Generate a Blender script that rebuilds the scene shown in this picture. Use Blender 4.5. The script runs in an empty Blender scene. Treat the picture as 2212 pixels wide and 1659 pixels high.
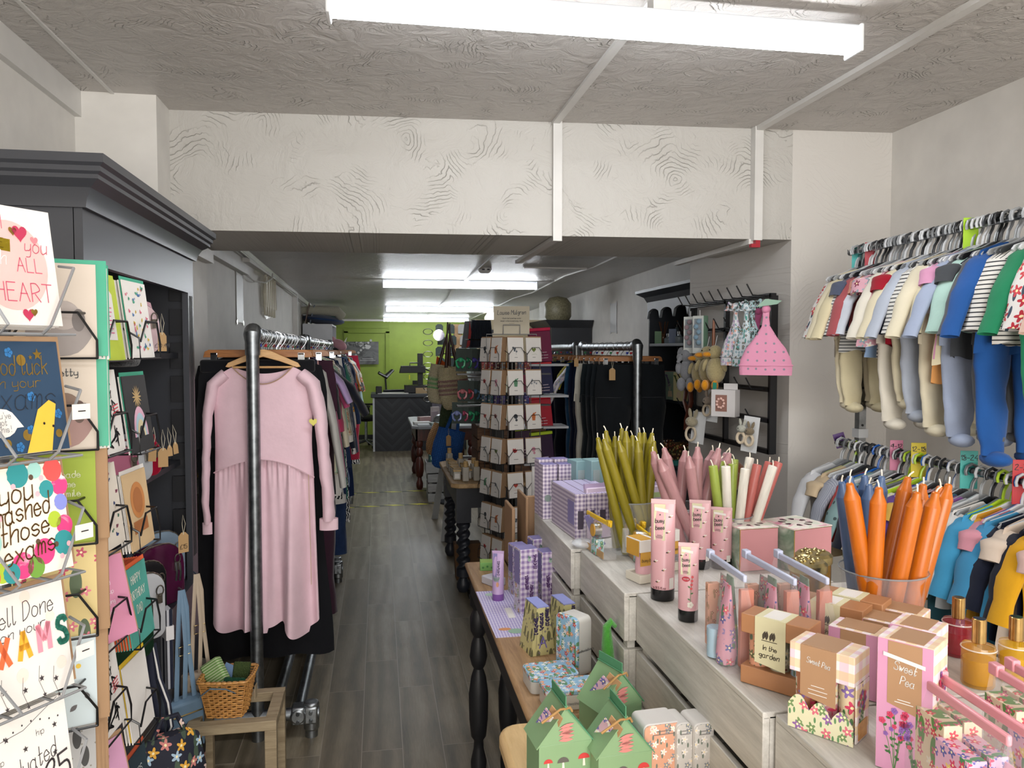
import bpy, bmesh, math, random
from math import sin, cos, pi, radians as R, atan2, hypot
from mathutils import Vector, Matrix, Euler
random.seed(7)
SC = bpy.context.scene
COL = SC.collection
# ---------------------------------------------------------------- camera
FPX, CX, CY, CH = 1661.0, 1106.0, 829.5, 1.65
YAW, PIT = math.atan(288 / 1661), math.atan(72.5 / 1661)
_f = Vector((sin(YAW) * cos(PIT), cos(YAW) * cos(PIT), -sin(PIT)))
_r = Vector((cos(YAW), -sin(YAW), 0)); _u = _r.cross(_f)
cam = bpy.data.cameras.new('camera'); camo = bpy.data.objects.new('camera', cam); COL.objects.link(camo)
camo.matrix_world = Matrix(((_r.x, _u.x, -_f.x, 0), (_r.y, _u.y, -_f.y, 0), (_r.z, _u.z, -_f.z, CH), (0, 0, 0, 1)))
cam.sensor_fit = 'HORIZONTAL'; cam.sensor_width = 36; cam.lens = 36 * FPX / 2212
cam.clip_start = 0.05; cam.clip_end = 100
SC.camera = camo
def at(px, py, X=None, Y=None, Z=None):
    """world point seen at photo pixel (px, py) on the plane X=, Y= or Z="""
    d = _f + _r * ((px - CX) / FPX) + _u * ((CY - py) / FPX)
    t = X / d.x if X is not None else Y / d.y if Y is not None else (Z - CH) / d.z
    return Vector((0, 0, CH)) + d * t
# ---------------------------------------------------------------- view, world, window daylight
vs = SC.view_settings
vs.view_transform = 'Standard'; vs.look = 'None'; vs.gamma = 1; vs.use_curve_mapping = False; vs.exposure = 0.65
W = bpy.data.worlds.new('world'); SC.world = W; W.use_nodes = True
W.node_tree.nodes['Background'].inputs[0].default_value = (.75, .8, .9, 1)
W.node_tree.nodes['Background'].inputs[1].default_value = 0.5
def area(name, loc, rot, sx, sy, power, col=(1, 1, 1)):
    l = bpy.data.lights.new(name, 'AREA'); l.shape = 'RECTANGLE'; l.size = sx; l.size_y = sy; l.energy = power; l.color = col
    o = bpy.data.objects.new(name, l); o.location = loc; o.rotation_euler = rot; COL.objects.link(o); return o
area('daylight_through_shop_window', (0.6, -1.93, 1.45), (R(90), 0, 0), 2.6, 1.7, 88, (1, .95, .89))
# ---------------------------------------------------------------- materials
def lin(h):
    if isinstance(h, (tuple, list)): return tuple(h)[:3] + (1,)
    h = h.lstrip('#'); v = [int(h[i:i + 2], 16) / 255 for i in (0, 2, 4)]
    return tuple((c / 12.92 if c <= .04045 else ((c + .055) / 1.055) ** 2.4) for c in v) + (1,)
MATS = {}
class G:
    """small node-tree writer"""
    def __init__(s, name):
        s.m = bpy.data.materials.new(name); s.m.use_nodes = True; s.t = s.m.node_tree; s.n = s.t.nodes
        s.b = s.n['Principled BSDF']
    def new(s, t, **k):
        o = s.n.new(t)
        for a, v in k.items(): setattr(o, a, v)
        return o
    def put(s, sock, v):
        if isinstance(v, bpy.types.NodeSocket): s.t.links.new(v, sock)
        elif isinstance(v, str): sock.default_value = lin(v)
        else: sock.default_value = v
    def uv(s): return s.new('ShaderNodeTexCoord').outputs['UV']
    def obj(s): return s.new('ShaderNodeTexCoord').outputs['Object']
    def math(s, op, a, b=0, c=None, clamp=False):
        o = s.new('ShaderNodeMath', operation=op, use_clamp=clamp); s.put(o.inputs[0], a); s.put(o.inputs[1], b)
        if c is not None: s.put(o.inputs[2], c)
        return o.outputs[0]
    def vm(s, op, a, b=(0, 0, 0)):
        o = s.new('ShaderNodeVectorMath', operation=op); s.put(o.inputs[0], a); s.put(o.inputs[1], b); return o.outputs['Value' if op in ('LENGTH', 'DISTANCE') else 0]
    def map(s, v, sc=(1, 1, 1), rot=(0, 0, 0), loc=(0, 0, 0)):
        o = s.new('ShaderNodeMapping'); s.put(o.inputs[0], v); o.inputs['Scale'].default_value = sc; o.inputs['Rotation'].default_value = rot; o.inputs['Location'].default_value = loc; return o.outputs[0]
    def mix(s, f, a, b):
        o = s.new('ShaderNodeMix', data_type='RGBA'); s.put(o.inputs['Factor'], f); s.put(o.inputs['A'], lin(a) if isinstance(a, (str, tuple)) else a); s.put(o.inputs['B'], lin(b) if isinstance(b, (str, tuple)) else b); return o.outputs['Result']
    def noise(s, v, sc, det=3, ro=.55, dist=0, out='Fac'):
        o = s.new('ShaderNodeTexNoise'); s.put(o.inputs['Vector'], v); o.inputs['Scale'].default_value = sc; o.inputs['Detail'].default_value = det; o.inputs['Roughness'].default_value = ro; o.inputs['Distortion'].default_value = dist
        return o.outputs[out]
    def voro(s, v, sc, rnd=1, feat='F1', dim='3D'):
        o = s.new('ShaderNodeTexVoronoi', feature=feat, voronoi_dimensions=dim); s.put(o.inputs['Vector'], v); o.inputs['Scale'].default_value = sc; o.inputs['Randomness'].default_value = rnd; return o
    def wave(s, v, sc, dist=0, det=2, ds=1, typ='BANDS', prof='SIN', d='X'):
        o = s.new('ShaderNodeTexWave', wave_type=typ, wave_profile=prof)
        if typ == 'BANDS': o.bands_direction = d
        s.put(o.inputs['Vector'], v); o.inputs['Scale'].default_value = sc; o.inputs['Distortion'].default_value = dist; o.inputs['Detail'].default_value = det; o.inputs['Detail Scale'].default_value = ds; return o.outputs['Fac']
    def ramp(s, f, stops, const=False):
        o = s.new('ShaderNodeValToRGB'); e = o.color_ramp.elements
        if const: o.color_ramp.interpolation = 'CONSTANT'
        while len(e) > 1: e.remove(e[-1])
        e[0].position = stops[0][0]; e[0].color = lin(stops[0][1])
        for p, c in stops[1:]:
            x = e.new(p); x.color = lin(c)
        s.put(o.inputs[0], f); return o.outputs[0]
    def sep(s, v):
        o = s.new('ShaderNodeSeparateXYZ'); s.put(o.inputs[0], v); return o.outputs
    def bump(s, h, st=.3, dist=.01):
        o = s.new('ShaderNodeBump'); s.put(o.inputs['Height'], h); o.inputs['Strength'].default_value = st; o.inputs['Distance'].default_value = dist; s.put(s.b.inputs['Normal'], o.outputs[0])
    def fin(s, col=None, rough=.6, metal=0, **k):
        if col is not None: s.put(s.b.inputs['Base Color'], lin(col) if isinstance(col, (str, tuple)) else col)
        s.put(s.b.inputs['Roughness'], rough); s.b.inputs['Metallic'].default_value = metal
        for a, v in k.items(): s.b.inputs[a.replace('_', ' ')].default_value = v
        return s.m
def memo(fn):
    def w(*a, **k):
        key = fn.__name__ + repr(a) + repr(sorted(k.items()))
        if key not in MATS: MATS[key] = fn(*a, **k)
        return MATS[key]
    return w
@memo
def paint(col, rough=.5, metal=0, var=.06, vs=6, bs=0, bst=.2, spec=.5):
    g = G('paint'); c = lin(col)
    n = g.noise(g.obj(), vs, 3)
    k = g.ramp(n, [(.3, tuple(x * (1 - var) for x in c[:3])), (.7, tuple(min(1, x * (1 + var)) for x in c[:3]))])
    if bs: g.bump(g.noise(g.obj(), bs, 3), bst, .003)
    return g.fin(k, rough, metal, Specular_IOR_Level=spec)
@memo
def cloth(col, var=.08, weave=900, rough=.95, st=.25):
    g = G('cloth'); c = lin(col); o = g.obj()
    n = g.noise(o, 9, 4, .6)
    k = g.ramp(n, [(.3, tuple(x * (1 - var) for x in c[:3])), (.7, tuple(min(1, x * (1 + var)) for x in c[:3]))])
    h = g.math('ADD', g.math('MULTIPLY', g.noise(o, 28, 3, .5), .5), g.math('MULTIPLY', g.noise(o, weave * .5, 1), .05))
    g.bump(h, st, .012)
    return g.fin(k, rough, 0, Sheen_Weight=.15, Specular_IOR_Level=.25)
@memo
def metal(col='#9a9ea0', rough=.35, var=.2, sc=25):
    g = G('metal'); c = lin(col); n = g.noise(g.obj(), sc, 4, .6)
    k = g.ramp(n, [(.35, tuple(x * (1 - var) for x in c[:3])), (.65, tuple(min(1, x * (1 + var)) for x in c[:3]))])
    return g.fin(k, g.math('ADD', rough - .08, g.math('MULTIPLY', n, .2)), 1)
@memo
def wood(c1, c2, sc=1, axis='Y', rough=.55, bst=.15):
    g = G('wood'); s = {'X': (.6, 6, 6), 'Y': (6, .6, 6), 'Z': (6, 6, .6)}[axis]
    v = g.map(g.obj(), tuple(x * sc for x in s)); n = g.noise(v, 4, 6, .65, .6)
    w = g.noise(g.map(g.obj(), tuple(x * sc * 3 for x in s)), 9, 4, .6)
    f = g.math('ADD', g.math('MULTIPLY', n, .75), g.math('MULTIPLY', w, .25))
    g.bump(f, bst, .004)
    return g.fin(g.ramp(f, [(.32, c1), (.62, c2)]), rough)
@memo
def glass(col='#ffffff', rough=.02, ior=1.45):
    g = G('glass'); return g.fin(col, rough, 0, Transmission_Weight=1.0, IOR=ior)
@memo
def film(col='#ffffff', alpha=.18, rough=.15):
    g = G('clear_film'); g.b.inputs['Alpha'].default_value = alpha; return g.fin(col, rough, 0, Specular_IOR_Level=.8)
@memo
def gingham(c0, c1, size, over=None):
    g = G('gingham'); x, y, z = g.sep(g.uv())
    def st(a): return g.math('GREATER_THAN', g.math('FRACT', g.math('DIVIDE', a, size)), .5)
    a, b = st(x), st(y)
    if over is None: k = g.mix(g.math('MULTIPLY', g.math('ADD', a, b), .5), c0, c1)
    else: k = g.mix(g.math('MULTIPLY', b, .55), g.mix(g.math('MULTIPLY', a, .55), c0, c1), over)
    return g.fin(k, .5)
@memo
def stripes(c0, c1, size, duty=.5, vert=False, rough=.9):
    g = G('stripes'); x, y, z = g.sep(g.uv())
    k = g.mix(g.math('GREATER_THAN', g.math('FRACT', g.math('DIVIDE', x if vert else y, size)), duty), c0, c1)
    g.bump(g.noise(g.obj(), 30, 3), .2, .01)
    return g.fin(k, rough)
@memo
def plaid(c0, c1, c2, size):
    g = G('plaid'); x, y, z = g.sep(g.uv())
    def st(a, s, d): return g.math('GREATER_THAN', g.math('FRACT', g.math('DIVIDE', a, s)), d)
    k = g.mix(g.math('MULTIPLY', st(x, size, .55), .6), c0, c1); k = g.mix(g.math('MULTIPLY', st(y, size, .55), .6), k, c1)
    k = g.mix(g.math('MULTIPLY', st(x, size, .93), .8), k, c2); k = g.mix(g.math('MULTIPLY', st(y, size, .93), .8), k, c2)
    return g.fin(k, .95)
@memo
def dots(c0, c1, sc=40, r=.25, rnd=.3, rough=.9):
    g = G('dots'); v = g.voro(g.uv(), sc, rnd, dim='2D')
    return g.fin(g.mix(g.math('LESS_THAN', v.outputs['Distance'], r), c0, c1), rough)
@memo
def floral(base, cols, leaf='#4f6b3c', sc=60, dens=.36, lsc=None, ldens=.3, rough=.55, stem=0):
    g = G('floral'); uv = g.uv(); col = lin(base)
    k = g.mix(0.0, base, base)
    v2 = g.voro(g.map(uv, (1, .38, 1), (0, 0, .6)), lsc or sc * 1.7, 1, dim='2D')
    k = g.mix(g.math('LESS_THAN', v2.outputs['Distance'], ldens * .6), k, leaf)
    if stem:
        w = g.wave(g.map(uv, (1, .25, 1)), sc * .28, 5, 2, 1.2)
        k = g.mix(g.math('GREATER_THAN', w, .955), k, leaf)
    v = g.voro(uv, sc, .9, dim='2D')
    rel = g.vm('SUBTRACT', g.vm('SCALE', uv), (0, 0, 0)) if False else None
    pos = v.outputs['Position']; d = g.vm('SUBTRACT', uv, pos); x, y, z = g.sep(d)
    ang = g.math('ARCTAN2', y, x)
    pet = g.math('ADD', .72, g.math('MULTIPLY', .28, g.math('COSINE', g.math('MULTIPLY', ang, 5))))
    rr = g.math('DIVIDE', v.outputs['Distance'], pet)
    h = g.sep(v.outputs['Color'])
    n = len(cols); fc = g.ramp(h[0], [(i / n, c) for i, c in enumerate(cols)], True)
    on = g.math('MULTIPLY', g.math('LESS_THAN', rr, dens), g.math('GREATER_THAN', h[1], .18))
    k = g.mix(on, k, fc)
    k = g.mix(g.math('MULTIPLY', g.math('LESS_THAN', v.outputs['Distance'], dens * .22), on), k, '#f3e2b0')
    return g.fin(k, rough)
@memo
def zebra(c0, c1, sc=12, th=.5, dist=6):
    g = G('brush_print'); w = g.wave(g.uv(), sc, dist, 3, 1.5)
    return g.fin(g.mix(g.math('GREATER_THAN', w, th), c0, c1), .9)
@memo
def emit(col, st):
    g = G('lamp_diffuser'); g.b.inputs['Emission Color'].default_value = lin(col); g.b.inputs['Emission Strength'].default_value = st; return g.fin(col, .4)
@memo
def plaster(col, amp=.5, sc=1.0, ax='XY', rough=.55):
    """brush-swirled textured plaster: fans of thin ridges laid in overlapping patches"""
    g = G('plaster'); o = g.new('ShaderNodeNewGeometry').outputs['Position']
    if ax == 'XZ': o = g.map(o, (1, 1, 1), (R(90), 0, 0))
    if ax == 'YZ': o = g.map(o, (1, 1, 1), (0, R(90), 0))
    o = g.map(o, (1, 1, .001))
    warp = g.vm('MULTIPLY', g.noise(o, 2.2 * sc, 2, out='Color'), (.35, .35, 0))
    p = g.vm('ADD', o, warp)
    v = g.voro(p, 2.3 * sc, 1, dim='2D')
    d = g.vm('SUBTRACT', p, v.outputs['Position']); ln = g.vm('LENGTH', d)
    ln = g.math('ADD', ln, g.math('MULTIPLY', g.noise(o, 9 * sc, 4), .08))
    ring = g.math('ABSOLUTE', g.math('SINE', g.math('MULTIPLY', ln, 150)))
    ring = g.math('POWER', g.math('SUBTRACT', 1, ring), 5)
    mask = g.math('MULTIPLY', g.math('SUBTRACT', g.noise(o, 5 * sc, 3), .5), 5, clamp=True)
    lump = g.noise(o, 7 * sc, 5, .6, 1.2)
    h = g.math('ADD', g.math('MULTIPLY', ring, mask), g.math('MULTIPLY', lump, 1.6))
    g.bump(h, amp, .008)
    c = lin(col); k = g.ramp(g.noise(o, 1.5, 4), [(.3, tuple(x * .95 for x in c[:3])), (.7, c[:3])])
    return g.fin(k, rough)
@memo
def floorboards():
    g = G('grey_vinyl_planks'); o = g.new('ShaderNodeNewGeometry').outputs['Position']
    v = g.map(o, (1, 1, 1), (0, 0, R(90)), (.02, .08, 0))
    b = g.new('ShaderNodeTexBrick'); g.put(b.inputs['Vector'], v); b.offset = .37; b.offset_frequency = 2
    b.inputs['Scale'].default_value = 1; b.inputs['Brick Width'].default_value = .93; b.inputs['Row Height'].default_value = .1665; b.inputs['Mortar Size'].default_value = .0016
    b.inputs['Color1'].default_value = (.0, .0, .0, 1); b.inputs['Color2'].default_value = (1, 1, 1, 1); b.inputs['Mortar Smooth'].default_value = .3
    sh = g.vm('MULTIPLY', b.outputs['Color'], (7.3, 3.1, 0))
    q = g.vm('ADD', g.map(o, (1, .12, 1)), sh)
    rings = g.wave(q, 3.2, 11, 3, 1.1, d='X'); fine = g.noise(g.vm('ADD', g.map(o, (1, .07, 1)), sh), 130, 4, .7); blot = g.noise(g.vm('ADD', g.map(o, (1, .35, 1)), sh), 7, 4)
    f = g.math('ADD', g.math('ADD', g.math('MULTIPLY', rings, .2), g.math('MULTIPLY', fine, .34)), g.math('MULTIPLY', blot, .46))
    k = g.ramp(f, [(.27, '#4d4638'), (.5, '#776d5a'), (.72, '#9a8f7a')])
    tone = g.mix(g.math('MULTIPLY', g.sep(b.outputs['Color'])[0], .55), k, '#5f5646')
    k = g.mix(b.outputs['Fac'], tone, '#9a9080')
    g.bump(f, .12, .003)
    return g.fin(k, .42)
@memo
def wicker_mat(c1='#a5713a', c2='#d09a55'):
    g = G('wicker'); n = g.noise(g.obj(), 60, 3); g.bump(n, .3, .002); return g.fin(g.ramp(n, [(.3, c1), (.7, c2)]), .45)
@memo
def plush(col, var=.15):
    g = G('plush'); c = lin(col); n = g.noise(g.obj(), 160, 4, .7); g.bump(g.math('ADD', n, g.math('MULTIPLY', g.noise(g.obj(), 30, 2), .8)), .8, .004)
    return g.fin(g.ramp(n, [(.3, tuple(x * (1 - var) for x in c[:3])), (.7, tuple(min(1, x * (1 + var)) for x in c[:3]))]), 1, 0, Sheen_Weight=.4, Specular_IOR_Level=.1)
@memo
def knit(c0, c1='#000000', f=0.0, sc=90):
    g = G('knit'); x, y, z = g.sep(g.uv()); w = g.wave(g.uv(), sc, 0, d='Y'); w2 = g.wave(g.uv(), sc * .9, 0, d='X')
    h = g.math('MULTIPLY', w, w2); g.bump(h, .9, .006)
    return g.fin(g.ramp(h, [(0, tuple(v * .55 for v in lin(c0)[:3])), (.6, c0)]), .9)
@memo
def wash(cols, sc=9):
    g = G('watercolour_print'); n = g.noise(g.uv(), sc, 3, .5, 1.5); m = len(cols)
    return g.fin(g.ramp(n, [(.25 + .5 * i / (m - 1), c) for i, c in enumerate(cols)]), .45)
BLACKM = lambda: paint('#15161a', .4)
# ---------------------------------------------------------------- mesh builder
class MB:
    def __init__(s): s.v = []; s.f = []; s.mi = []
    def add(s, vs, fs, mi=0, M=None):
        b = len(s.v); s.v += [tuple(M @ Vector(p)) if M is not None else tuple(p) for p in vs]
        s.f += [tuple(i + b for i in f) for f in fs]; s.mi += [mi] * len(fs); return s
    def box(s, c, d, rz=0, mi=0, M=None, rot=None):
        x, y, z = d[0] / 2, d[1] / 2, d[2] / 2
        vs = [Vector((a * x, b * y, e * z)) for a in (-1, 1) for b in (-1, 1) for e in (-1, 1)]
        T = Matrix.Translation(c) @ (Euler(rot).to_matrix().to_4x4() if rot else Matrix.Rotation(rz, 4, 'Z'))
        if M is not None: T = M @ T
        return s.add(vs, [(0, 1, 3, 2), (4, 6, 7, 5), (0, 4, 5, 1), (2, 3, 7, 6), (0, 2, 6, 4), (1, 5, 7, 3)], mi, T)
    def span(s, a, b, mi=0, M=None):
        return s.box([(a[i] + b[i]) / 2 for i in range(3)], [abs(b[i] - a[i]) for i in range(3)], 0, mi, M)
    def loft(s, rings, cap=True, mi=0, M=None, closed=True):
        n = len(rings[0]); vs = [p for r in rings for p in r]; fs = []
        for i in range(len(rings) - 1):
            for j in range(n if closed else n - 1):
                k = (j + 1) % n; fs.append((i * n + j, i * n + k, (i + 1) * n + k, (i + 1) * n + j))
        if cap is True or cap == 'start': fs.append(tuple(range(n))[::-1])
        if cap is True or cap == 'end': fs.append(tuple((len(rings) - 1) * n + j for j in range(n)))
        return s.add(vs, fs, mi, M)
    def cyl(s, a, b, r0, r1=None, n=12, mi=0, cap=True, M=None):
        return s.tube([a, b], r0 if r1 is None else [r0, r1], n, mi, cap, M)
    def tube(s, pts, r, n=8, mi=0, cap=True, M=None, flat=1.0, closed=False):
        pts = [Vector(p) for p in pts]; k = len(pts)
        rs = r if isinstance(r, (list, tuple)) else [r] * k
        rings = []; up = None
        for i, p in enumerate(pts):
            if closed: t = pts[(i + 1) % k] - pts[i - 1]
            else: t = pts[min(i + 1, k - 1)] - pts[max(i - 1, 0)]
            if t.length < 1e-9: t = Vector((0, 0, 1))
            t.normalize()
            if up is None:
                up = Vector((0, 0, 1)) if abs(t.z) < .9 else Vector((0, 1, 0))
            x = t.cross(up)
            if x.length < 1e-4: x = t.cross(Vector((1, 0, 0)))
            x.normalize(); y = x.cross(t).normalized(); up = y
            rings.append([p + (x * cos(2 * pi * j / n) + y * sin(2 * pi * j / n) * flat) * rs[i] for j in range(n)])
        if closed: rings.append(rings[0]); cap = False
        return s.loft(rings, cap, mi, M)
    def lathe(s, prof, n=24, c=(0, 0, 0), mi=0, M=None, fn=None, cap=True):
        rings = [[(c[0] + r * cos(2 * pi * j / n) * (fn(j / n, z) if fn else 1), c[1] + r * sin(2 * pi * j / n) * (fn(j / n, z) if fn else 1), c[2] + z) for j in range(n)] for r, z in prof]
        return s.loft(rings, cap, mi, M)
    def prism(s, poly, y0, y1, mi=0, M=None, ax='Y'):
        f = {'Y': lambda p, t: (p[0], t, p[1]), 'Z': lambda p, t: (p[0], p[1], t), 'X': lambda p, t: (t, p[0], p[1])}[ax]
        return s.loft([[f(p, y0) for p in poly], [f(p, y1) for p in poly]], True, mi, M)
    def ball(s, c, r, n=14, m=9, mi=0, M=None, sc=(1, 1, 1), rot=None):
        T = Matrix.Translation(c) @ (Euler(rot).to_matrix().to_4x4() if rot else Matrix.Identity(4)) @ Matrix.Diagonal((*[q * r for q in sc], 1))
        if M is not None: T = M @ T
        return s.lathe([(max(.02, sin(pi * i / m)), -cos(pi * i / m)) for i in range(m + 1)], n, (0, 0, 0), mi, T)
    def flat(s, poly, y, mi=0):
        """flat shape in the XZ plane facing -Y"""
        return s.add([(p[0], y, p[1]) for p in poly], [tuple(range(len(poly)))], mi)
    def disc(s, x, z, r, y, mi=0, rz=None, n=24, wob=0):
        return s.flat([(x + r * cos(2 * pi * i / n) * (1 + wob * sin(3 * i)), z + (rz or r) * sin(2 * pi * i / n)) for i in range(n)], y, mi)
    def xf(s, M, frm=0):
        for i in range(frm, len(s.v)): s.v[i] = tuple(M @ Vector(s.v[i]))
        return s
    def build(s, name, mats, parent=None, smooth=40, bevel=0, loc=None, rot=None, solid=0, subd=0, uvscale=1):
        me = bpy.data.meshes.new(name); me.from_pydata(s.v, [], s.f); me.validate(clean_customdata=False)
        for m in (mats if isinstance(mats, (list, tuple)) else [mats]): me.materials.append(m)
        if len(me.polygons) == len(s.mi): me.polygons.foreach_set('material_index', s.mi)
        bm = bmesh.new(); bm.from_mesh(me); bmesh.ops.recalc_face_normals(bm, faces=bm.faces)
        uvl = bm.loops.layers.uv.new('UVMap')
        for f in bm.faces:
            n = f.normal; a, b, c = abs(n.x), abs(n.y), abs(n.z)
            for l in f.loops:
                p = l.vert.co
                l[uvl].uv = (p.x, p.z) if b >= a and b >= c else ((p.y, p.z) if a >= c else (p.x, p.y))
        bm.to_mesh(me); bm.free()
        if smooth:
            me.polygons.foreach_set('use_smooth', [True] * len(me.polygons)); me.set_sharp_from_angle(angle=R(smooth))
        o = bpy.data.objects.new(name, me); COL.objects.link(o)
        if parent is not None: o.parent = parent
        if loc is not None: o.location = loc
        if rot is not None: o.rotation_euler = rot
        if bevel:
            m = o.modifiers.new('bevel', 'BEVEL'); m.width = bevel; m.segments = 2; m.limit_method = 'ANGLE'; m.angle_limit = R(50)
        if solid:
            m = o.modifiers.new('solid', 'SOLIDIFY'); m.thickness = solid; m.offset = 0
        if subd:
            m = o.modifiers.new('subd', 'SUBSURF'); m.levels = subd; m.render_levels = subd
        return o
def tag(o, label, cat, group=None):
    o['label'] = label; o['category'] = cat
    if group: o['group'] = group
    return o
def thing(name, label, cat, loc=(0, 0, 0), rot=(0, 0, 0), group=None):
    o = bpy.data.objects.new(name, None); o.empty_display_size = .05; COL.objects.link(o); o.location = loc; o.rotation_euler = rot
    return tag(o, label, cat, group)
def structure(name, mb, m, **k):
    o = mb.build(name, m, **k); o['kind'] = 'structure'; return o
def dup(root, loc, rot=None, label=None, group=None):
    r = root.copy(); COL.objects.link(r); r.location = loc
    if rot is not None: r.rotation_euler = rot
    if label: r['label'] = label
    if group: r['group'] = group
    for ch in list(root.children):
        c = ch.copy(); COL.objects.link(c); c.parent = r
        for g in ch.children:
            d = g.copy(); COL.objects.link(d); d.parent = c
    return r
# ---------------------------------------------------------------- hand lettering (single-stroke glyphs drawn as thin ribbons)
GL = {'A': '0239|3962|1555', 'B': '0209|09395706|0646544202', 'C': '5849190603124253', 'D': '0209|0939563302', 'E': '5909|0902|0252|0646', 'F': '5909|0902|0646', 'G': '5849190603124255|5535', 'H': '0902|5952|0656', 'I': '2922', 'J': '4943321203',
 'K': '0902|5905|1652', 'L': '0902|0252', 'M': '0209|0935|3569|6962', 'N': '0209|0952|5259', 'O': '290704224457|5729', 'P': '0209|0939574605', 'Q': '290704224457|5729|3461', 'R': '0209|0939574605|2552', 'S': '5849190726455342120 3', 'T': '0969|3932', 'U': '0904225459',
 'V': '0932|3269', 'W': '0922|2236|3642|4269', 'X': '0952|5902', 'Y': '0936|6936|3632', 'Z': '0959|5902|0252',
 'a': '45260503123243|464352', 'b': '0902|0526465442120 3', 'c': '45260503122243', 'd': '45260503123244|4943', 'e': '044435260503123243', 'f': '4839281712|0646', 'g': '45260504233344|46413011', 'h': '0902|0426464442', 'i': '1612|1818', 'j': '26211000|2828', 'k': '0902|4604|1542',
 'l': '0903122 3', 'm': '0602|0416252 2|2536454 2', 'n': '0602|0426464442', 'o': '1605032 2434526|2616', 'p': '0600|0526465442120 3', 'q': '45260503123244|4640', 'r': '0602|04163646', 's': '4526051434432203', 't': '1913122233|0636', 'u': '0603122243|4642', 'v': '0622|2246', 'w': '0612|1225|2532|3256', 'x': '0642|4602', 'y': '0603233344|46413010', 'z': '0646|4602|0242',
 '0': '290704224457|5729', '1': '172922', '2': '082949470302|0252', '3': '0949|4926|26465442120 3', '4': '4244|4905|0555', '5': '5909|0906|06465442120 3', '6': '4906031242545615', '7': '0959|5922', '8': '2908264553321 2035608|4929', '9': '5548280605354959|5942', '-': '0545', '!': '2925|2322', "'": '1917', '.': '1213', '&': '5227384819170 3124255', '*': '1517', '£': '5849271702|0252|0535', '+': '0545|2327', ',': '1301', ':': '1516|1312', '?': '0829494726|2322', ' ': ''}
def glyph(ch):
    out = []
    for st in GL.get(ch, '').replace(' ', '').split('|'):
        p = [(int(st[i]), int(st[i + 1]) - 2) for i in range(0, len(st) - 1, 2)]
        if len(p) > 2:
            q = []
            for i in range(len(p) - 1):
                a, b, c, d = p[max(i - 1, 0)], p[i], p[i + 1], p[min(i + 2, len(p) - 1)]
                for t in (0, .34, .67):
                    q.append(tuple(.5 * (2 * b[k] + (c[k] - a[k]) * t + (2 * a[k] - 5 * b[k] + 4 * c[k] - d[k]) * t * t + (3 * b[k] - a[k] - 3 * c[k] + d[k]) * t ** 3) for k in (0, 1)))
            p = q + [p[-1]]
        if p: out.append(p)
    return out
def stroke(mb, p, w, y, mi=0):
    for i in range(len(p) - 1):
        a, b = Vector(p[i]), Vector(p[i + 1]); d = b - a
        if d.length < 1e-7: d = Vector((0, 1e-4))
        d.normalize(); n = Vector((-d.y, d.x)) * w / 2; e = d * w * .3
        q = [a - e - n, b + e - n, b + e + n, a - e + n]; mb.flat([(t.x, t.y) for t in q], y, mi)
def write(mb, text, x, z, h, y=-.0006, w=None, slant=0, rot=0, align='c', mi=0, wide=.8, wob=0):
    """write text with its baseline at z; h = capital height"""
    s = h / 7.0; gs = []; cx = 0
    for ch in text:
        g = glyph(ch); mx = max([q[0] for st in g for q in st], default=2); gs.append((g, cx)); cx += mx + 1.6
    cx -= 1.6; off = {'c': -cx / 2, 'l': 0, 'r': -cx}[align]; w = w or h * .11
    ca, sa = cos(rot), sin(rot)
    for g, ox in gs:
        dz = random.uniform(-wob, wob)
        for st in g:
            pts = []
            for a, b in st:
                u = (a + ox + off + slant * b) * s * wide; v = (b + dz) * s; pts.append((x + u * ca - v * sa, z + u * sa + v * ca))
            if len(pts) == 1: pts.append((pts[0][0] + w * .3, pts[0][1]))
            stroke(mb, pts, w, y, mi)
    return mb
def rows(mb, x, z, w, n, dz, h, y=-.0006, mi=0, seed=1):
    """small print drawn as short bars"""
    rnd = random.Random(seed)
    for i in range(n):
        t = w * rnd.uniform(.6, 1); mb.flat([(x - t / 2, z - i * dz), (x + t / 2, z - i * dz), (x + t / 2, z - i * dz + h), (x - t / 2, z - i * dz + h)], y, mi)
def heart(x, z, r):
    return [(x + r * .0625 * 16 * sin(t) ** 3, z + r * .0625 * (13 * cos(t) - 5 * cos(2 * t) - 2 * cos(3 * t) - cos(4 * t))) for t in [2 * pi * i / 24 for i in range(24)]][::-1]
def star(x, z, r, n=5):
    return [(x + (r if i % 2 == 0 else r * .42) * sin(pi * i / n), z + (r if i % 2 == 0 else r * .42) * cos(pi * i / n)) for i in range(2 * n)][::-1]
def leaf(x, z, l, w, a):
    return [(x + l * t * cos(a) - q * w * sin(pi * t) * sin(a), z + l * t * sin(a) + q * w * sin(pi * t) * cos(a)) for q, ts in ((-1, (0, .25, .5, .75, 1)), (1, (.75, .5, .25))) for t in ts]
# ================================================================ ROOM
WH = plaster('#bdbab4', .8, 1.0, 'XZ'); WS = paint('#dad7d1', .6, bs=40, bst=.08); CEIL = plaster('#c2bdb8', 1.0, 1.5, 'XY', .42)
TRIM = paint('#d2d0cc', .4)
structure('floor', MB().span((-3, -2.2, -.1), (3.2, 15.2, 0)), floorboards())
c = MB().span((-1.6, -2.2, 2.66), (2.8, 3.95, 2.76))
structure('ceiling', c, CEIL)
c = MB(); zc = lambda y: 2.385 - (y - 3.9) * .0155
c.loft([[(-1.3, 3.9, zc(3.9)), (2.6, 3.9, zc(3.9)), (2.6, 15, zc(15)), (-1.3, 15, zc(15))], [(-1.3, 3.9, 2.8), (2.6, 3.9, 2.8), (2.6, 15, 2.8), (-1.3, 15, 2.8)]])
structure('ceiling', c, plaster('#d6d5d3', .8, 1.4, 'XY', .38))
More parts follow.
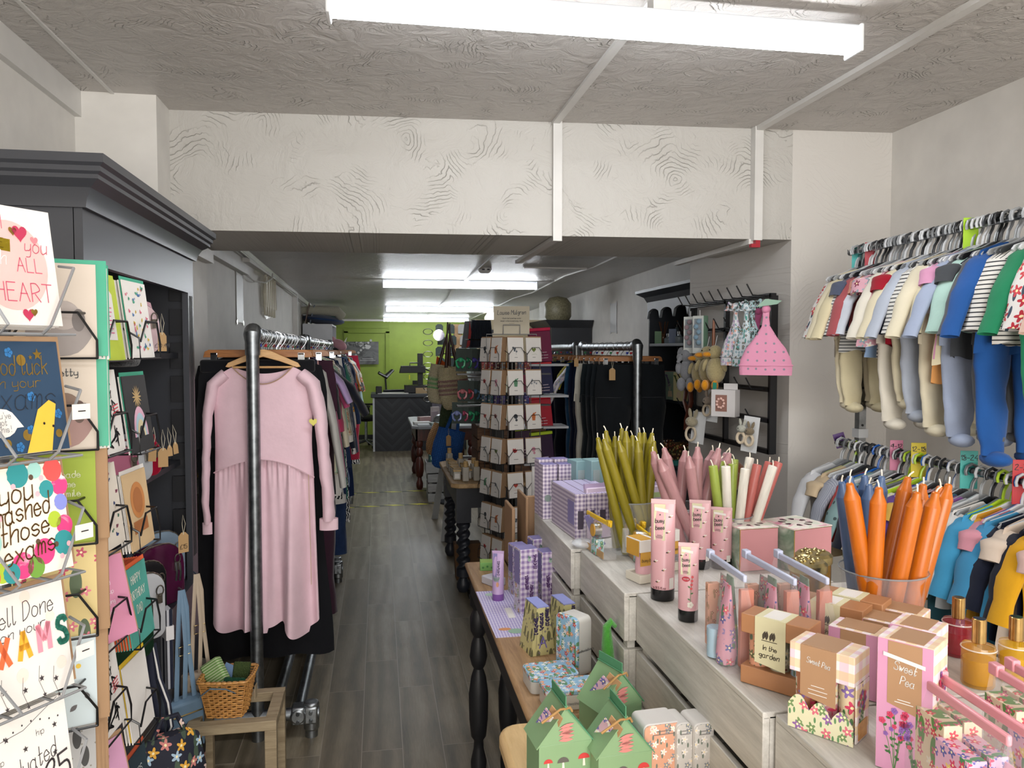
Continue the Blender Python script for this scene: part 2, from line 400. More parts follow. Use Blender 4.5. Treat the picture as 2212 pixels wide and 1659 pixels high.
# walls of the front shop
structure('wall_left', MB().span((-1.3, -2.2, 0), (-1.16, 3.3, 2.66)), WS)
structure('wall_left', MB().span((-1.16, 3.285, 0), (-.86, 4.15, 2.66)), WS)
structure('trim_1', MB().span((-1.16, -2.2, 2.56), (-1.135, 3.285, 2.66)), TRIM)
structure('wall_right', MB().span((2.36, -2.2, 0), (2.5, 3.3, 2.66)), WS)
bm_ = MB().prism([(-.87, 3.476), (1.88, 3.3), (1.88, 3.3), (1.88, 4.02), (-.87, 4.16)], 2.16, 2.66, ax='Z')
structure('wall_front_beam', bm_, WH)
structure('wall_pier', MB().prism([(1.88, 3.3), (2.5, 3.255), (2.5, 4.35), (1.83, 4.35)], 0, 2.66, ax='Z'), plaster('#d0ccc6', .3, .8, 'XZ'))
# front wall with the shop window behind the camera
w = MB(); w.span((-1.3, -2.2, 0), (-.75, -2.05, 2.66)).span((1.95, -2.2, 0), (2.5, -2.05, 2.66)).span((-.75, -2.2, 0), (1.95, -2.05, .55)).span((-.75, -2.2, 2.35), (1.95, -2.05, 2.66))
structure('wall_front', w, WS)
f = MB(); f.span((-.75, -2.16, .55), (1.95, -2.09, .6)).span((-.75, -2.16, 2.3), (1.95, -2.09, 2.35)).span((-.75, -2.16, .55), (-.7, -2.09, 2.35)).span((1.9, -2.16, .55), (1.95, -2.09, 2.35)).span((.58, -2.16, .6), (.62, -2.09, 2.3))
structure('window_1', f, TRIM)
# back shop
structure('wall_left_back', MB().span((-1.2, 4.1, 0), (-.95, 15, 2.5)), WS)
structure('wall_right_back', MB().span((2.32, 4.3, 0), (2.5, 15, 2.5)), WS)
GREEN = paint('#879c3a', .55)
structure('wall_back', MB().span((-1.2, 14.45, 0), (2.5, 14.65, 2.5)), GREEN)
p = MB().span((1.62, 9.95, 0), (2.32, 10.35, 2.35)); structure('wall_pier_back', MB().span((2.14, 9.5, 0), (2.33, 10.2, 2.35)), WS)
g = MB().span((-.62, 14.41, 0), (-.55, 14.45, 2.0)).span((.13, 14.41, 0), (.2, 14.45, 2.0)).span((-.62, 14.41, 1.97), (.2, 14.45, 2.04)).span((-.95, 14.42, 2.06), (.2, 14.45, 2.2))
structure('door_1', g, paint('#7f9433', .55))
structure('baseboard_back', MB().span((-1, 14.42, 0), (2.4, 14.45, .09)), paint('#1f2022', .5))
structure('trim_10', MB().span((-.95, 14.38, 2.185), (2.3, 14.45, 2.22)), TRIM)
# ceiling battens and trunking
def batten(n, pts, w=.035, h=.012, m=TRIM):
    mb = MB()
    for a, b in zip(pts, pts[1:]):
        a, b = Vector(a), Vector(b); d = (b - a).normalized(); s_ = Vector((-d.y, d.x, 0)).normalized() * w / 2; z = Vector((0, 0, h))
        q = [a - s_, b - s_, b + s_, a + s_]; mb.loft([[tuple(t) for t in q], [tuple(t - z) for t in q]])
    structure('trim_%d' % n, mb, m)
batten(2, [(.777, 3.45, 2.66), (.80, -2, 2.66)], .032)
batten(3, [(1.701, 3.36, 2.66), (1.72, -2, 2.66)], .034, .018)
batten(4, [(-1.02, 3.285, 2.66), (-1.0, -2, 2.66)], .012, .006)
b = MB(); b.span((.765, 3.345, 2.135), (.805, 3.372, 2.66)); b.span((.765, 3.36, 2.14), (.8, 4.3, 2.158)); structure('trim_5', b, TRIM)
b = MB(); b.span((1.68, 3.27, 2.15), (1.72, 3.312, 2.66)); b.span((1.67, 3.3, 2.135), (1.7, 4.2, 2.158)); structure('trim_6', b, TRIM)
L7 = [(.95, 4.1), (.86, 5.6), (.84, 7.2), (.80, 8.4), (.86, 9.6), (.84, 11), (.8, 12.2), (.84, 13.3), (.8, 14.4)]
batten(7, [(x, y, zc(y)) for x, y in L7], .035)
L8 = [(1.76, 4.2), (1.78, 6.2), (1.7, 6.9), (1.74, 8.6), (1.66, 9.4), (1.68, 14.4)]
batten(8, [(x, y, zc(y)) for x, y in L8], .03)
batten(9, [(1.2, 6.35, zc(6.35)), (1.74, 6.35, zc(6.35))], .035)
# left back wall: boxed recess, lower rails, cable
t = MB(); t.span((-.95, 4.16, 2.185), (-.905, 5.75, 2.235)); t.span((-.95, 5.75, 2.28), (-.9, 9.0, 2.31)); t.span((-.95, 9.0, 1.2), (-.9, 9.06, 2.31)); structure('trim_11', t, TRIM)
t = MB()
for a, b in (((-.93, 4.2, 2.375), (-.93, 14.4, 2.215)),):
    t.tube([a, b], .03, 6)
t.tube([(-.905, 4.2, 2.335), (-.905, 14.4, 2.17)], .008, 6)
structure('trim_12', t, TRIM)
t = MB(); t.span((-.86, 3.33, 2.09), (-.82, 4.12, 2.15)); structure('trim_13', t, TRIM)
cb = MB().tube([(-.94, 5.7, 2.2), (-.9, 5.95, 2.16), (-.87, 6.3, 2.18), (-.86, 6.6, 2.24), (-.88, 6.8, 2.3)], .006, 6)
tag(cb.build('wall_cable', TRIM), 'thin white cable drooping across the top of the left back wall', 'cable')
# ---------------------------------------------------------------- lamps
def batten_light(xc, y, z, ln, st, label):
    t = thing('batten_light', label, 'ceiling light', (xc, y, z), (0, 0, 0), None)
    MB().box((0, 0, -.022), (ln, .066, .044)).build('housing', paint('#c9ccd0', .35), t, bevel=.004)
    pr = [(.04 * cos(a), -.04 - .036 * sin(a)) for a in [i * pi / 8 for i in range(9)]]
    MB().prism([(u, v) for u, v in pr], -ln / 2 + .012, ln / 2 - .012, ax='X').build('diffuser', emit('#f6faff', st), t)
    for s_ in (-1, 1): MB().box((s_ * (ln / 2 - .004), 0, -.04), (.012, .086, .08)).build('end_cap', paint('#dfe2e4', .35), t, bevel=.004)
    return t
batten_light(.638, 2.12, 2.605, 1.53, 26, 'long white strip light on the textured ceiling nearest the camera')
batten_light(.655, -.55, 2.66, 1.53, 26, 'long white strip light on the ceiling above the shop entrance')  # added fixture behind the camera, unseen, lights the foreground from above
structure('trim_14', MB().box((.79, 2.12, 2.632), (.05, .05, .055)), TRIM)
batten_light(.79, 7.45, 2.325, 1.5, 26, 'white strip light on the back shop ceiling, right behind the smoke detector')
batten_light(.86, 10.9, 2.27, 1.52, 26, 'white strip light on the back shop ceiling, middle of three')
batten_light(.83, 13.6, 2.23, 1.5, 26, 'white strip light on the ceiling closest to the green wall')
sd = thing('smoke_detector', 'round white smoke detector with a red tab on the back shop ceiling', 'smoke detector', at(1047, 585, Y=6.5) + Vector((0, 0, .03)))
MB().lathe([(.05, .03), (.055, 0), (.06, -.02), (.055, -.035), (.035, -.05), (.01, -.052)], 20).build('body', paint('#d6d6d6', .4), sd)
MB().span((.03, -.02, .01), (.12, .02, .028)).span((.1, -.01, .008), (.17, .01, .03)).build('red_tab', paint('#b3263a', .4), sd)
MB().span((-.03, -.062, -.03), (-.008, -.05, -.018)).span((.012, -.062, -.03), (.034, -.05, -.018)).build('vent_slot', paint('#35363a', .5), sd)
s2 = MB().span((0, -.012, 0), (.022, .012, .05)).span((-.02, -.012, 0), (0, .012, .016)).build('cable_clip', paint('#a3202f', .4), loc=(1.69, 3.285, 2.118))
tag(s2, 'small red clip at the foot of the right trunking under the beam', 'cable clip')
# ================================================================ LEFT: CABINET, BAGS, CARD SPINNERS
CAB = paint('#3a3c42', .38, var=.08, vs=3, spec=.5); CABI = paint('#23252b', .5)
cb = thing('display_cabinet', 'tall charcoal painted bookcase with cornice and fluted posts against the left wall', 'cabinet', (0, 0, 0))
x0, x1, y0, y1 = -1.155, -.715, 2.06, 3.2
MB().span((x0, y0, 0), (x1 - .02, y0 + .025, 2.02)).build('side_panel', CAB, cb)
MB().span((x0, y1 - .025, 0), (x1 - .02, y1, 2.02)).build('side_panel', CAB, cb)
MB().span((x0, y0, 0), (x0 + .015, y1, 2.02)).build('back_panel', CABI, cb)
MB().span((x0, y0, 1.98), (x1 - .02, y1, 2.02)).build('top_panel', CAB, cb)
def stile(y, n):
    p = MB().span((x1 - .022, y, 0), (x1, y + .085, 2.02))
    o = p.build('front_post', CAB, cb)
    fl = MB()
    for k in range(3): fl.span((x1 - .001, y + .02 + k * .018, .85), (x1 + .0015, y + .026 + k * .018, 1.86))
    fl.build('flute', paint('#17181c', .5), o)
stile(y0, 0); stile(y1 - .085, 1)
MB().span((x1 - .022, y0 + .085, 1.87), (x1, y1 - .085, 2.02)).build('frieze', CAB, cb)
cor = [(0, 2.0), (.012, 2.0), (.016, 2.02), (.03, 2.045), (.055, 2.062), (.055, 2.072), (.064, 2.078), (.064, 2.09), (.074, 2.097), (.074, 2.118), (0, 2.118)]
cm = MB(); rings = []
for d, z in cor: rings.append([(x0, y0 - d, z), (x1 + d, y0 - d, z), (x1 + d, y1 + d, z), (x0, y1 + d, z)])
cm.loft(rings, True).build('cornice', CAB, cb, smooth=20)
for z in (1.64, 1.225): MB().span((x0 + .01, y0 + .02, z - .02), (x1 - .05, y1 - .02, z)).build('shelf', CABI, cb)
MB().span((x0 + .01, y0 + .02, .735), (x1 + .01, y1 - .02, .76)).build('ledge', CAB, cb)
# notched shelf support strip
ns = MB()
for k in range(9): ns.span((x1 - .08, y1 - .04, .8 + k * .13), (x1 - .03, y1 - .025, .9 + k * .13))
ns.build('support_strip', paint('#1d1e23', .5), cb)
for k in range(2):
    ya = y0 + .09 + k * .5; d = MB().span((x1 - .02, ya, .04), (x1, ya + .47, .73)).build('door', CAB, cb)
    MB().span((x1 - .002, ya + .07, .11), (x1 + .004, ya + .40, .66)).build('door_panel', CAB, d, bevel=.004)
MB().span((x1 - .03, y0 + .085, 0), (x1 - .02, y1 - .085, .06)).build('plinth', CAB, cb)
# ---- little bags on the cabinet shelves
TAGM = paint('#b08e62', .8)
def bag(kind, col, loc, rz, w, h, d, label, m=None, rough=.3, strap=None, rnd=.42, tagtext=None, group=None, hole='#8b8e92'):
    t = thing('handbag', label, 'bag', loc, (0, 0, rz), group); m = m or paint(col, rough, spec=.6)
    rx = w * rnd
    def outline(s):
        pts = []
        for cx, cz, a0 in ((w / 2 - rx, h - rx, 0), (-w / 2 + rx, h - rx, 90), (-w / 2 + rx * .5, rx * .5, 180), (w / 2 - rx * .5, rx * .5, 270)):
            rr = rx if a0 < 180 else rx * .5
            for k in range(6): a = R(a0 + k * 18); pts.append(((cx + rr * cos(a)) * s, ((cz - h / 2) + rr * sin(a)) * s + h / 2))
        return pts
    mb = MB(); ys = [(-d / 2, .88), (-d * .42, .97), (-d * .2, 1), (d * .2, 1), (d * .42, .97), (d / 2, .88)]
    mb.loft([[(p[0], y, p[1]) for p in outline(s)] for y, s in ys]).build('body', m, t)
    z = MB(); z.tube([(p[0] * 1.005, -d * .28, p[1]) for p in outline(1)[:13]], .0025, 6); z.build('zip', metal('#b9b4a6', .25), t)
    rg = MB(); rg.tube([(w * .3 + .012 * cos(a), -d / 2 - .008, h * .72 + .016 * sin(a)) for a in [i * pi / 6 for i in range(12)]], .0022, 6, closed=True); rg.box((w * .3, -d / 2 - .004, h * .6), (.018, .006, .03)); rg.build('ring_tab', metal('#a9a49a', .3), t)
    if strap:
        sm = strap if not isinstance(strap, str) else paint(strap, .6); st = MB()
        st.tube([(-w * .45, 0, h * .7), (-w * .5, -.01, h * 1.02), (-.02, 0, h * 1.12), (w * .45, .01, h * 1.0), (w * .48, 0, h * .7)], .008, 6, flat=.3); st.build('strap', sm, t)
    return t
def price_tag(loc, rz, label, w=.028, h=.055, text=None, ang=0):
    t = thing('price_tag', label, 'price tag', loc, (0, ang, rz))
    MB().prism([(-w / 2, -h), (w / 2, -h), (w / 2, -.012), (w * .2, 0), (-w * .2, 0), (-w / 2, -.012)], 0, .001).build('card', TAGM, t, smooth=0)
    MB().tube([(0, 0, -.008), (.006, -.003, .03), (0, .002, .06), (-.004, 0, .03), (0, 0, -.008)], .0008, 5).build('string', paint('#d8cfb8', .8), t)
    if text: write(MB(), text, 0, -h * .8, h * .2, -.0006).build('writing', BLACKM(), t, smooth=0)
    return t
def cpt(px, py, X): return at(px, py, X=X)
def tg(px, py, X, rz, lab, **k): return price_tag(cpt(px, py, X), rz, lab, **k)
bag('round', '#d9bcc0', (-.80, 2.72, 1.64), R(55), .17, .165, .07, 'pale pink rounded bag with white zip front on the top cabinet shelf', strap='#caa0ab')
bag('round', '#0f0f12', (-.765, 2.50, 1.60), R(70), .10, .12, .06, 'small black velvet pouch hanging in front of the pale pink bag', m=plush('#0b0b0e'), strap='#7d3550')
tg(350, 718, -.68, R(25), 'brown luggage tag tied to the black velvet pouch', w=.026, h=.06, text='£10.99')
bag('half', '#a9627a', (-.80, 2.52, 1.225), R(60), .15, .13, .05, 'metallic pink small bag on the middle cabinet shelf', rough=.18, strap='#b9b9bd')
bag('half', '#b9bcc0', (-.79, 2.63, 1.225), R(60), .15, .135, .05, 'silver grey small bag beside the metallic pink bag', rough=.18, strap='#6d6d72')
bag('half', '#a01632', (-.79, 2.74, 1.225), R(60), .15, .13, .05, 'bright red small bag at the back of the middle cabinet shelf', rough=.2, strap='#7d1c2c')
for i, (px, py, a, s, lb) in enumerate([(330, 965, .1, 1, 'narrow brown tag turned sideways, nearest the dark rainbow card'), (352, 968, 0, 1.35, 'largest blank brown tag hanging off the middle cabinet shelf'), (366, 962, -.1, .8, 'slim brown tag between two others under the silver bag'), (378, 955, -.2, .9, 'rightmost brown tag hanging off the middle cabinet shelf')]):
    tg(px, py, -.68, R(10 + i * 15), lb, w=.022 * s, h=.045 * s, ang=a * .6)
bag('tall', '#1f5a40', (-.87, 2.46, .76), R(70), .2, .30, .05, 'emerald green bag standing at the rear of the cabinet ledge')
bag('sq', '#7f93a5', (-.80, 2.93, .76), R(58), .24, .235, .05, 'dusty blue box bag behind the purple bag', rough=.35)
bag('sq', '#4a1437', (-.765, 2.80, .76), R(58), .22, .22, .05, 'dark purple patent box bag with a handwritten price tag', rough=.12)
bag('tall', '#141418', (-.75, 2.60, .755), R(52), .15, .22, .045, 'black bag peeking out behind the silver bag')
bag('tall', '#b7b9bd', (-.72, 2.49, .757), R(48), .13, .21, .045, 'tall silver rounded crossbody bag on the cabinet ledge', rough=.25)
bag('tall', '#12301f', (-.715, 2.34, .753), R(55), .14, .2, .045, 'dark green crossbody bag in front of the silver bag', rough=.3)
tg(396, 1150, -.665, R(40), 'brown tag marked with fifteen pounds on the purple bag', w=.036, h=.07, text='£15')
for i in range(2):
    MB().tube([(0, 0, 0), (.004, -.004, -.03), (0, 0, -.06)], .004, 6).build('x', metal('#8f8f92', .3), None, loc=cpt(380 + i * 8, 1215, -.66)).name = 'bag_charm'
for o in [o for o in bpy.data.objects if o.name.startswith('bag_charm')]: tag(o, 'small silver chain charm dangling below the purple bag', 'bag charm', 'charms under the purple bag')
# ---- bags hanging from the cabinet doors
def strap_loop(pts, w, m, mb=None, th=.003):
    mb = mb or MB(); mb.tube(pts, w / 2, 6, flat=th / w * 2); return mb
hk = MB()
def hookpt(px, py, X=-.69): return at(px, py, X=X)
NAVY, LGREY, BLUE, BEIGE = paint('#171c30', .8), cloth('#b4b5ba'), paint('#6f8ba3', .6), paint('#b5a48f', .6)
# navy and white webbing straps
t = thing('webbing_strap_bundle', 'folded navy and silver striped webbing strap with a white paper band', 'bag strap', hookpt(358, 1330))
MB().box((0, 0, -.10), (.02, .085, .26), rz=R(30)).build('webbing', stripes('#b9bac0', '#171c30', .036, .55, True), t, bevel=.003)
MB().box((0, 0, -.045), (.024, .09, .045), rz=R(30)).build('paper_band', paint('#dcdadb', .6), t)
MB().tube([(0, 0, .03), (-.03, 0, .04)], .004, 6).build('hook', metal(), t)
t = thing('shoulder_strap', 'navy shoulder strap edged in white hanging down behind the card spinner', 'bag strap', hookpt(330, 1390))
strap_loop([(0, 0, 0), (.02, -.02, -.10), (.05, -.04, -.17), (.06, -.05, -.24), (.04, -.05, -.285), (.03, -.05, -.22), (.0, -.02, -.1), (-.01, 0, 0)], .02, NAVY).build('strap', NAVY, t)
strap_loop([(0, 0, 0), (.022, -.024, -.10), (.052, -.044, -.17), (.063, -.054, -.24), (.042, -.054, -.285)], .006, NAVY).build('white_edge', paint('#e2e0dc', .7), t)
def crossbody(name, label, px, py, m, L, w, bagw, bagh, X=-.68):
    o = hookpt(px, py, X); t = thing(name, label, 'bag', o, (0, 0, R(40)))
    for k, (s0, s1) in enumerate(((-.014, -.03), (.012, .035), (0, 0))):
        strap_loop([(s0 * .3, 0, 0), (s0, -.01, -.06), (s0 * 1.2, -.012 * k, -L * .5), (s1, -.01, -L)], w, m).build('strap', m, t)
    MB().tube([(0, 0, 0), (0, .02, .004)], .004, 6).build('hook', metal(), t)
    body = MB(); prof = [(-bagw / 2, -.02), (bagw / 2, -.02), (bagw * .52, .02), (bagw * .46, bagh), (-bagw * .46, bagh)]
    body.loft([[(p[0] * s, y, p[1] * s - L - bagh) for p in prof] for y, s in ((-.03, .94), (-.01, 1), (.02, 1), (.03, .94))]); body.build('body', m, t, bevel=.006)
    MB().tube([(-bagw * .4, -.032, -L - bagh * .3), (bagw * .4, -.032, -L - bagh * .3)], .0025, 6).build('zip', metal('#c9b078', .3), t)
    b = MB(); b.tube([(s_ * .02 + .0, -.014, -L * .55 + q) for s_, q in ((-1, .015), (1, .015), (1, -.015), (-1, -.015))], .0018, 6, closed=True); b.build('buckle', metal('#c9b078', .3), t)
    return t
crossbody('crossbody_bag', 'dusty blue crossbody bag with long strap, hung on the cabinet door', 392, 1275, BLUE, .38, .017, .13, .16)
crossbody('crossbody_bag', 'beige crossbody bag with long straps, nearest the wicker basket', 425, 1240, BEIGE, .36, .015, .12, .1, X=-.655)
FLD = floral('#191b2b', ['#9fb7c9', '#c97f78', '#d8a23a', '#e4c9c0'], '#3f4f3f', 26, .42, 30, .4, .8)
FLD2 = floral('#241f1f', ['#b96a66', '#d6a049', '#c9958c'], '#454f3d', 30, .4, 34, .38, .8)
def tote(label, px, py, X, m, w, h):
    t = thing('fabric_bag', label, 'bag', at(px, py, X=X), (0, 0, R(35)))
    mb = MB(); rr = []
    for k, (z, s, d) in enumerate(((-h, .9, .03), (-h * .9, 1, .05), (-h * .4, 1.02, .06), (-.02, .85, .035), (0, .6, .02))):
        rr.append([(w / 2 * s * cos(a) * (1 + .05 * sin(3 * a + k)), d * sin(a) * (1 + .2 * sin(5 * a + k)), z) for a in [2 * pi * i / 20 for i in range(20)]])
    mb.loft(rr).build('body', m, t); MB().tube([(-w * .25, 0, -.01), (-w * .1, 0, .05), (w * .12, 0, .05), (w * .25, 0, -.01)], .008, 8).build('handle', m, t)
    return t
tote('dark navy floral fabric bag with blue leaves at the foot of the card spinner', 365, 1585, -.62, FLD, .2, .3)
tote('black floral zip bag with pink and gold leaves beside the blue crossbody bag', 398, 1545, -.68, FLD2, .13, .28)
# ---------------------------------------------------------------- cards
KR = paint('#a08060', .85); IV = paint('#dedad5', .6); TEAL = paint('#2f9c7c', .5); INK = BLACKM(); GOLD = metal('#b8964a', .3)
def card(w, h, face, label, loc, rot, env=KR, art=None, envoff=(.006, .008), group=None, name='greeting_card', artw=None):
    t = thing(name, label, 'greeting card', loc, rot, group)
    if env is not None: MB().box((envoff[0], .0035, h / 2 + envoff[1]), (w + .004, .0016, h + .004)).build('envelope', env, t, smooth=0)
    MB().box((0, 0, h / 2), (w, .002, h)).build('card', face, t, smooth=0)
    if art:
        for nm, mb, m in art(artw or w, h):
            if artw: mb.xf(Matrix.Diagonal((w / artw, 1, 1, 1)))
            mb.build(nm, m, t, smooth=0)
    return t
def card_stack(w, h, face, n, label, grp, loc, rot, step, env=KR, edge=None):
    """cards standing one behind another: every card its own object"""
    M = Euler(rot).to_matrix(); c0 = None
    for k in range(n):
        p = Vector(loc) + M @ Vector((step[0] * (k + 1), step[1] * (k + 1), step[2] * (k + 1)))
        if c0 is None: c0 = card(w, h, face, label, p, rot, env, None, (0, .004), grp); last = c0
        else: dup(c0, p)
    return c0
def y_(k): return -.0013 - .0003 * k
def P(m): return paint(m, .6)
# art on the five big cards of the grey wire rack
def art_heart(w, h):
    a = MB().disc(.0, h * .5, w * .4, y_(1), n=40); out = [('pink_disc', a, P('#e9b5b0'))]
    a = MB()
    write(a, 'I', -.012, h * .80, .019, y_(3), .0011); write(a, 'you', .045, h * .62, .022, y_(3), .0012, .2); write(a, 'ALL', .03, h * .45, .02, y_(3), .0013); write(a, 'MY', -.045, h * .36, .018, y_(3), .0012); write(a, 'HEART', .016, h * .2, .026, y_(3), .0015)
    out.append(('lettering', a, P('#c4506a')))
    a = MB(); write(a, 'with', -.03, h * .5, .02, y_(3), .0012, .15); out.append(('white_lettering', a, P('#f3ece8')))
    a = MB().flat([(-.06, h * .63), (.0, h * .61), (.002, h * .715), (-.06, h * .735)], y_(2)); out.append(('gold_patch', a, metal('#cdb63a', .25)))
    a = MB(); write(a, 'LOVE', -.03, h * .645, .013, y_(4), .0009, rot=-.04); out.append(('gold_lettering', a, metal('#a89434', .3)))
    a = MB()
    for x, z, r in ((.02, .78, .013), (-.055, .19, .013), (.018, .09, .01), (-.063, .8, .012)): a.flat(heart(x, h * z, r), y_(4))
    out.append(('red_heart', a, P('#b52c50')))
    a = MB()
    for x, z, r in ((-.05, .83, .014), (.045, .73, .007), (-.04, .2, .01)): a.flat(heart(x, h * z, r), y_(2))
    out.append(('pink_heart', a, P('#e07f86'))); a = MB().flat(heart(.008, h * .79, .007), y_(4)).flat(heart(.028, h * .11, .006), y_(5)); out.append(('gold_heart', a, GOLD))
    return out
def art_luck(w, h):
    a = MB(); write(a, 'good luck', .0, h * .70, .027, y_(2), .0016, .12, wide=.62); write(a, 'in your', .0, h * .585, .015, y_(2), .0011, .1, wide=1.1); out = [('gold_lettering', a, GOLD)]
    a = MB(); write(a, 'exams', .0, h * .39, .036, y_(2), .0014, .25, wide=.85); out.append(('dark_lettering', a, P('#1a2230')))
    a = MB()
    for x, z, r in ((-.052, .93, .008), (.01, .83, .008), (-.07, .3, .008), (.005, .16, .008), (.062, .15, .006), (-.03, .1, .006)): a.disc(x, h * z, r, y_(1))
    a.flat(star(.04, h * .88, .009), y_(2)).flat(star(.027, h * .855, .004), y_(2)); out.append(('gold_spot', a, GOLD))
    a = MB()
    for x, z in ((-.01, .9), (.02, .5), (.065, .33), (-.01, .06), (.012, .2)):
        for k in range(5): a.disc(x + .004 * cos(k * 1.257), h * z + .004 * sin(k * 1.257), .0033, y_(1), n=10)
    out.append(('blue_flower', a, P('#2a6ea8')))
    a = MB().flat([(.0, .0), (.045, .0), (.062, h * .42), (.05, h * .46), (.028, h * .38)], y_(3)); out.append(('pencil', a, P('#e3b53c')))
    a = MB().disc(.036, h * .25, .002, y_(5)).disc(.052, h * .22, .002, y_(5)); out.append(('pencil_eye', a, INK))
    a = MB().flat([(-.062 + .026 + .026 * cos(t), h * .28 + .02 * sin(t)) for t in [i * pi / 8 for i in range(1, 16)]] + [(.0, h * .235)], y_(3)); out.append(('speech_bubble', a, IV))
    a = MB(); write(a, "you've", -.036, h * .32, .009, y_(5), .0006); write(a, 'got', -.036, h * .26, .009, y_(5), .0006); write(a, 'this!', -.033, h * .20, .009, y_(5), .0006); out.append(('small_lettering', a, P('#5d6066')))
    return out
def art_mashed(w, h):
    rnd = random.Random(4); out = []
    cs = ['#d8407f', '#2e8f93', '#e0524f', '#a8bf35', '#9fd0c8', '#7f88cf', '#6d9a3c']
    pts = [(-.055, .8, .019, 0), (.0, .93, .02, 1), (.062, .93, .017, 2), (-.06, .97, .013, 3), (.072, .78, .015, 0), (.047, .76, .013, 1), (.03, .95, .012, 4), (.07, .62, .012, 5), (.072, .4, .015, 0), (.055, .47, .012, 3), (-.066, .55, .012, 2), (-.058, .37, .018, 4), (-.068, .13, .019, 0), (-.01, .12, .019, 0), (.03, .2, .019, 0), (.066, .24, .018, 1), (-.045, .1, .014, 3), (-.03, .03, .014, 1), (-.065, -.0, .016, 2), (.012, .06, .015, 6)]
    for ci, c in enumerate(cs):
        a = MB(); n = 0
        for x, z, r, k in pts:
            if k == ci: a.disc(x, max(r * 0 + .012, h * z) if z > .05 else .012, min(r, .0185), y_(1 + (ci % 3) * .4), wob=.04); n += 1
        if n: out.append(('painted_spot', a, wash([c, c, '#ffffff'], 22) if ci == 0 else P(c)))
    a = MB()
    for x, z in ((.022, .89), (-.062, .68), (-.03, .07), (.02, .3), (.052, .24), (-.075, .9)): a.disc(x, h * z, .004, y_(3))
    out.append(('brown_spot', a, P('#5a4636'))); a = MB()
    for x, z in ((-.01, .83), (-.037, .57), (.03, .73), (.06, .12), (.04, .87), (.075, .22)): a.disc(x, h * z, .004, y_(2))
    out.append(('blush_spot', a, P('#efb3bd')))
    a = MB(); write(a, 'you', -.008, h * .68, .032, y_(5), .0022, .25, .12); write(a, 'mashed', .0, h * .52, .03, y_(5), .0022, .25, .1, wide=.66); write(a, 'those', .0, h * .345, .029, y_(5), .0022, .25, .1, wide=.78); write(a, 'exams', .004, h * .17, .029, y_(5), .0022, .25, .1, wide=.78); out.append(('bronze_lettering', a, metal('#7d5f38', .35)))
    return out
def art_done(w, h):
    out = []; a = MB()
    for x, z, r in ((.01, .93, .009), (.05, .69, .008), (-.01, .25, .01), (.06, .24, .009), (-.06, .5, .01)): a.disc(x, h * z, r, y_(1))
    out.append(('peach_spot', a, P('#f0d2c6'))); a = MB(); write(a, 'Well Done', 0, h * .72, .026, y_(2), .0012, .25, .06, wide=.66); write(a, 'on your', 0, h * .6, .015, y_(2), .001, .2, .06, wide=1.0)
    for k, x in enumerate((-.045, -.01, .02, .045)):
        z = h * (.28 - .05 * (k % 2)); stroke(a, [(x, z), (x - .004, z - .02), (x + .003, z - .04)], .0006, y_(2)); a.flat(star(x + .001, z - .018, .005), y_(3)).flat(star(x + .003, z - .042, .004), y_(3))
    out.append(('lettering', a, P('#3a3436')))
    for ch, x, c in (('E', -.068, '#8fb6cf'), ('X', -.036, '#e0683a'), ('A', -.002, '#e5a62c'), ('M', .034, '#e58fa0'), ('S', .068, '#2f7f6c')):
        a = MB(); write(a, ch, x, h * (.4 + .35 * x), .034, y_(4), .0085, .1, .05, wide=.62); out.append(('big_letter', a, P(c)))
    return out
def art_grad(w, h):
    a = MB(); stroke(a, [(-.07, h * .88), (-.04, h * .8), (0, h * .82), (.03, h * .9), (.065, h * .99)], .0007, y_(1))
    stroke(a, [(-.07, h * .72), (-.055, h * .83), (-.04, h * .9)], .0007, y_(1))
    for k in range(9): a.disc(-.065 + k * .016, h * (.845 - .03 * sin(k)), .0015, y_(1), n=8)
    write(a, 'hip', .028, h * .72, .009, y_(2), .0006); write(a, 'hip', -.045, h * .6, .009, y_(2), .0006)
    write(a, 'graduated', -.005, h * .42, .026, y_(2), .0013, .3, .16, wide=.62); write(a, '2025', .03, h * .2, .036, y_(2), .0035, .15, .18, wide=.7)
    for x, z in ((.055, .75), (-.03, .8), (.0, .65), (.05, .5), (-.06, .45)): a.flat(star(x, h * z, .005), y_(2))
    return [('lettering', a, P('#3a3436'))]
# grey wire rack, nearest the camera
GW = paint('#8b8d90', .35, .2)
rk = thing('card_spinner', 'grey wire card rack with big square cards at the left edge', 'card rack', (0, 0, 0))
RZ = R(56); DIR = Vector((cos(RZ - R(0)), sin(RZ), 0))
rowz = []
specs = [('big white card with pink disc and red hearts, top of the grey wire rack', IV, None, art_heart, (705, 135), .128, .168),
         ('navy blue card with gold good luck lettering in the grey wire rack', paint('#1f3b56', .6), KR, art_luck, (968, 150), .128, .158),
         ('white card with bright painted spots and bronze lettering in the grey wire rack', paint('#e6e1d6', .6), KR, art_mashed, (1222, 158), .13, .156),
         ('white card with coloured capital letters and stars in the grey wire rack', IV, KR, art_done, (1475, 160), .13, .156),
         ('white card with black bunting and star drawings, lowest in the grey wire rack', IV, None, art_grad, (1720, 165), .13, .156)]
ORD = ['top', 'second', 'third', 'fourth', 'fifth', 'bottom']
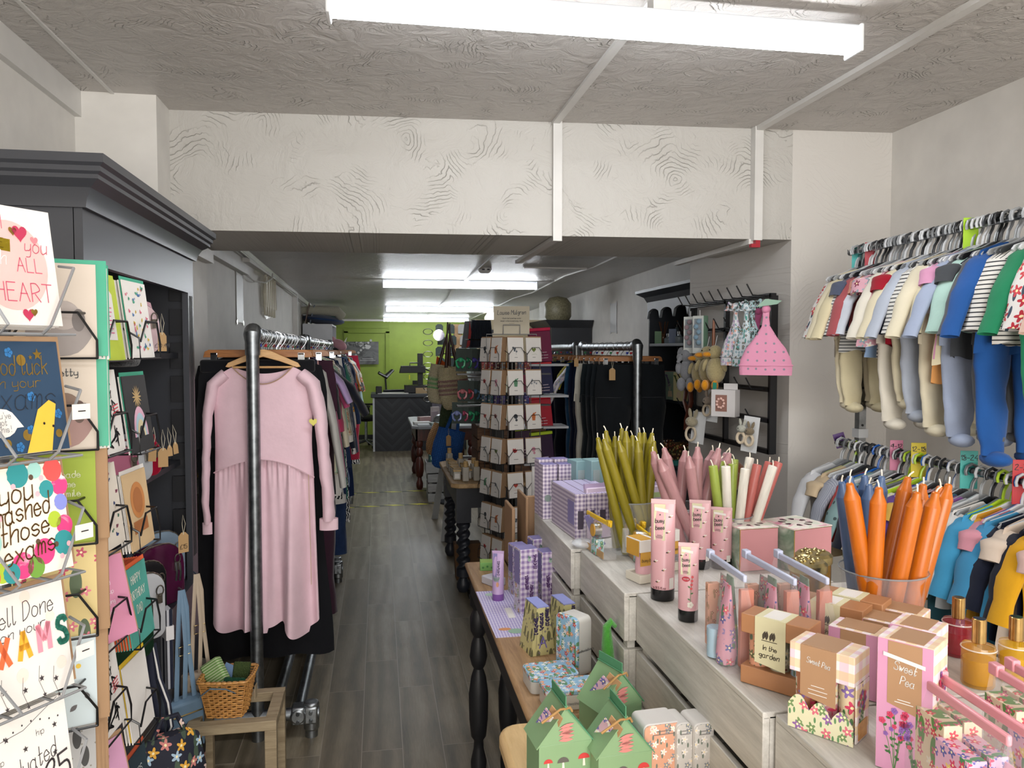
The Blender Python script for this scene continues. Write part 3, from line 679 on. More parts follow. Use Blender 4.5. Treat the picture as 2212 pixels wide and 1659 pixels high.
for k, (lab, face, env, art, (px, py), w, h) in enumerate(specs):
    # px, py: lower right corner of the card
    px, py = py, px; corner = at(px, py, Y=1.22); base = corner - Vector((cos(RZ), sin(RZ), 0)) * (w / 2)
    tilt = R(-9)
    card(w, h, face, lab, base, (tilt, 0, RZ), env, art, (.004, .006), artw=.158)
    card_stack(w, h, IV, 4, 'plain white cards stacked behind the front card, %s pocket of grey rack' % ORD[k], 'plain cards in the %s pocket of the grey rack' % ORD[k], base, (tilt, 0, RZ), (0, .009, 0), None)
    M = Matrix.Translation(base) @ Matrix.Rotation(RZ, 4, 'Z')
    wr = MB()
    for s in (-1, 1):
        wr.tube([(s * .075, -.012, .085), (s * .03, -.024, .0), (s * .03, -.005, -.012), (s * .03, .05, -.012)], .0022, 6, M=M)
        wr.tube([(s * .075, -.012, .085), (s * .082, .03, .09)], .0022, 6, M=M)
    wr.tube([(-.08, -.005, -.012), (.08, -.005, -.012), (.08, .06, -.012), (-.08, .06, -.012)], .002, 6, M=M, closed=True)
    if k in (1, 2, 3):
        lb = MB().box((.062, -.03, .055), (.028, .001, .022), M=M); o = lb.build('shelf_label', IV, rk, smooth=0); q = MB(); rows(q, 0, 0, .018, 1, .01, .0016); q.xf(M @ Matrix.Translation((.062, -.031, .055))).build('print', INK, o, smooth=0)
    wr.build('pocket', GW, rk)
pt = MB(); cc = at(-10, 900, Y=1.36)
for dx in (0, .022, .05): pt.cyl((cc.x + dx, cc.y + dx * .4, 0.0), (cc.x + dx, cc.y + dx * .4, 1.55), .006, n=8)
pt.cyl((cc.x - .02, cc.y + .05, 0), (cc.x - .02, cc.y + .05, 1.6), .018, n=12); pt.build('post', GW, rk)
MB().cyl((cc.x - .02, cc.y + .05, 0), (cc.x - .02, cc.y + .05, .02), .2, n=24).build('base', GW, rk)
# ---- black spinner behind it
BW = paint('#0e0f12', .3)
sp = thing('card_spinner', 'black wire card spinner beside the charcoal cabinet', 'card rack', (-.66, 1.56, 0))
MB().cyl((0, 0, 0), (0, 0, 1.78), .014, n=12).build('pole', BW, sp); MB().lathe([(.22, 0), (.22, .012), (.03, .03), (.02, .05)], 24).build('base', BW, sp)
for k in range(4):
    q = MB(); cx_, cy_ = ((.08, -.05), (.08, .09), (-.05, -.12), (-.1, .1))[k]; q.cyl((cx_, cy_, .05), (cx_, cy_, 1.75), .004, n=6); q.build('upright', BW, sp)
def pocket(loc, rz, w, dep=.045, hh=.075):
    M = Matrix.Translation(Vector(loc) - Vector((-.66, 1.56, 0))) @ Matrix.Rotation(rz, 4, 'Z'); q = MB(); a = w / 2
    q.tube([(-a, dep, hh), (-a - .002, -.012, hh * .55), (-a - .002, -.014, 0), (-a, dep, 0)], .0022, 6, M=M)
    q.tube([(a, dep, hh), (a * .55, -.016, hh + .0), (-a * .55 + .0, -.016, hh), (-a, -.014, hh * .45)], .0022, 6, M=M)
    q.tube([(a * .55, -.016, hh), (a, -.014, hh * .4), (a, -.014, 0), (a, dep, 0)], .0022, 6, M=M)
    q.tube([(-a, dep, 0), (a, dep, 0)], .002, 6, M=M); q.tube([(-a, -.014, 0), (a, -.014, 0)], .002, 6, M=M)
    return q.build('pocket', BW, sp)
LIME = paint('#b4c437', .55)
def art_alien(w, h):
    a = MB().flat([(-w * .3, h * .25), (w * .3, h * .25), (w * .3, h * .8), (w * .2, h * .86), (w * .12, h * .78), (-w * .12, h * .78), (-w * .2, h * .86), (-w * .3, h * .8)], y_(1)); b = MB(); rows(b, 0, h * .68, w * .45, 8, h * .05, h * .012, y_(2))
    return [('white_cat_shape', a, IV), ('pink_print', b, P('#d2568a'))]
def art_scatter(cols, n=26, seed=2, text=None, th=.012):
    def f(w, h):
        rnd = random.Random(seed); out = []
        for c in cols:
            a = MB()
            for k in range(n // len(cols)):
                x, z = rnd.uniform(-.42, .42) * w, rnd.uniform(.08, .92) * h; a.flat(leaf(x, z, rnd.uniform(.006, .014), .003, rnd.uniform(0, 3)), y_(1)); a.disc(x + .003, z + .004, .0022, y_(1), n=8)
            out.append(('doodle', a, P(c)))
        if text:
            a = MB()
            for i, tx in enumerate(text): write(a, tx, 0, h * (.55 - .13 * i), th, y_(3), None, 0)
            out.append(('lettering', a, INK))
        return out
    return f
def art_bday(w, h):
    a = MB(); write(a, "IT'S YOUR", 0, h * .8, h * .085, y_(2), w * .022, .1, .1, wide=.62); write(a, 'BIRTHDAY', 0, h * .64, h * .085, y_(2), w * .022, .1, .12, wide=.62)
    rnd = random.Random(5)
    for k in range(16): x, z = rnd.uniform(-.3, .3) * w, rnd.uniform(.06, .5) * h; stroke(a, [(x, z), (x + rnd.uniform(-.02, .02), z + rnd.uniform(0, .03)), (x + rnd.uniform(-.01, .02), z + .02)], w * .03, y_(2))
    b = MB()
    for k in range(4): b.flat([(.2 * w, h * (.42 + k * .04)), (.42 * w, h * (.45 + k * .04)), (.42 * w, h * (.465 + k * .04)), (.2 * w, h * (.435 + k * .04))], y_(3))
    return [('black_lettering', a, INK), ('red_stripe', b, P('#c8404c'))]
def art_text(lines, col, th, x=0, z0=.8, dz=.12, slant=.0, w_=None, font_w=.8):
    def f(w, h):
        a = MB()
        for i, tx in enumerate(lines): write(a, tx, x * w, h * (z0 - dz * i), th, y_(2), w_, slant, wide=font_w)
        return [('lettering', a, P(col))]
    return f
def art_blob(cols, text=None, kind='dog'):
    def f(w, h):
        a = MB().flat([(w * .05 + w * .38 * cos(t) * (1 + .1 * sin(3 * t)), h * .22 + h * .2 * sin(t)) for t in [i * pi / 10 for i in range(20)]], y_(1)); b = MB().disc(w * .1, h * .45, w * .2, y_(2)); c = MB().disc(w * .28, h * .4, w * .08, y_(2.5), rz=h * .12)
        out = [('body_drawing', a, P(cols[0])), ('head_drawing', b, P(cols[1])), ('ear_drawing', c, P(cols[2]))]
        if text: q = MB(); write(q, text, w * .1, h * .78, .012, y_(3)); out.append(('lettering', q, INK))
        return out
    return f
def art_rainbow(w, h):
    out = []
    for k, c in enumerate(('#d8a9bd', '#a9c3cf', '#d7c9a3', '#2a2a2c')):
        r = w * (.3 - .065 * k); out.append(('rainbow_arc', MB().flat([(r * cos(t), h * .2 + h * .0 + r * 1.7 * sin(t)) for t in [i * pi / 12 for i in range(13)]], y_(1 + k)), P(c)))
    a = MB()
    for k in range(14): a.flat(leaf(0, h * .72, w * .2, .002, k * .45), y_(1))
    out.append(('sun_drawing', a, P('#b79a6a'))); return out
def art_bear(w, h): return [('orange_drawing', MB().disc(0, h * .62, w * .3, y_(1), rz=h * .24), P('#c07f48')), ('brown_print', MB().disc(0, h * .62, w * .2, y_(2), rz=h * .17).flat([(-w * .3, h * .2), (w * .3, h * .2), (w * .3, h * .36), (-w * .3, h * .36)], y_(1)), P('#a86a3c'))]
def art_cats(w, h):
    a = MB(); rnd = random.Random(8)
    for k in range(9): a.flat(leaf(rnd.uniform(-.4, .4) * w, rnd.uniform(.1, .85) * h, .015, .004, rnd.uniform(0, 3)), y_(1))
    return [('cat_drawing', a, P('#5d5a5c')), ('yellow_flower', MB().disc(w * .2, h * .6, .004, y_(1)).disc(w * .28, h * .63, .004, y_(1)), P('#d8b53a'))]
rowY = [778, 978, 1183, 1385, 1582, 1790]
A0 = R(20)  # side facing the camera; side B faces the aisle
def sideA(k): p = at((120, 122, 120, 122, 122, 122)[k], rowY[k] - 4, Y=1.37); return p, (R(-6), 0, A0)
def sideB(k, col):
    p = at((243, 311)[col], rowY[k] + (2, -4)[col], Y=(1.545, 1.70)[col]); return p, (R(-7), 0, R(86))
CW, CHh = .122, .158
sideA_spec = [('cream card with a grey animal drawing and teal envelope, top left of the black spinner', paint('#c9bdb0', .6), TEAL, art_blob(['#8f8784', '#a79d98', '#6f6866'])),
              ('cream card with a brown dog drawing and teal envelope in the black spinner', paint('#c8bcae', .6), TEAL, art_blob(['#9a7a74', '#7d6658', '#5f4b42'], 'pretty')),
              ('lime green card with kraft envelopes in the black spinner', paint('#8ea21c', .55), KR, art_text(['made', 'me', 'smile'], '#dfe3c0', .011, .2, .7, .1)),
              ('straw coloured card with red tulip print in the black spinner', floral('#cdb87c', ['#b53c5a', '#d07080'], '#47583a', 34, .3, 26, .4), KR, None),
              ('pale blue card with small cats drawn on it in the black spinner', paint('#c5d3d8', .6), KR, art_cats),
              ('grey card with black leaf sprigs, lowest on the left of the black spinner', floral('#9f9f9f', ['#2a2a2a'], '#2a2a2a', 60, .1, 40, .45), None, None)]
for k, (lab, face, env, art) in enumerate(sideA_spec):
    p, rot = sideA(k); card(CW, CHh, face, lab, p, rot, env, art, (.014 if k < 2 else .016, .006))
    card_stack(CW, CHh, IV if k < 2 else KR, 3, 'cards tucked behind the front card in the %s left pocket of black spinner' % ORD[k], 'cards in the %s left pocket of the black spinner' % ORD[k], p, rot, (.006, .009, 0), TEAL if k < 2 else KR)
    pocket(p, A0, .12)
    pocket(p + Vector((-.13, -.04, 0)), A0, .12)
Bn = [('lime green card with a white cat shape, front of its stack in the black spinner', LIME, LIME, art_alien, 4, .0075), ('white card with black birthday lettering in row two of the black spinner', IV, None, art_bday, 8, .006), ('cream card with tiny coloured icons in the black spinner', paint('#d8cfc2', .6), None, art_scatter(['#7d3f55', '#3f6f5c', '#2f3f6f'], 18, 5), 7, .0065),
      ('pink card about growing up leaning alone in the black spinner', paint('#d08aa6', .5), KR, art_text(['Look at', 'you being', 'a grown up', 'and buying', 'a house'], '#f4e3ea', .0085, 0, .8, .12, font_w=.75), 0, 0), ('white card with black birthday lettering on a very thick stack in the black spinner', IV, KR, art_bday, 14, .0055),
      ('pink card asking how old we are telling people you are', paint('#c995b4', .5), KR, art_text(['Let me know', 'how old', "we're telling", 'people you', 'are'], '#2a2230', .0085, 0, .8, .13, font_w=.7), 0, 0)]
Bf = [('white card with blue and pink doodles in the black spinner', IV, TEAL, art_scatter(['#3f6fa8', '#3f9c7a', '#d0687f', '#d8b53a'], 40, 3), 3, .006), ('charcoal card with a pastel rainbow and gold sun in the black spinner', paint('#2d2c2e', .6), TEAL, art_rainbow, 1, .006), ('tan card with an orange oval bear drawing in the black spinner', paint('#c9ac84', .6), IV, art_bear, 3, .006),
      ('teal card spelling out happy birthday dad with orange envelope', paint('#4f9c90', .5), paint('#e2653a', .5), art_text(['HAPPY', 'BIRTHDAY', 'DAD'], '#e8e4da', .017, 0, .78, .2, font_w=.62), 7, .0055), ('white card with a yellow edge in the black spinner', IV, paint('#d9b62e', .5), None, 2, .006), ('dark blue card with an orange envelope, lowest in the black spinner', paint('#2a3a44', .6), paint('#c4583a', .5), art_text(['CHEERS'], '#dfe3e0', .014, 0, .7), 1, .01)]
for col, spec in ((0, Bn), (1, Bf)):
    for k, (lab, face, env, art, n, st) in enumerate(spec):
        p, rot = sideB(k, col)
        if n == 0: rot = (R(-14), R(0), R(62))
        card(CW, CHh, face, lab, p, rot, env, art, (.004, .006))
        if n:
            card_stack(CW, CHh, face if k in (0, 3) else IV, n, 'cards stacked edge-on in the %s %s pocket on the aisle side of black spinner' % (ORD[k], ('near', 'far')[col]), 'cards in the %s %s aisle pocket of the black spinner' % (ORD[k], ('near', 'far')[col]), p, rot, (0, st, 0), (paint('#e2653a', .5) if (k == 3 and col) else None), None)
        pocket(p, R(86), .11)
# ================================================================ CLOTHES
def panels(mb, prof, neck=.45, slope=.25, nf=.06, nb=.015, depth=.03, fold=(5, .012, 0), hem=0, nu=28, nv=22, mi=0, M=None, off=(0, 0)):
    """front and back of a hanging garment. prof: (v, halfwidth) from top to hem, in metres; origin = collar centre"""
    L = prof[-1][0]
    def hw(z):
        for (a, wa), (b, wb) in zip(prof, prof[1:]):
            if z <= b: t = (z - a) / max(1e-6, b - a); t = t * t * (3 - 2 * t); return wa + (wb - wa) * t
        return prof[-1][1]
    w0 = prof[0][1]; k, amp, ph = fold
    for side in (-1, 1):
        vs = []
        for j in range(nv + 1):
            v = j / nv
            for i in range(nu + 1):
                u = -1 + 2 * i / nu; au = abs(u)
                dip = nf if side < 0 else nb
                top = -(au - neck) / (1 - neck) * slope * w0 if au > neck else -dip * (1 - (au / max(neck, 1e-3)) ** 2) if neck > 0 else 0
                z = top + (-L - hem * sin(k * u * 1.7 + ph) - top) * v
                w = hw(min(L, -z)) if v > 0 else w0
                s = min(1, v * 1.4)
                y = side * depth * max(0, 1 - u * u) ** .5 * (.45 + .75 * s) + amp * s * sin(k * u * pi / 2 + ph + .5 * v) * (1 if side < 0 else .8) * (1 - au ** 4)
                vs.append((u * w + off[0] + amp * .3 * s * sin(7 * v + ph), y + off[1], z))
        n = nu + 1; mb.add(vs, [(j * n + i, j * n + i + 1, (j + 1) * n + i + 1, (j + 1) * n + i) for j in range(nv) for i in range(nu)], mi, M)
    return mb
def sleeve(mb, p, w=.06, flat=.45, n=14, mi=0, M=None):
    k = len(p); rs = w if isinstance(w, (list, tuple)) else [w] * k
    q = []; r2 = []
    for i in range(k - 1):
        for t in (0, .25, .5, .75): a, b = Vector(p[i]), Vector(p[i + 1]); q.append(a.lerp(b, t)); r2.append((rs[i] + (rs[i + 1] - rs[i]) * t) * (1 + .05 * sin(4 * i + 6 * t)))
    q.append(Vector(p[-1])); r2.append(rs[-1]); b = len(mb.v); mb.tube(q, r2, n, mi, 'start', M, flat); wr = rs[0] * .03
    for i in range(b, len(mb.v)):
        x, y, z = mb.v[i]; mb.v[i] = (x + wr * sin(z * 62 + y * 30), y + wr * 1.6 * sin(z * 41 + x * 95), z)
    return mb
WOODH = wood('#7a4a28', '#a9713f', 3, 'X', .35); WOODL = wood('#b98a55', '#d8ae78', 3, 'X', .4); CHR = metal('#b8bbbf', .18)
def hanger(loc, rz, label, kind='wood', m=None, w=.21, group='wooden clothes hangers on the pipe rails', r=.026, cube=None):
    t = thing('clothes_hanger', label, 'hanger', loc, (0, 0, rz), group); m = m or WOODH
    h = MB(); h.tube([(-r * .8, 0, -r * .55), (-r * 1.05, 0, 0), (-r * .72, 0, r * .75), (0, 0, r * 1.05), (r * .74, 0, r * .75), (r * 1.05, 0, 0), (r * .7, 0, -r * .8), (0, 0, -.05), (0, 0, -.075)], .0019, 6); h.build('hook', CHR, t)
    if kind == 'wood':
        a = [(-w, -.135), (-w * .93, -.118), (-w * .5, -.088), (-.03, -.066), (0, -.06), (.03, -.066), (w * .5, -.088), (w * .93, -.118), (w, -.135), (w * .9, -.138), (w * .45, -.112), (0, -.092), (-w * .45, -.112), (-w * .9, -.138)]
        MB().prism(a, -.007, .007).build('arms', m, t, bevel=.002); MB().cyl((-w * .82, 0, -.137), (w * .82, 0, -.137), .005).build('bar', m, t)
    else:
        MB().prism([(-w, -.095), (-w * .97, -.07), (-w * .9, -.062), (w * .9, -.062), (w * .97, -.07), (w, -.095)], -.006, .006).build('arms', m, t, bevel=.002)
        c = MB()
        for s in (-1, 1):
            c.box((s * w * .8, 0, -.10), (.028, .016, .05)); c.tube([(s * w * .8 - .012, -.009, -.08), (s * w * .8 + .012, -.009, -.08)], .004, 6)
        c.build('clip', CHR, t)
    if cube: MB().box((0, 0, -r - .012), (.014, .014, .014)).build('size_cube', paint(cube, .4), t, bevel=.002)
    return t
def top(label, m, loc, rz=0, hw=.23, L=.62, sl=.55, sw=.055, nf=.06, cat='top', name='hanging_shirt', k=5, amp=.012, sleeves=2, neck=.36, depth=.03, flare=1.05, ph=0, dz=-.075, splay=.16, group=None, sm=None, collar=None):
    t = thing(name, label, cat, loc, (0, 0, rz), group)
    mb = MB(); panels(mb, [(0, hw * .92), (.16 * hw / .23, hw), (L * .5, hw * .93), (L, hw * flare)], neck, .22, nf, .01, depth, (k, amp, ph), amp * .6)
    mb.xf(Matrix.Translation((0, 0, dz))); mb.build('body', m, t, smooth=60)
    if sleeves:
        for s in (-1, 1):
            q = MB(); x0 = s * hw * .9; z0 = dz - .05 * hw / .23
            sleeve(q, [(x0 - s * sw * .5, 0, z0 - .02), (x0 + s * sw * .35, -.004, z0 - sw), (x0 + s * (sw * .5 + sl * splay * .5), -.008, z0 - sl * .5), (x0 + s * (sw * .4 + sl * splay), -.012, z0 - sl)], [sw * 1.05, sw * 1.1, sw * .9, sw * .8], .4)
            q.build('sleeve', sm or m, t, smooth=60)
    if collar:
        q = MB(); q.tube([(hw * neck * cos(a), -depth * .5 * sin(a) - .004, dz + .004 - nf * max(0, sin(a)) * .9) for a in [i * 2 * pi / 16 for i in range(16)]], .006, 6, closed=True); q.build('neckband', collar, t)
    return t
def legs(label, m, loc, rz=0, hw=.17, L=1.0, name='trousers', cat='trousers', dz=-.115, spread=.0, wleg=None, feet=False, flare=1.0, rise=.26, group=None, cuff=None, ph=0, waist=None):
    t = thing(name, label, cat, loc, (0, 0, rz), group); wl = wleg or hw * .52
    mb = MB(); panels(mb, [(0, hw), (rise * .5, hw * 1.06), (rise, hw * 1.08)], 0, 0, 0, 0, .03, (3, .006, ph), 0, 20, 8); mb.xf(Matrix.Translation((0, 0, dz)))
    mb.build('waist', waist or m, t, smooth=60)
    for s in (-1, 1):
        q = MB(); z0 = dz - rise * .8; x = s * hw * .52
        p = [(x, 0, z0), (x + s * spread * .4, .004, z0 - (L - rise) * .35), (x + s * spread * .8, -.004, z0 - (L - rise) * .7), (x + s * spread, 0, dz - L)]
        sleeve(q, p, [wl * 1.02, wl * .95, wl * .93 * flare, wl * flare], .42)
        if feet: q.ball((p[3][0], -wl * .5, p[3][2] - wl * .15), wl, 12, 7, sc=(.9, 1.25, .55))
        q.build('leg', m, t, smooth=60)
        if cuff: MB().tube([(p[3][0], 0, p[3][2] + .05), (p[3][0], 0, p[3][2] - .005)], wl * flare * 1.07, 14, flat=.46, cap=False).build('turned_up_cuff', cuff, t)
    return t
def pipe_rack(label, X, ya, yb, z, side=.2, near_post=True, far_post=True, feet=True, group=None, clamp=True):
    GAL = metal('#8d9296', .38, .22, 30); t = thing('pipe_clothes_rail', label, 'clothes rail', (X, ya, 0)); r = .0265; ln = yb - ya
    MB().cyl((0, .03, z), (0, ln - .03, z), r, n=16).build('rail', GAL, t)
    for k, (y, on) in enumerate(((0, near_post), (ln, far_post))):
        if not on: continue
        MB().cyl((0, y, .0), (0, y, z), r, n=16).build('post', GAL, t)
        s = 1 if k == 0 else -1
        e = MB().tube([(0, y, z - .085), (0, y, z - .03), (0, y, z), (0, y + s * .02, z + .012), (0, y + s * .07, z + .0)], [.031, .031, .036, .037, .031], 16); e.build('elbow', GAL, t)
        if feet:
            f = MB().cyl((-side, y, .1), (side * 1.15, y, .1), r, n=16).cyl((side, y, 0), (side, y, .12), r, n=16).cyl((-side, y, 0), (-side, y, .12), r, n=16); f.build('foot_bar', GAL, t)
            if clamp:
                for x in (side * .76, side):
                    c = MB().box((x, y, .1), (.056, .07, .075)); c.tube([(x, y, .03), (x, y, .15)] if x == side else [(x, y - .04, .1), (x, y + .04, .1)], .033, 14); o = c.build('clamp', metal('#a3a8ab', .35), t, bevel=.008)
                    q = MB()
                    for zz in (.115, .08): q.cyl((x, y - .046, zz), (x, y - .036, zz), .008, n=10)
                    q.build('grub_screw', metal('#6d7173', .3), o)
    if feet:
        for x in (side * .76, side * .28): MB().cyl((x, 0, .1), (x, ln, .1), r * .9, n=14).build('base_bar', GAL, t)
    return t
RZT = 1.715
pipe_rack('galvanised pipe clothes rail with the pink dress on its end', -.515, 3.33, 5.55, RZT, .22)
pipe_rack('galvanised pipe clothes rail deeper in the shop, left side', -.51, 5.66, 8.4, RZT + .0, .2, near_post=True)
# ---- the pink dress
PINK = cloth('#e3c3cd', .05, 1400)
t = thing('dress', 'dusty pink long sleeved dress facing the camera on the left rail end', 'dress', (-.487, 3.43, RZT))
mb = MB(); panels(mb, [(0, .19), (.12, .205), (.32, .20), (.50, .205)], .66, .2, .075, .03, .045, (2.2, .006, .4), 0, 40, 22)
b = mb.xf(Matrix.Translation((0, 0, -.135)))
def seam(u): return -.135 - .44 + .05 * (1 - (u + .1) ** 2 * 1.5)
for i, v in enumerate(mb.v):
    u = v[0] / .205
    if v[2] < seam(u) - 0: mb.v[i] = (v[0], v[1], max(v[2], seam(u) - .005))
mb.build('bodice', PINK, t, smooth=60)
vs = []; nu, nv = 110, 40
mb = MB()
for side in (-1, 1):
    vs = []
    for j in range(nv + 1):
        v = j / nv
        for i in range(nu + 1):
            u = -1 + 2 * i / nu; zt = seam(u); zb = -1.255 + .012 * sin(5 * u + 1) - (.02 if -.15 < u < .02 or .4 < u < .8 else 0) + (.025 if side > 0 else 0) - .016 * cos(9 * u)
            z = zt + (zb - zt) * v; w = .205 + .012 * v
            g = max(0, 1 - v * 5) * .006 * sin(u * 58) + .004 * (1 - v) * sin(u * 31 + 1)
            f = (.042 * sin(u * 8.2 + .6) + .024 * sin(u * 13.5 + 2.2 + v)) * min(1, .25 + v * 1.1)
            vs.append((u * w + .012 * v * sin(u * 9), side * .05 * (1 - u * u) ** .5 * (.7 + .5 * v) + (f + g) * (1 - abs(u) ** 6), z))
    n = nu + 1; mb.add(vs, [(j * n + i, j * n + i + 1, (j + 1) * n + i + 1, (j + 1) * n + i) for j in range(nv) for i in range(nu)])
mb.build('skirt', PINK, t, smooth=60)
q = MB()
sm_ = MB().tube([(u * .207, -.045 * (1 - u * u) ** .5 - .008, seam(u)) for u in [-1 + i / 10 for i in range(21)]], .0028, 6); sm_.build('waist_seam', PINK, t)
hm = MB()
for s in (-1, 1):
    q = MB(); sleeve(q, [(s * .155, 0, -.165), (s * .205, -.004, -.21), (s * (.235 if s > 0 else .228), -.012, -.34), (s * (.25 if s > 0 else .235), -.02, -.52), (s * (.268 if s > 0 else .24), -.025, -.70), (s * (.268 if s > 0 else .235), -.02, -.80)], [.05, .058, .05, .045, .047, .044] if s > 0 else [.045, .05, .036, .03, .028, .024], .55, 20); q.build('sleeve', PINK, t, smooth=60)
    x = .268 if s > 0 else -.235; MB().tube([(x, -.02, -.795), (x, -.02, -.845)], .04 if s > 0 else .02, 18, flat=.55, cap=False).build('cuff', PINK, t)
nb = MB(); nb.tube([(.19 * .66 * u, -.045 * .45 - .004, -.135 - .075 * (1 - u * u) + .002) for u in [-1 + i / 8 for i in range(17)]], .0022, 6); nb.build('neckband', paint('#b08f70', .4), t)
ph_ = MB().flat(heart(.21, -.37, .018), -.06); ph_.build('yellow_heart_patch', paint('#d9cf6a', .7), t)
zz = MB().tube([(.185, -.03, -.6), (.19, -.034, -.9), (.192, -.034, -1.08)], .0014, 5); zz.build('side_seam', paint('#c2a98a', .6), t)
hanger((-.487, 3.43, RZT), 0, 'pale wooden hanger inside the dusty pink dress', m=WOODL, w=.155)
# ---- what hangs behind it: (kind, y, material, words, options)
BLK, NVY, PLD = cloth('#0d0e13', .15), cloth('#141a2c', .15), plaid('#b98a35', '#5b4a22', '#3c3320', .045)
DENIM, DEN2 = cloth('#22365a', .25, 1400), cloth('#1a2746', .25, 1400)
ZEB = zebra('#e4e2de', '#14161c', 14, .5, 7)
lay = [('clip', 3.475, BLK, 'black velvet skirt on a long clip hanger right behind the pink dress', dict(hw=.24, L=.38), 'skirt'),
 ('dress', 3.53, BLK, 'long plain black dress whose hem shows below the pink dress', dict(hw=.285, L=1.35, sl=.0, amp=.02), 'dress'),
 ('top', 3.60, PLD, 'mustard checked shirt peeking out left of the pink dress', dict(hw=.235, L=.98, sl=.5, sw=.05, splay=.05), 'shirt'),
 ('clip', 3.67, NVY, 'dark navy skirt with wide waistband right of the pink dress', dict(hw=.23, L=.5), 'skirt'),
 ('legs', 3.80, cloth('#c0908a', .06), 'dusty pink corduroy trousers behind the navy skirt', dict(hw=.235, L=.92), 'trousers'),
 ('top', 3.90, cloth('#b7b5b0', .05), 'pale grey long sleeved top behind the pink corduroy trousers', dict(hw=.24, L=.62, sl=.62), 'top'),
 ('legs', 4.0, cloth('#351b2a', .1), 'burgundy wide trousers, longest in the left rail after the black dress', dict(hw=.285, L=1.3), 'trousers'),
 ('top', 4.09, cloth('#a33c66', .08), 'magenta fine knit top on the left rail', dict(hw=.24, L=.7, sl=.6), 'top'),
 ('top', 4.17, BLK, 'black top next to the magenta knit on the left rail', dict(hw=.25, L=.6, sl=.3), 'top'),
 ('top', 4.25, cloth('#a58fb8', .08), 'lilac tee on the left rail', dict(hw=.25, L=.55, sl=.22, splay=.5), 'top'),
 ('top', 4.33, cloth('#c2527e', .08), 'rose pink tee behind the lilac tee', dict(hw=.25, L=.72, sl=.25, splay=.4), 'top'),
 ('dress', 4.42, cloth('#10131f', .1), 'black dress with flared elbow sleeves on the left rail', dict(hw=.26, L=.8, sl=.3, splay=.6, sw=.07), 'dress'),
 ('top', 4.51, cloth('#b03a5c', .1), 'raspberry red blouse on the left rail', dict(hw=.25, L=.95, sl=.4), 'blouse'),
 ('top', 4.60, cloth('#d6cdb4', .06), 'cream ribbed top on the left rail', dict(hw=.25, L=.7, sl=.5), 'top'),
 ('top', 4.69, cloth('#9cc0a6', .06), 'mint green top beside the cream ribbed top', dict(hw=.25, L=.72, sl=.4), 'top'),
 ('top', 4.78, floral('#c9c2a8', ['#7d5b3a', '#b0664a', '#5f7a5a'], '#6d7a52', 30, .4), 'beige leafy print blouse on the left rail', dict(hw=.26, L=.75, sl=.45), 'blouse'),
 ('top', 4.88, cloth('#dcd9d2', .05), 'white long tunic on the left rail', dict(hw=.26, L=.9, sl=.5), 'tunic'),
 ('top', 4.97, NVY, 'navy jumper left of the brush print dress', dict(hw=.26, L=.68, sl=.55), 'jumper'),
 ('dress', 5.07, ZEB, 'navy and white brush print dress on the left rail', dict(hw=.27, L=.95, sl=.6), 'dress'),
 ('top', 5.18, cloth('#1b2a4a', .15), 'dark blue denim shirt behind the brush print dress', dict(hw=.28, L=.75, sl=.6), 'shirt'),
 ('legs', 5.30, cloth('#e0ddd8', .04), 'white jeans with turned-up cuffs', dict(hw=.27, L=.98, cuff=cloth('#e0ddd8', .04)), 'jeans'),
 ('legs', 5.42, DENIM, 'dark blue jeans hanging to ankle height at the rail end', dict(hw=.28, L=1.36), 'jeans'),
 ('top', 5.80, cloth('#3d8570', .1), 'teal green dress showing under the white jeans', dict(hw=.27, L=1.1, sl=.3), 'dress'),
 ('dress', 5.95, zebra('#e4e2de', '#14161c', 20, .5, 9), 'black and white squiggle print dress on the far left rail', dict(hw=.28, L=1.3, sl=.3), 'dress'),
 ('top', 6.1, cloth('#2a3a5c', .2), 'indigo shirt dress on the far left rail', dict(hw=.28, L=.9, sl=.5), 'dress'),
 ('legs', 6.3, cloth('#6a86a8', .2), 'light blue jeans on the far left rail', dict(hw=.26, L=1.05), 'jeans'),
 ('dress', 6.5, cloth('#16264c', .1), 'navy blue maxi dress on the far left rail', dict(hw=.28, L=1.2, sl=.2), 'dress'),
 ('dress', 6.8, floral('#dcd6ca', ['#c0473c', '#e08a35', '#3a3f4a'], '#d98a3a', 12, .5, 14, .5), 'white dress with red and orange brush flowers', dict(hw=.29, L=.62, sl=.28, splay=.3), 'dress'),
 ('dress', 7.1, floral('#d8cfc0', ['#e09a2c', '#c9c2b4', '#b8432f'], '#5a5a5a', 14, .5, 14, .5), 'orange patterned blouse behind the red flower dress', dict(hw=.29, L=.7, sl=.3, splay=.3), 'blouse'),
 ('top', 7.4, cloth('#a8c4c8', .1), 'pale aqua shirt towards the end of the far left rail', dict(hw=.29, L=.9, sl=.5), 'shirt'),
 ('legs', 7.7, cloth('#a81f3c', .1), 'bright red trousers near the end of the far left rail', dict(hw=.32, L=1.02), 'trousers'),
 ('dress', 8.0, ZEB, 'monochrome print skirt, last on the far left rail', dict(hw=.3, L=1.15, sl=0), 'skirt')]
cubes = ['#c01f2c', '#2a3fae', None, '#c01f2c', '#2f9a58', None]
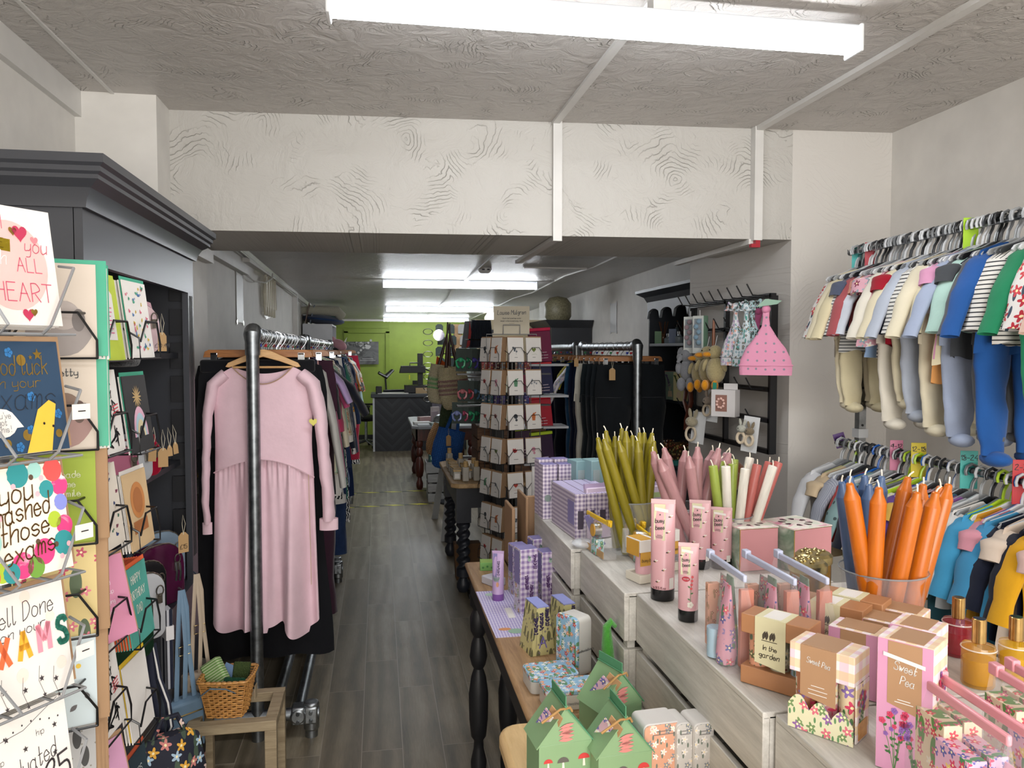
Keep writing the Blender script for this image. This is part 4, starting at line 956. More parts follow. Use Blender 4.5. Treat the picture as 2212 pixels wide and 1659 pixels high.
def rail_row(lay, X, z, tilt=1, where='the left pipe rail'):
    rnd = random.Random(3)
    for i, (kind, y, m, lab, o, cat) in enumerate(lay):
        rz = rnd.uniform(-.07, .07); x = X + rnd.uniform(-.008, .008); o = dict(o); nm = {'dress': 'dress', 'top': 'hanging_shirt', 'legs': 'trousers', 'clip': 'skirt'}[kind]
        wd = 'wooden hanger under the ' + ' '.join(lab.split()[:5])
        if kind in ('top', 'dress'):
            sl = o.pop('sl', .5); top(lab, m, (x, y, z), rz, o.pop('hw', .23), o.pop('L', .6), sl or .1, name=cat if cat != 'top' else nm, cat=cat, sleeves=1 if sl else 0, ph=i, **o)
            hanger((x, y, z), rz, wd, 'wood', WOODH if i % 2 else WOODL, .19, r=.03, cube=cubes[i % 6])
        elif kind == 'legs':
            legs(lab, m, (x, y, z), rz, name=cat, cat=cat, ph=i, **o); hanger((x, y, z), rz, wd, 'clip', WOODH, o['hw'] * .95, r=.03, cube=cubes[i % 6])
        else:
            t = thing('skirt', lab, 'skirt', (x, y, z), (0, 0, rz)); mb = MB(); panels(mb, [(0, o['hw']), (.1, o['hw'] * 1.05), (o['L'], o['hw'] * 1.15)], 0, 0, 0, 0, .03, (6, .012, i), .01); mb.xf(Matrix.Translation((0, 0, -.11))).build('body', m, t, smooth=60)
            MB().span((-o['hw'] * 1.0, -.02, -.16), (o['hw'] * 1.0, .02, -.105)).build('waistband', m, t, bevel=.01)
            hanger((x, y, z), rz, wd, 'clip', WOODH, o['hw'] * .95, r=.03, cube=cubes[i % 6])
rail_row(lay, -.515, RZT)
# spare hangers crowded on the rails, hooks only showing above the pipes
h0 = None
for k in range(14):
    y = 3.72 + k * .13
    if h0 is None: h0 = hanger((-.515, y, RZT), .12, 'spare dark wooden hanger pushed between the clothes on the left rail', 'wood', WOODH, .17, 'spare hangers on the left pipe rail', r=.03)
    else: dup(h0, (-.515, y, RZT), (0, 0, (k % 5 - 2) * .09))
gh = hanger((-.5, 3.97, RZT - .0), .1, 'apple green plastic hanger between the pink and the grey clothes', 'wood', paint('#5bb04a', .4), .2)
# ================================================================ RIGHT PIPE RAILS
pipe_rack('galvanised pipe rail holding dark trousers, nearest the grey dresser', 1.60, 4.62, 5.95, 1.675, .2, feet=True, clamp=False)
pipe_rack('galvanised pipe rail beyond the dark trousers rail on the right', 1.58, 6.05, 7.2, 1.675, .2, clamp=False)
layr = [('legs', 4.72, cloth('#111519', .15), 'black trousers at the dresser end of the right rail', dict(hw=.22, L=1.05), 'trousers'),
 ('legs', 4.80, cloth('#171d22', .15), 'charcoal black jeans second from the dresser on the right rail', dict(hw=.23, L=1.05), 'jeans'),
 ('legs', 4.90, cloth('#151b20', .15), 'faded black cord trousers on the right rail', dict(hw=.23, L=1.02), 'trousers'),
 ('legs', 5.02, cloth('#1c2429', .15), 'washed black jeans beside the cream trousers', dict(hw=.24, L=1.02), 'jeans'),
 ('legs', 5.14, cloth('#c9c6ba', .06), 'cream trousers between dark jeans on the right rail', dict(hw=.24, L=1.0), 'trousers'),
 ('legs', 5.24, cloth('#0f1a34', .15), 'midnight blue trousers left of the cream trousers', dict(hw=.24, L=1.0), 'trousers'),
 ('legs', 5.36, cloth('#0e1630', .15), 'inky navy jeans left of the cream trousers', dict(hw=.24, L=1.02), 'jeans'),
 ('legs', 5.48, cloth('#2c5578', .2), 'mid blue jeans on the right rail', dict(hw=.23, L=1.0), 'jeans'),
 ('top', 5.60, floral('#d8cfd2', ['#b58aa8', '#8a9ac0'], '#9aa87a', 30, .4), 'white and lilac floral camisole on the right rail', dict(hw=.2, L=.5, sl=.3, splay=.5), 'camisole'),
 ('top', 5.68, cloth('#d6c93a', .1), 'yellow top sleeve poking out beside the floral camisole', dict(hw=.2, L=.3, sl=.2, splay=.3), 'top'),
 ('legs', 5.80, cloth('#0c1020', .15), 'near-black jeans beside the yellow top', dict(hw=.24, L=1.05), 'jeans'),
 ('legs', 6.12, cloth('#13264a', .2), 'dark indigo jeans at the start of the further right rail', dict(hw=.24, L=1.05), 'jeans'),
 ('legs', 6.24, cloth('#173060', .2), 'royal indigo jeans on the further right rail', dict(hw=.25, L=1.05), 'jeans'),
 ('legs', 6.40, cloth('#1c3a6c', .2), 'brighter blue jeans on the further right rail', dict(hw=.25, L=1.02), 'jeans'),
 ('legs', 6.54, cloth('#5f8288', .12), 'sea green trousers on the further right rail', dict(hw=.26, L=.95), 'trousers'),
 ('legs', 6.66, cloth('#77999c', .12), 'pale duck egg trousers on the further right rail', dict(hw=.27, L=.92), 'trousers'),
 ('top', 6.8, floral('#dcd0cc', ['#b03c4a', '#7c3048', '#d88a80'], '#a4404c', 20, .45, 22, .45), 'red and white printed blouse at the end of the right rail', dict(hw=.26, L=.55, sl=.4), 'blouse'),
 ('top', 6.93, cloth('#a87a98', .1), 'mauve cardigan behind the red printed blouse', dict(hw=.27, L=.6, sl=.5), 'cardigan'),
 ('dress', 7.05, cloth('#d9d3c6', .05), 'cream maxi dress, last on the right rail', dict(hw=.29, L=1.2, sl=.3), 'dress')]
rail_row(layr, 1.59, 1.675)
price_tag((1.43, 4.6, 1.54), 0, 'cream swing tag hanging from the black trousers', .04, .075)
price_tag((1.33, 5.1, 1.6), 0, 'white paper label on the cord trousers', .03, .06)
for m_ in ():
    pass
# ================================================================ BACK OF THE SHOP
DK = paint('#2a2c31', .45); BLK2 = paint('#0f1013', .4); GREY = paint('#8f9294', .5); WHT = paint('#c9cbcf', .5)
d = thing('sales_counter', 'dark chevron fronted sales counter before the green wall', 'counter', (-.07, 12.7, 0))
def chevron():
    g = G('chevron_planks'); x, y, z = g.sep(g.obj()); s = g.math('ABSOLUTE', g.math('SUBTRACT', g.math('FRACT', g.math('DIVIDE', x, .56)), .5)); v = g.math('FRACT', g.math('DIVIDE', g.math('SUBTRACT', z, g.math('MULTIPLY', s, .56)), .17))
    c = g.ramp(v, [(0, '#15171b'), (.06, '#2c2e33'), (.5, '#36383d'), (.55, '#232529'), (1, '#2b2d32')]); return g.fin(c, .5)
MB().span((0, 0, 0), (1.5, .03, .88)).build('chevron_front', chevron(), d); MB().span((-.03, -.01, 0), (0, .6, .9)).build('side_trim', WHT, d)
MB().span((0, .03, 0), (1.5, .6, .88)).build('carcass', DK, d); MB().span((-.06, -.04, .88), (1.55, .65, .94)).build('worktop', paint('#3a3f45', .4), d, bevel=.01)
zt = .94
def solo(name, mb, m, label, cat, loc=(0, 0, 0), rot=(0, 0, 0), group=None, **k): return tag(mb.build(name, m, None, loc=loc, rot=rot, **k), label, cat, group)
solo('paper_sheet', MB().span((0, 0, 0), (.5, .3, .008)), IV, 'white papers spread on the left of the sales counter', 'paper', (-.02, 12.72, zt))
solo('card_terminal', MB().span((0, 0, 0), (.1, .12, .12)), BLK2, 'small black box with a yellow top at the left end of the counter', 'device', (-.05, 12.78, zt), bevel=.01)
solo('printer', MB().span((0, 0, 0), (.55, .3, .13)), BLK2, 'low black printer on the sales counter', 'printer', (.42, 12.85, zt + 0), bevel=.01)
m = thing('heat_press', 'black vertical press machine standing behind the sales counter', 'machine', (.62, 13.1, zt))
MB().span((.03, 0, 0), (.12, .1, .66)).build('column', BLK2, m, bevel=.006); MB().prism([(-.28, .33), (-.25, .45), (.16, .45), (.16, .33)], -.08, .12).build('head', BLK2, m, bevel=.008)
MB().tube([(.14, .05, .40), (.24, .05, .36), (.28, .05, .22), (.3, .05, .06)], .014, 8).build('cable', BLK2, m); MB().span((-.12, -.09, .22), (-.1, -.07, .3)).build('yellow_tag', paint('#d8d82a', .5), m); MB().span((-.18, 0, 0), (.3, .3, .03)).build('base', BLK2, m)
MB().tube([(-.1, 0, .45), (-.1, 0, .5), (.04, 0, .5)], .01, 6).build('handle', BLK2, m)
solo('socket_block', MB().span((0, 0, 0), (.12, .03, .11)), BLK2, 'dark double socket on the green wall behind the counter', 'socket', (.62, 14.4, .98))
solo('box_file', MB().span((0, 0, 0), (.2, .12, .09)), paint('#b39a76', .8), 'tan cardboard box beside the black press machine', 'box', (.6, 12.75, zt + .0))
def office_chair(label, loc, rz, zs=.5, zb=1.15):
    c = thing('office_chair', label, 'chair', loc, (0, 0, rz))
    MB().ball((0, 0, zs), .24, 16, 8, sc=(1, 1, .25)).build('seat', BLK2, c)
    MB().loft([[(x, .2 + .03 * sin(3 * x), z) for x, z in ((-.2, zb - .28), (.2, zb - .28), (.22, zb - .02), (-.22, zb - .02))], [(x, .24, z) for x, z in ((-.2, zb - .28), (.2, zb - .28), (.22, zb - .02), (-.22, zb - .02))]]).build('backrest', BLK2, c, bevel=.015)
    for s in (-1, 1):
        MB().tube([(s * .25, 0, zs), (s * .27, 0, zs + .1), (s * .27, .02, zs + .22)], .018, 8).span((s * .27 - .035, -.12, zs + .2), (s * .27 + .035, .14, zs + .23)).build('armrest', BLK2, c)
    MB().cyl((0, 0, .1), (0, 0, zs), .025).build('gas_post', metal(), c)
    for k in range(5):
        a = k * 2 * pi / 5; l = MB().tube([(0, 0, .12), (.28 * cos(a), .28 * sin(a), .06)], [.025, .016], 8).build('star_leg', metal('#8a8d90', .3), c); MB().ball((.28 * cos(a), .28 * sin(a), .03), .03, 10, 6).build('castor', BLK2, l)
    return c
office_chair('black office chair with armrest showing left of the sales counter', (-.22, 13.3, 0), R(80))
h = office_chair('black office chair whose headrest rises above the sales counter', (.2, 13.55, 0), R(200), .5, 1.0)
MB().tube([(-.14, -.26, 1.30), (0, -.24, 1.18), (.12, -.26, 1.26)], [.06, .09, .07], 10, flat=.4).build('headrest', BLK2, h); MB().cyl((0, -.2, .9), (0, -.24, 1.15), .015).build('headrest_stem', BLK2, h)
# poster
p0, p1 = at(746, 738, Y=14.4), at(818, 787, Y=14.4); pw, ph = p1.x - p0.x, p0.z - p1.z
po = thing('poster', 'black and white jewellery poster on the green wall', 'poster', ((p0.x + p1.x) / 2, 14.4, p1.z))
MB().box((0, 0, ph / 2), (pw, .004, ph)).build('sheet', wash(['#2a2b2c', '#6d6e6e', '#3a3b3c', '#8a8b8b'], 3), po)
a = MB(); write(a, 'Bay Design', -.08, ph * .85, .055, -.004, .009, wide=.85); rows(a, .1, .1, .3, 2, .03, .006, -.004); a.build('lettering', paint('#d8d8d6', .5), po, smooth=0)
a = MB()
for k in range(9): a.disc(-.2 + k * .045, .08 + k * .045, .022, -.003, n=12)
a.flat(leaf(.05, .3, .12, .04, .3), -.0035).flat(leaf(-.03, .32, .1, .04, 1.4), -.0035); a.build('necklace_picture', paint('#b5b5b3', .4), po, smooth=0)
# wall notice and clear sign
def notice(label, loc, rz, w, h, n=7):
    t = thing('wall_notice', label, 'notice', loc, (0, 0, rz)); MB().box((0, 0, h / 2), (w, .002, h)).build('paper', paint('#cfd0d0', .4), t, smooth=0)
    q = MB(); rows(q, 0, h * .88, w * .6, 1, .01, h * .02); rows(q, 0, h * .76, w * .75, n, h * .1, h * .035, seed=5); q.build('printed_line', paint('#55585c', .6), t, smooth=0)
    for sx in (-1, 1):
        for zz in (0, h): MB().box((sx * w * .48, -.002, zz), (w * .14, .001, h * .09), rot=(0, sx * .3, 0)).build('tape', paint('#e8eaec', .15), t, smooth=0)
notice('paper notice with seven printed lines taped to the left back wall', at(519, 697, X=-.945), R(90), .26, .33)
notice('paper notice taped to the right wall above the trousers rail', at(1325, 718, X=2.315), R(-90), .21, .29)
s0 = at(578, 690, X=-.93); sg = thing('neon_sign', 'unlit clear plastic lettering sign hung on the left back wall', 'sign', s0, (0, 0, R(90)))
PL = film('#d8d4c0', .32, .2)
bk = MB().prism([(-.62, .33), (-.35, .33), (-.28, .05), (-.05, .0), (.4, .05), (.42, .36), (.1, .42), (.18, .68), (-.3, .8), (-.6, .8), (-.66, .5)], 0, .006); bk.build('backing', PL, sg)
q = MB(); rnd = random.Random(3)
for k in range(5): x = -.5 + k * .15; q.tube([(x, -.01, .42), (x - .04, -.01, .6), (x + .04, -.01, .74), (x + .07, -.01, .5)], .012, 8)
for k in range(5): x = -.2 + k * .14; q.tube([(x, -.01, .03), (x - .03, -.01, .2), (x + .05, -.01, .36), (x + .08, -.01, .1)], .012, 8)
q.build('tube_letters', paint('#dcd8c6', .3), sg)
# white shelf unit with things on top
u = thing('shelf_unit', 'white shelf unit standing end-on against the left back wall', 'shelf unit', (-.93, 9.9, 0))
MB().span((0, 0, 0), (.36, .02, 1.98)).build('side_panel', WHT, u); MB().span((0, .88, 0), (.36, .9, 1.98)).build('side_panel', WHT, u); MB().span((0, .02, 0), (.02, .88, 1.98)).build('back_panel', WHT, u)
for z in (.04, .4, .75, 1.1, 1.45, 1.72, 1.96): MB().span((.02, .02, z), (.36, .88, z + .02)).build('shelf', WHT, u)
solo('mirror_frame', MB().span((0, 0, .2), (.05, .02, 1.85)), paint('#2a2320', .5), 'thin dark upright frame left of the white shelf unit', 'frame', (-.93, 9.7, .0))
solo('cushion', MB().ball((0, 0, .07), .28, 18, 9, sc=(1.0, 1.4, .22)), cloth('#24395c', .1), 'navy blue cushion lying on top of the white shelf unit', 'cushion', (-.72, 10.3, 1.975), (0, .1, 0))
solo('sheepskin_roll', MB().tube([(-.25, -.3, .15), (.0, -.25, .16), (.2, -.2, .15), (.25, -.15, .08)], [.05, .06, .07, .07], 12), plush('#a8a594'), 'beige rolled fleece on top of the navy cushion', 'fleece', (-.72, 10.3, 2.0))
solo('gift_bag', MB().box((0, 0, .06), (.17, .1, .12)), paint('#2a6a62', .5), 'small teal bag on the top back of the white shelf unit', 'bag', (-.62, 10.7, 2.03), bevel=.01)
solo('picture_frame', MB().box((0, 0, .13), (.012, .25, .26)), paint('#6d5a50', .5), 'brown edged picture leaning on the wall above the navy cushion', 'picture', (-.9, 10.05, 1.99), (0, .2, 0))
solo('picture_frame', MB().box((0, 0, .12), (.012, .22, .24)), paint('#5f6d7d', .4), 'blue grey picture leaning in front of the brown edged one', 'picture', (-.85, 10.1, 1.99), (0, .25, 0))
pg = thing('plush_toy', 'pink plush animal hanging from the white shelf unit', 'soft toy', at(733, 745, X=-.5)); PKP = plush('#c9949c')
MB().ball((0, 0, 0), .085, 16, 9, sc=(1.2, .9, .8), rot=(0, .5, 0)).ball((-.09, 0, .06), .05, 12, 7).build('body', PKP, pg); MB().ball((.06, -.03, -.11), .05, 12, 7, sc=(1, 1, .7)).build('foot', plush('#b8286a'), pg); MB().ball((-.05, -.02, -.08), .05, 12, 7).build('dark_patch', plush('#22262c'), pg); MB().prism([(.06, .04), (.1, .1), (.08, .03)], -.02, .0).build('ear', paint('#e4e4e2', .6), pg)
# floor tapes
def tape_mat():
    g = G('hazard_tape'); x, y, z = g.sep(g.obj()); return g.fin(g.mix(g.math('GREATER_THAN', g.math('FRACT', g.math('DIVIDE', g.math('ADD', x, g.math('MULTIPLY', y, 2.)), .26)), .5), '#17171a', '#e6e03a'), .4)
solo('floor_tape', MB().span((-.35, 0, 0), (.62, .045, .0015)), tape_mat(), 'yellow and black floor tape, the strip further from the camera', 'floor tape', (0, 9.0, 0), (0, 0, R(2)))
solo('floor_tape', MB().span((-.35, 0, 0), (.6, .045, .0015)), tape_mat(), 'yellow and black floor tape, the strip nearer the camera', 'floor tape', (0, 8.2, 0), (0, 0, R(4)))
# wicker basket & fittings low on the left
bk = thing('wicker_basket', 'small round wicker basket low beyond the pink dress', 'basket', (-.37, 4.62, .40)); bk.scale = (.62, .62, .45); solo('low_box', MB().span((-.1, -.1, 0), (.1, .1, .4)), BLK2, 'dark box on the floor under the round wicker basket', 'box', (-.39, 4.62, 0)); MB().lathe([(.1, .02), (.12, .0), (.15, .3), (.16, .42), (.15, .42), (.14, .3), (.11, .03)], 24, fn=lambda a, z: 1 + .02 * sin(a * 2 * pi * 20)).build('body', wicker_mat('#8a6236', '#b38a55'), bk); MB().tube([(.158 * cos(a), .158 * sin(a), .42) for a in [i * pi / 10 for i in range(20)]], .012, 8, closed=True).build('rim', wicker_mat('#8a6236', '#b38a55'), bk)
# ---------------------------------------------------------------- turned furniture helper
def turned(mb, x, y, z0, z1, r, prof, M=None):
    return mb.lathe([(r * a, z0 + (z1 - z0) * b) for b, a in prof], 20, (x, y, 0), 0, M)
TURN = [(0, .55), (.04, .8), (.1, .85), (.16, .55), (.2, .5), (.22, .8), (.3, 1.0), (.42, 1.05), (.5, .8), (.54, .5), (.56, .75), (.6, .95), (.66, .75), (.69, .5), (.72, .85), (.78, .9), (.82, .6), (.84, .9), (1, .9)]
def table(name, label, cat, loc, w, d, h, topm, legm, legr=.035, th=.03, apron=.1, inset=.07, prof=TURN, twist=False, cham=0, rz=0, legs=(0, 1, 2, 3)):
    t = thing(name, label, cat, loc, (0, 0, rz))
    if cham:
        c = cham; P2 = [(c, 0), (w - c, 0), (w, c), (w, d - c), (w - c, d), (c, d), (0, d - c), (0, c)]; MB().prism(P2, h - th, h, ax='Z').build('tabletop', topm, t, bevel=.006)
    else: MB().span((0, 0, h - th), (w, d, h)).build('tabletop', topm, t, bevel=.01)
    ii = inset + .006; MB().span((ii, ii, h - th - apron), (w - ii, ii + .02, h - th)).span((ii, d - ii - .02, h - th - apron), (w - ii, d - ii, h - th)).span((ii, ii, h - th - apron), (ii + .02, d - ii, h - th)).span((w - ii - .02, ii, h - th - apron), (w - ii, d - ii, h - th)).build('apron', legm, t)
    for k, (x, y) in enumerate(((inset + legr, inset + legr), (w - inset - legr, inset + legr), (inset + legr, d - inset - legr), (w - inset - legr, d - inset - legr))):
        if k not in legs: continue
        q = MB()
        if twist:
            hz = h - th; q.box((x, y, hz - .12), (legr * 2, legr * 2, .24)); q.lathe([(legr * .6, .0), (legr * .9, .03), (legr * .9, .06), (legr * .5, .1), (legr * .95, .11), (legr * .95, .16)], 16, (x, y, 0))
            n = 40; rings = []
            for i in range(n + 1):
                z = .16 + (hz - .40) * i / n; a0 = i * .42; rings.append([(x + legr * (.78 + .2 * cos(2 * a - a0 * 2)) * cos(a), y + legr * (.78 + .2 * cos(2 * a - a0 * 2)) * sin(a), z) for a in [2 * pi * j / 20 for j in range(20)]])
            q.loft(rings)
        else: turned(q, x, y, 0, h - th - apron * .0, legr, prof)
        q.build('leg', legm, t)
    return t
PINE = wood('#96774f', '#c9a97c', 1.2, 'Y', .5); MAH = wood('#2c120c', '#54241a', 2, 'Z', .35); BLG = paint('#2b2e36', .4)
table('side_table', 'table with mahogany turned legs and grey painted top near the counter', 'table', (.38, 9.05, 0), .8, 1.4, .757, paint('#8a8d92', .4), MAH, .05, .035, .14, .04, cham=.08)
for k, (dx, dy, w, d_, hh, c, lb) in enumerate([(.06, .1, .14, .12, .02, '#c9cdd0', 'flat pale grey gift box, front left of the grey topped table'), (.05, .3, .2, .14, .03, '#dcdcda', 'white flat box behind the pale grey gift box'), (.22, .12, .16, .12, .035, '#a8b8b4', 'sage edged booklet pile on the grey topped table'), (.1, .55, .16, .1, .07, '#c9a7a4', 'pink box on the grey topped table'), (.24, .7, .1, .06, .18, '#cfc4c2', 'tall pale pink box on the grey topped table'), (.22, .5, .1, .02, .14, '#b8a9b0', 'upright pink card on the grey topped table'), (.3, 1.0, .12, .1, .28, '#8d8791', 'mauve tissue bag on the grey topped table')]):
    solo('gift_box', MB().box((0, 0, hh / 2), (w, d_, hh)), paint(c, .5), lb, 'box', (.38 + dx + .08, 9.05 + dy, .757), (0, 0, .1 * k), bevel=.003)
solo('metal_dome', MB().lathe([(.12, 0), (.12, .03), (.1, .08), (.06, .115), (.01, .125)], 24), metal('#8f9396', .25), 'shiny grey metal dome on the grey topped table', 'dome', (.75, 9.3, .757))
# ---------------------------------------------------------------- crates
def crate(name, label, loc, w, d, h, m, n=3, th=.012, rz=0, gap=.018, open_top=True, group=None, posts=True):
    t = thing(name, label, 'crate', loc, (0, 0, rz), group); sh = (h - gap * (n - 1)) / n
    for k in range(n):
        z0 = k * (sh + gap); q = MB()
        q.span((0, 0, z0), (w, th, z0 + sh)).span((0, d - th, z0), (w, d, z0 + sh)); q.build('long_slat', m, t, bevel=.0015)
        q = MB(); q.span((0, th, z0), (th, d - th, z0 + sh)).span((w - th, th, z0), (w, d - th, z0 + sh)); q.build('end_slat', m, t, bevel=.0015)
    q = MB()
    for x in (th, w - th - .03):
        for y in (th, d - th - .03): q.span((x, y, 0), (x + .03, y + .03, h - .005))
    q.build('corner_post', m, t); MB().span((th, th, 0), (w - th, d - th, .01)).build('bottom', m, t)
    if not open_top: MB().span((0, 0, h), (w, d, h + th)).build('top_board', m, t, bevel=.002)
    return t
GC = wood('#7a7b7b', '#9b9c9a', 2, 'X', .6)
cr = crate('wooden_crate', 'lower grey slatted crate on the floor under the mahogany legged table', (.52, 8.35, 0), .36, .3, .3, GC)
crate('wooden_crate', 'upper grey slatted crate holding the teal folded cloths', (.5, 8.37, .31), .36, .3, .12, GC, 1)
for k in range(9): solo('folded_cloth', MB().box((0, 0, .16), (.24, .01, .30)), floral('#274f4c', ['#8fc2b4', '#dfe3da', '#3f7a70'], '#9fc0a8', 14, .5), 'teal leaf patterned flat cloth standing in the grey crate', 'cloth', (.66, 8.41 + k * .025, .33), (R(-8), 0, R(-60 + k * 2) * .2), 'teal leaf cloths standing in the grey crate')
# a-frame ladder with bags
LADW = paint('#a5a8a9', .5)
ld = thing('ladder_display', 'pale grey wooden a-frame ladder hung with woven bags', 'ladder', (0, 0, 0))
for (a, b) in (((.55, 6.6, 0), (.73, 6.85, 1.62)), ((.99, 6.6, 0), (.87, 6.85, 1.62)), ((.53, 7.5, 0), (.73, 6.95, 1.62)), ((.99, 7.5, 0), (.87, 6.95, 1.62))):
    a, b = Vector(a), Vector(b); q = MB(); q.loft([[tuple(a + Vector(o)) for o in ((-.03, -.012, 0), (.03, -.012, 0), (.03, .012, 0), (-.03, .012, 0))], [tuple(b + Vector(o)) for o in ((-.03, -.012, 0), (.03, -.012, 0), (.03, .012, 0), (-.03, .012, 0))]]); q.build('rail', LADW, ld)
for z in (.35, .7, 1.05, 1.4):
    f = z / 1.62; MB().span((.55 + .18 * f, 6.6 + .25 * f - .01, z), (.99 - .12 * f, 6.6 + .25 * f + .04, z + .02)).build('step', LADW, ld)
def woven(label, px, py, Y, m1, w, h, straps, tilt=0, rz=0, cat='bag'):
    t = thing('woven_bag', label, cat, at(px, py, Y=Y), (0, tilt, rz)); n = 28
    prof = [(.55, 0), (.75, .02), (.95, h * .3), (1, h * .6), (.92, h * .85), (.9, h)]
    MB().lathe([(w / 2 * r, z) for r, z in prof], n, fn=lambda a, z: 1, cap='start').build('body', m1, t)
    o = t.children[0]; o.scale = (1, .55, 1)
    if straps:
        for s in (-1, 1):
            q = MB(); q.tube([(-w * .22, s * .05 * w, h * .8), (-w * .12, s * .03, h * 1.3), (0, s * .01, h * 2.1), (w * .12, s * .03, h * 1.3), (w * .22, s * .05 * w, h * .8)], .011, 6, flat=.4); q.build('strap', straps, t)
    p = t.location + Vector((0, 0, min(h * 2.1, 1.62 - t.location.z))); MB().tube([p, (.8, 6.9, p.z + .02)], .005, 6).build('hanging_arm', LADW, ld)
    return t
LEA = paint('#3f211a', .4)
def band(c0, c1, c2, z0, z1):
    g = G('straw_weave'); x, y, z = g.sep(g.obj()); w1 = g.wave(g.obj(), 26, 0, d='Z'); w2 = g.wave(g.obj(), 30, 1, d='X'); h = g.math('MULTIPLY', w1, w2); g.bump(h, .9, .008)
    m_ = g.math('MULTIPLY', g.math('GREATER_THAN', z, z0), g.math('LESS_THAN', z, z1)); zz = g.math('GREATER_THAN', g.math('FRACT', g.math('ADD', g.math('MULTIPLY', z, 28), g.math('MULTIPLY', w2, .5))), .5)
    return g.fin(g.mix(g.math('MULTIPLY', m_, zz), g.ramp(h, [(0, c1), (.6, c0)]), c2), .9)
woven('straw bag with green woven bands and brown leather straps', 948, 872, 6.35, band('#f2e8cc', '#c9bd98', '#5fae6a', .12, .22), .24, .32, LEA, R(8))
woven('straw bag with mauve woven bands hanging in front of the green banded one', 984, 884, 6.15, band('#f0e4c6', '#c6b88e', '#8f5f6a', .12, .24), .25, .34, LEA, R(-5))
woven('tan crochet basket bag hanging low on the ladder', 938, 985, 7.2, knit('#c99a6a', sc=20), .24, .3, paint('#b08050', .8), R(20))
woven('bright blue crochet bag hanging low on the ladder', 956, 1012, 6.5, knit('#2a6abf', sc=22), .26, .34, knit('#2a6abf', sc=22), R(14))
woven('olive green string bag between the tan and blue crochet bags', 962, 950, 6.9, knit('#4a5c3a', sc=22), .16, .4, paint('#3a4a2e', .8), R(8))
solo('tote_bag', MB().prism([(-.02, 0), (.12, 0), (.16, .26), (.06, .34), (.04, .2)], 0, .03), cloth('#d8622a', .1), 'bright orange bag edge behind the straw bags', 'bag', at(930, 850, Y=7.0), (0, 0, 0))
price_tag(at(969, 940, Y=6.3), 0, 'brown swing tag hanging by the blue crochet bag', .04, .09)
# accessories tower with glasses and hair accessories behind the ladder
ac = thing('accessory_stand', 'tall accessory stand with mirror top behind the straw bags', 'display stand', (.72, 8.3, 0))
MB().cyl((.1, 0, 0), (.1, 0, 1.85), .02).build('pole', DK, ac); MB().lathe([(.2, 0), (.2, .02), (.03, .04)], 20, (.1, 0, 0)).build('base', DK, ac)
MB().box((.12, -.05, 1.72), (.09, .02, .42)).build('wooden_board', wood('#8a6a48', '#b3946a', 2, 'Z'), ac)
rnd = random.Random(11)
for k in range(16):
    r_, c_ = divmod(k, 4); x = -.08 + c_ * .12 + .02 * (r_ % 2); z = 1.88 - r_ * .12; o = MB().prism([(-.04, -.05), (.04, -.05), (.04, .03), (.02, .05), (-.02, .05), (-.04, .03)], 0, .01).build('accessory_card', paint(['#2c3a36', '#24302e', '#8f8f8c', '#33463e'][k % 4], .5), ac, loc=(x, -.08 - .02 * (k % 2), z))
for k in range(7):
    z = 1.85 - k * .12; MB().tube([(-.2 + .05 * cos(a), -.05 - .02 * sin(a), z + .03 * sin(a)) for a in [i * pi / 6 for i in range(12)]], .004, 6, closed=True).build('glasses_ring', metal('#9c9c98', .3), ac)
solo('round_mirror', MB().prism([(.06 * cos(a), .06 * sin(a)) for a in [i * pi / 12 for i in range(24)]], 0, .008), metal('#d8d4e4', .1), 'round mirror on top of the accessory stand', 'mirror', at(948, 724, Y=8.15))
# hair clip cards
CC = ['#3fae7a', '#2f7f5a', '#5a4fae', '#3d3a8f', '#d07f86', '#c04a5a', '#5f87a8', '#7fa8b8', '#8a96c9', '#b8506f']
hc = thing('hair_clip_stand', 'black wire stand of hair clips on dark green cards', 'display stand', (.90, 5.7, .75)); MB().cyl((.0, 0, 0), (.0, 0, 1.0), .012).build('pole', BLK2, hc); MB().span((-.12, -.1, 0), (.12, .1, .015)).build('base', BLK2, hc)
for z in (.98, .72, .50): MB().tube([(-.25, -.12, z), (.12, -.12, z), (.12, .1, z), (-.25, .1, z)], .005, 6, closed=True).build('hook_ring', BLK2, hc)
CG = paint('#2c3c35', .6); k = 0
for r_, (py, hh) in enumerate(((802, .16), (868, .15), (915, .15))):
    for c_ in range(4):
        px = 996 + c_ * 13 + (r_ == 1) * 4 - (r_ == 2) * 8; p = at(px, py, Y=5.35 + .04 * c_); t = thing('hair_clip', ['green', 'emerald', 'purple', 'violet', 'rose', 'crimson', 'dusty blue', 'sky blue', 'lavender', 'raspberry', 'green', 'blue'][k] + ' claw hair clip on a dark green card, ' + ('top', 'middle', 'bottom')[r_] + ' row of clip stand, ' + ('outermost', 'second', 'third', 'innermost')[c_], 'hair clip', p, (0, 0, R(-15 + 8 * c_)))
        MB().box((0, 0, hh / 2), (.075, .002, hh)).build('backing_card', CG, t, smooth=0)
        q = MB()
        for s in (-1, 1): q.tube([(s * .008, -.02, hh * .55), (s * .03, -.028, hh * .45), (s * .026, -.02, hh * .25), (s * .01, -.03, hh * .15)], .008, 8)
        q.ball((0, -.022, hh * .5), .018, 10, 6); q.build('claw', paint(CC[k % 10], .25), t); k += 1
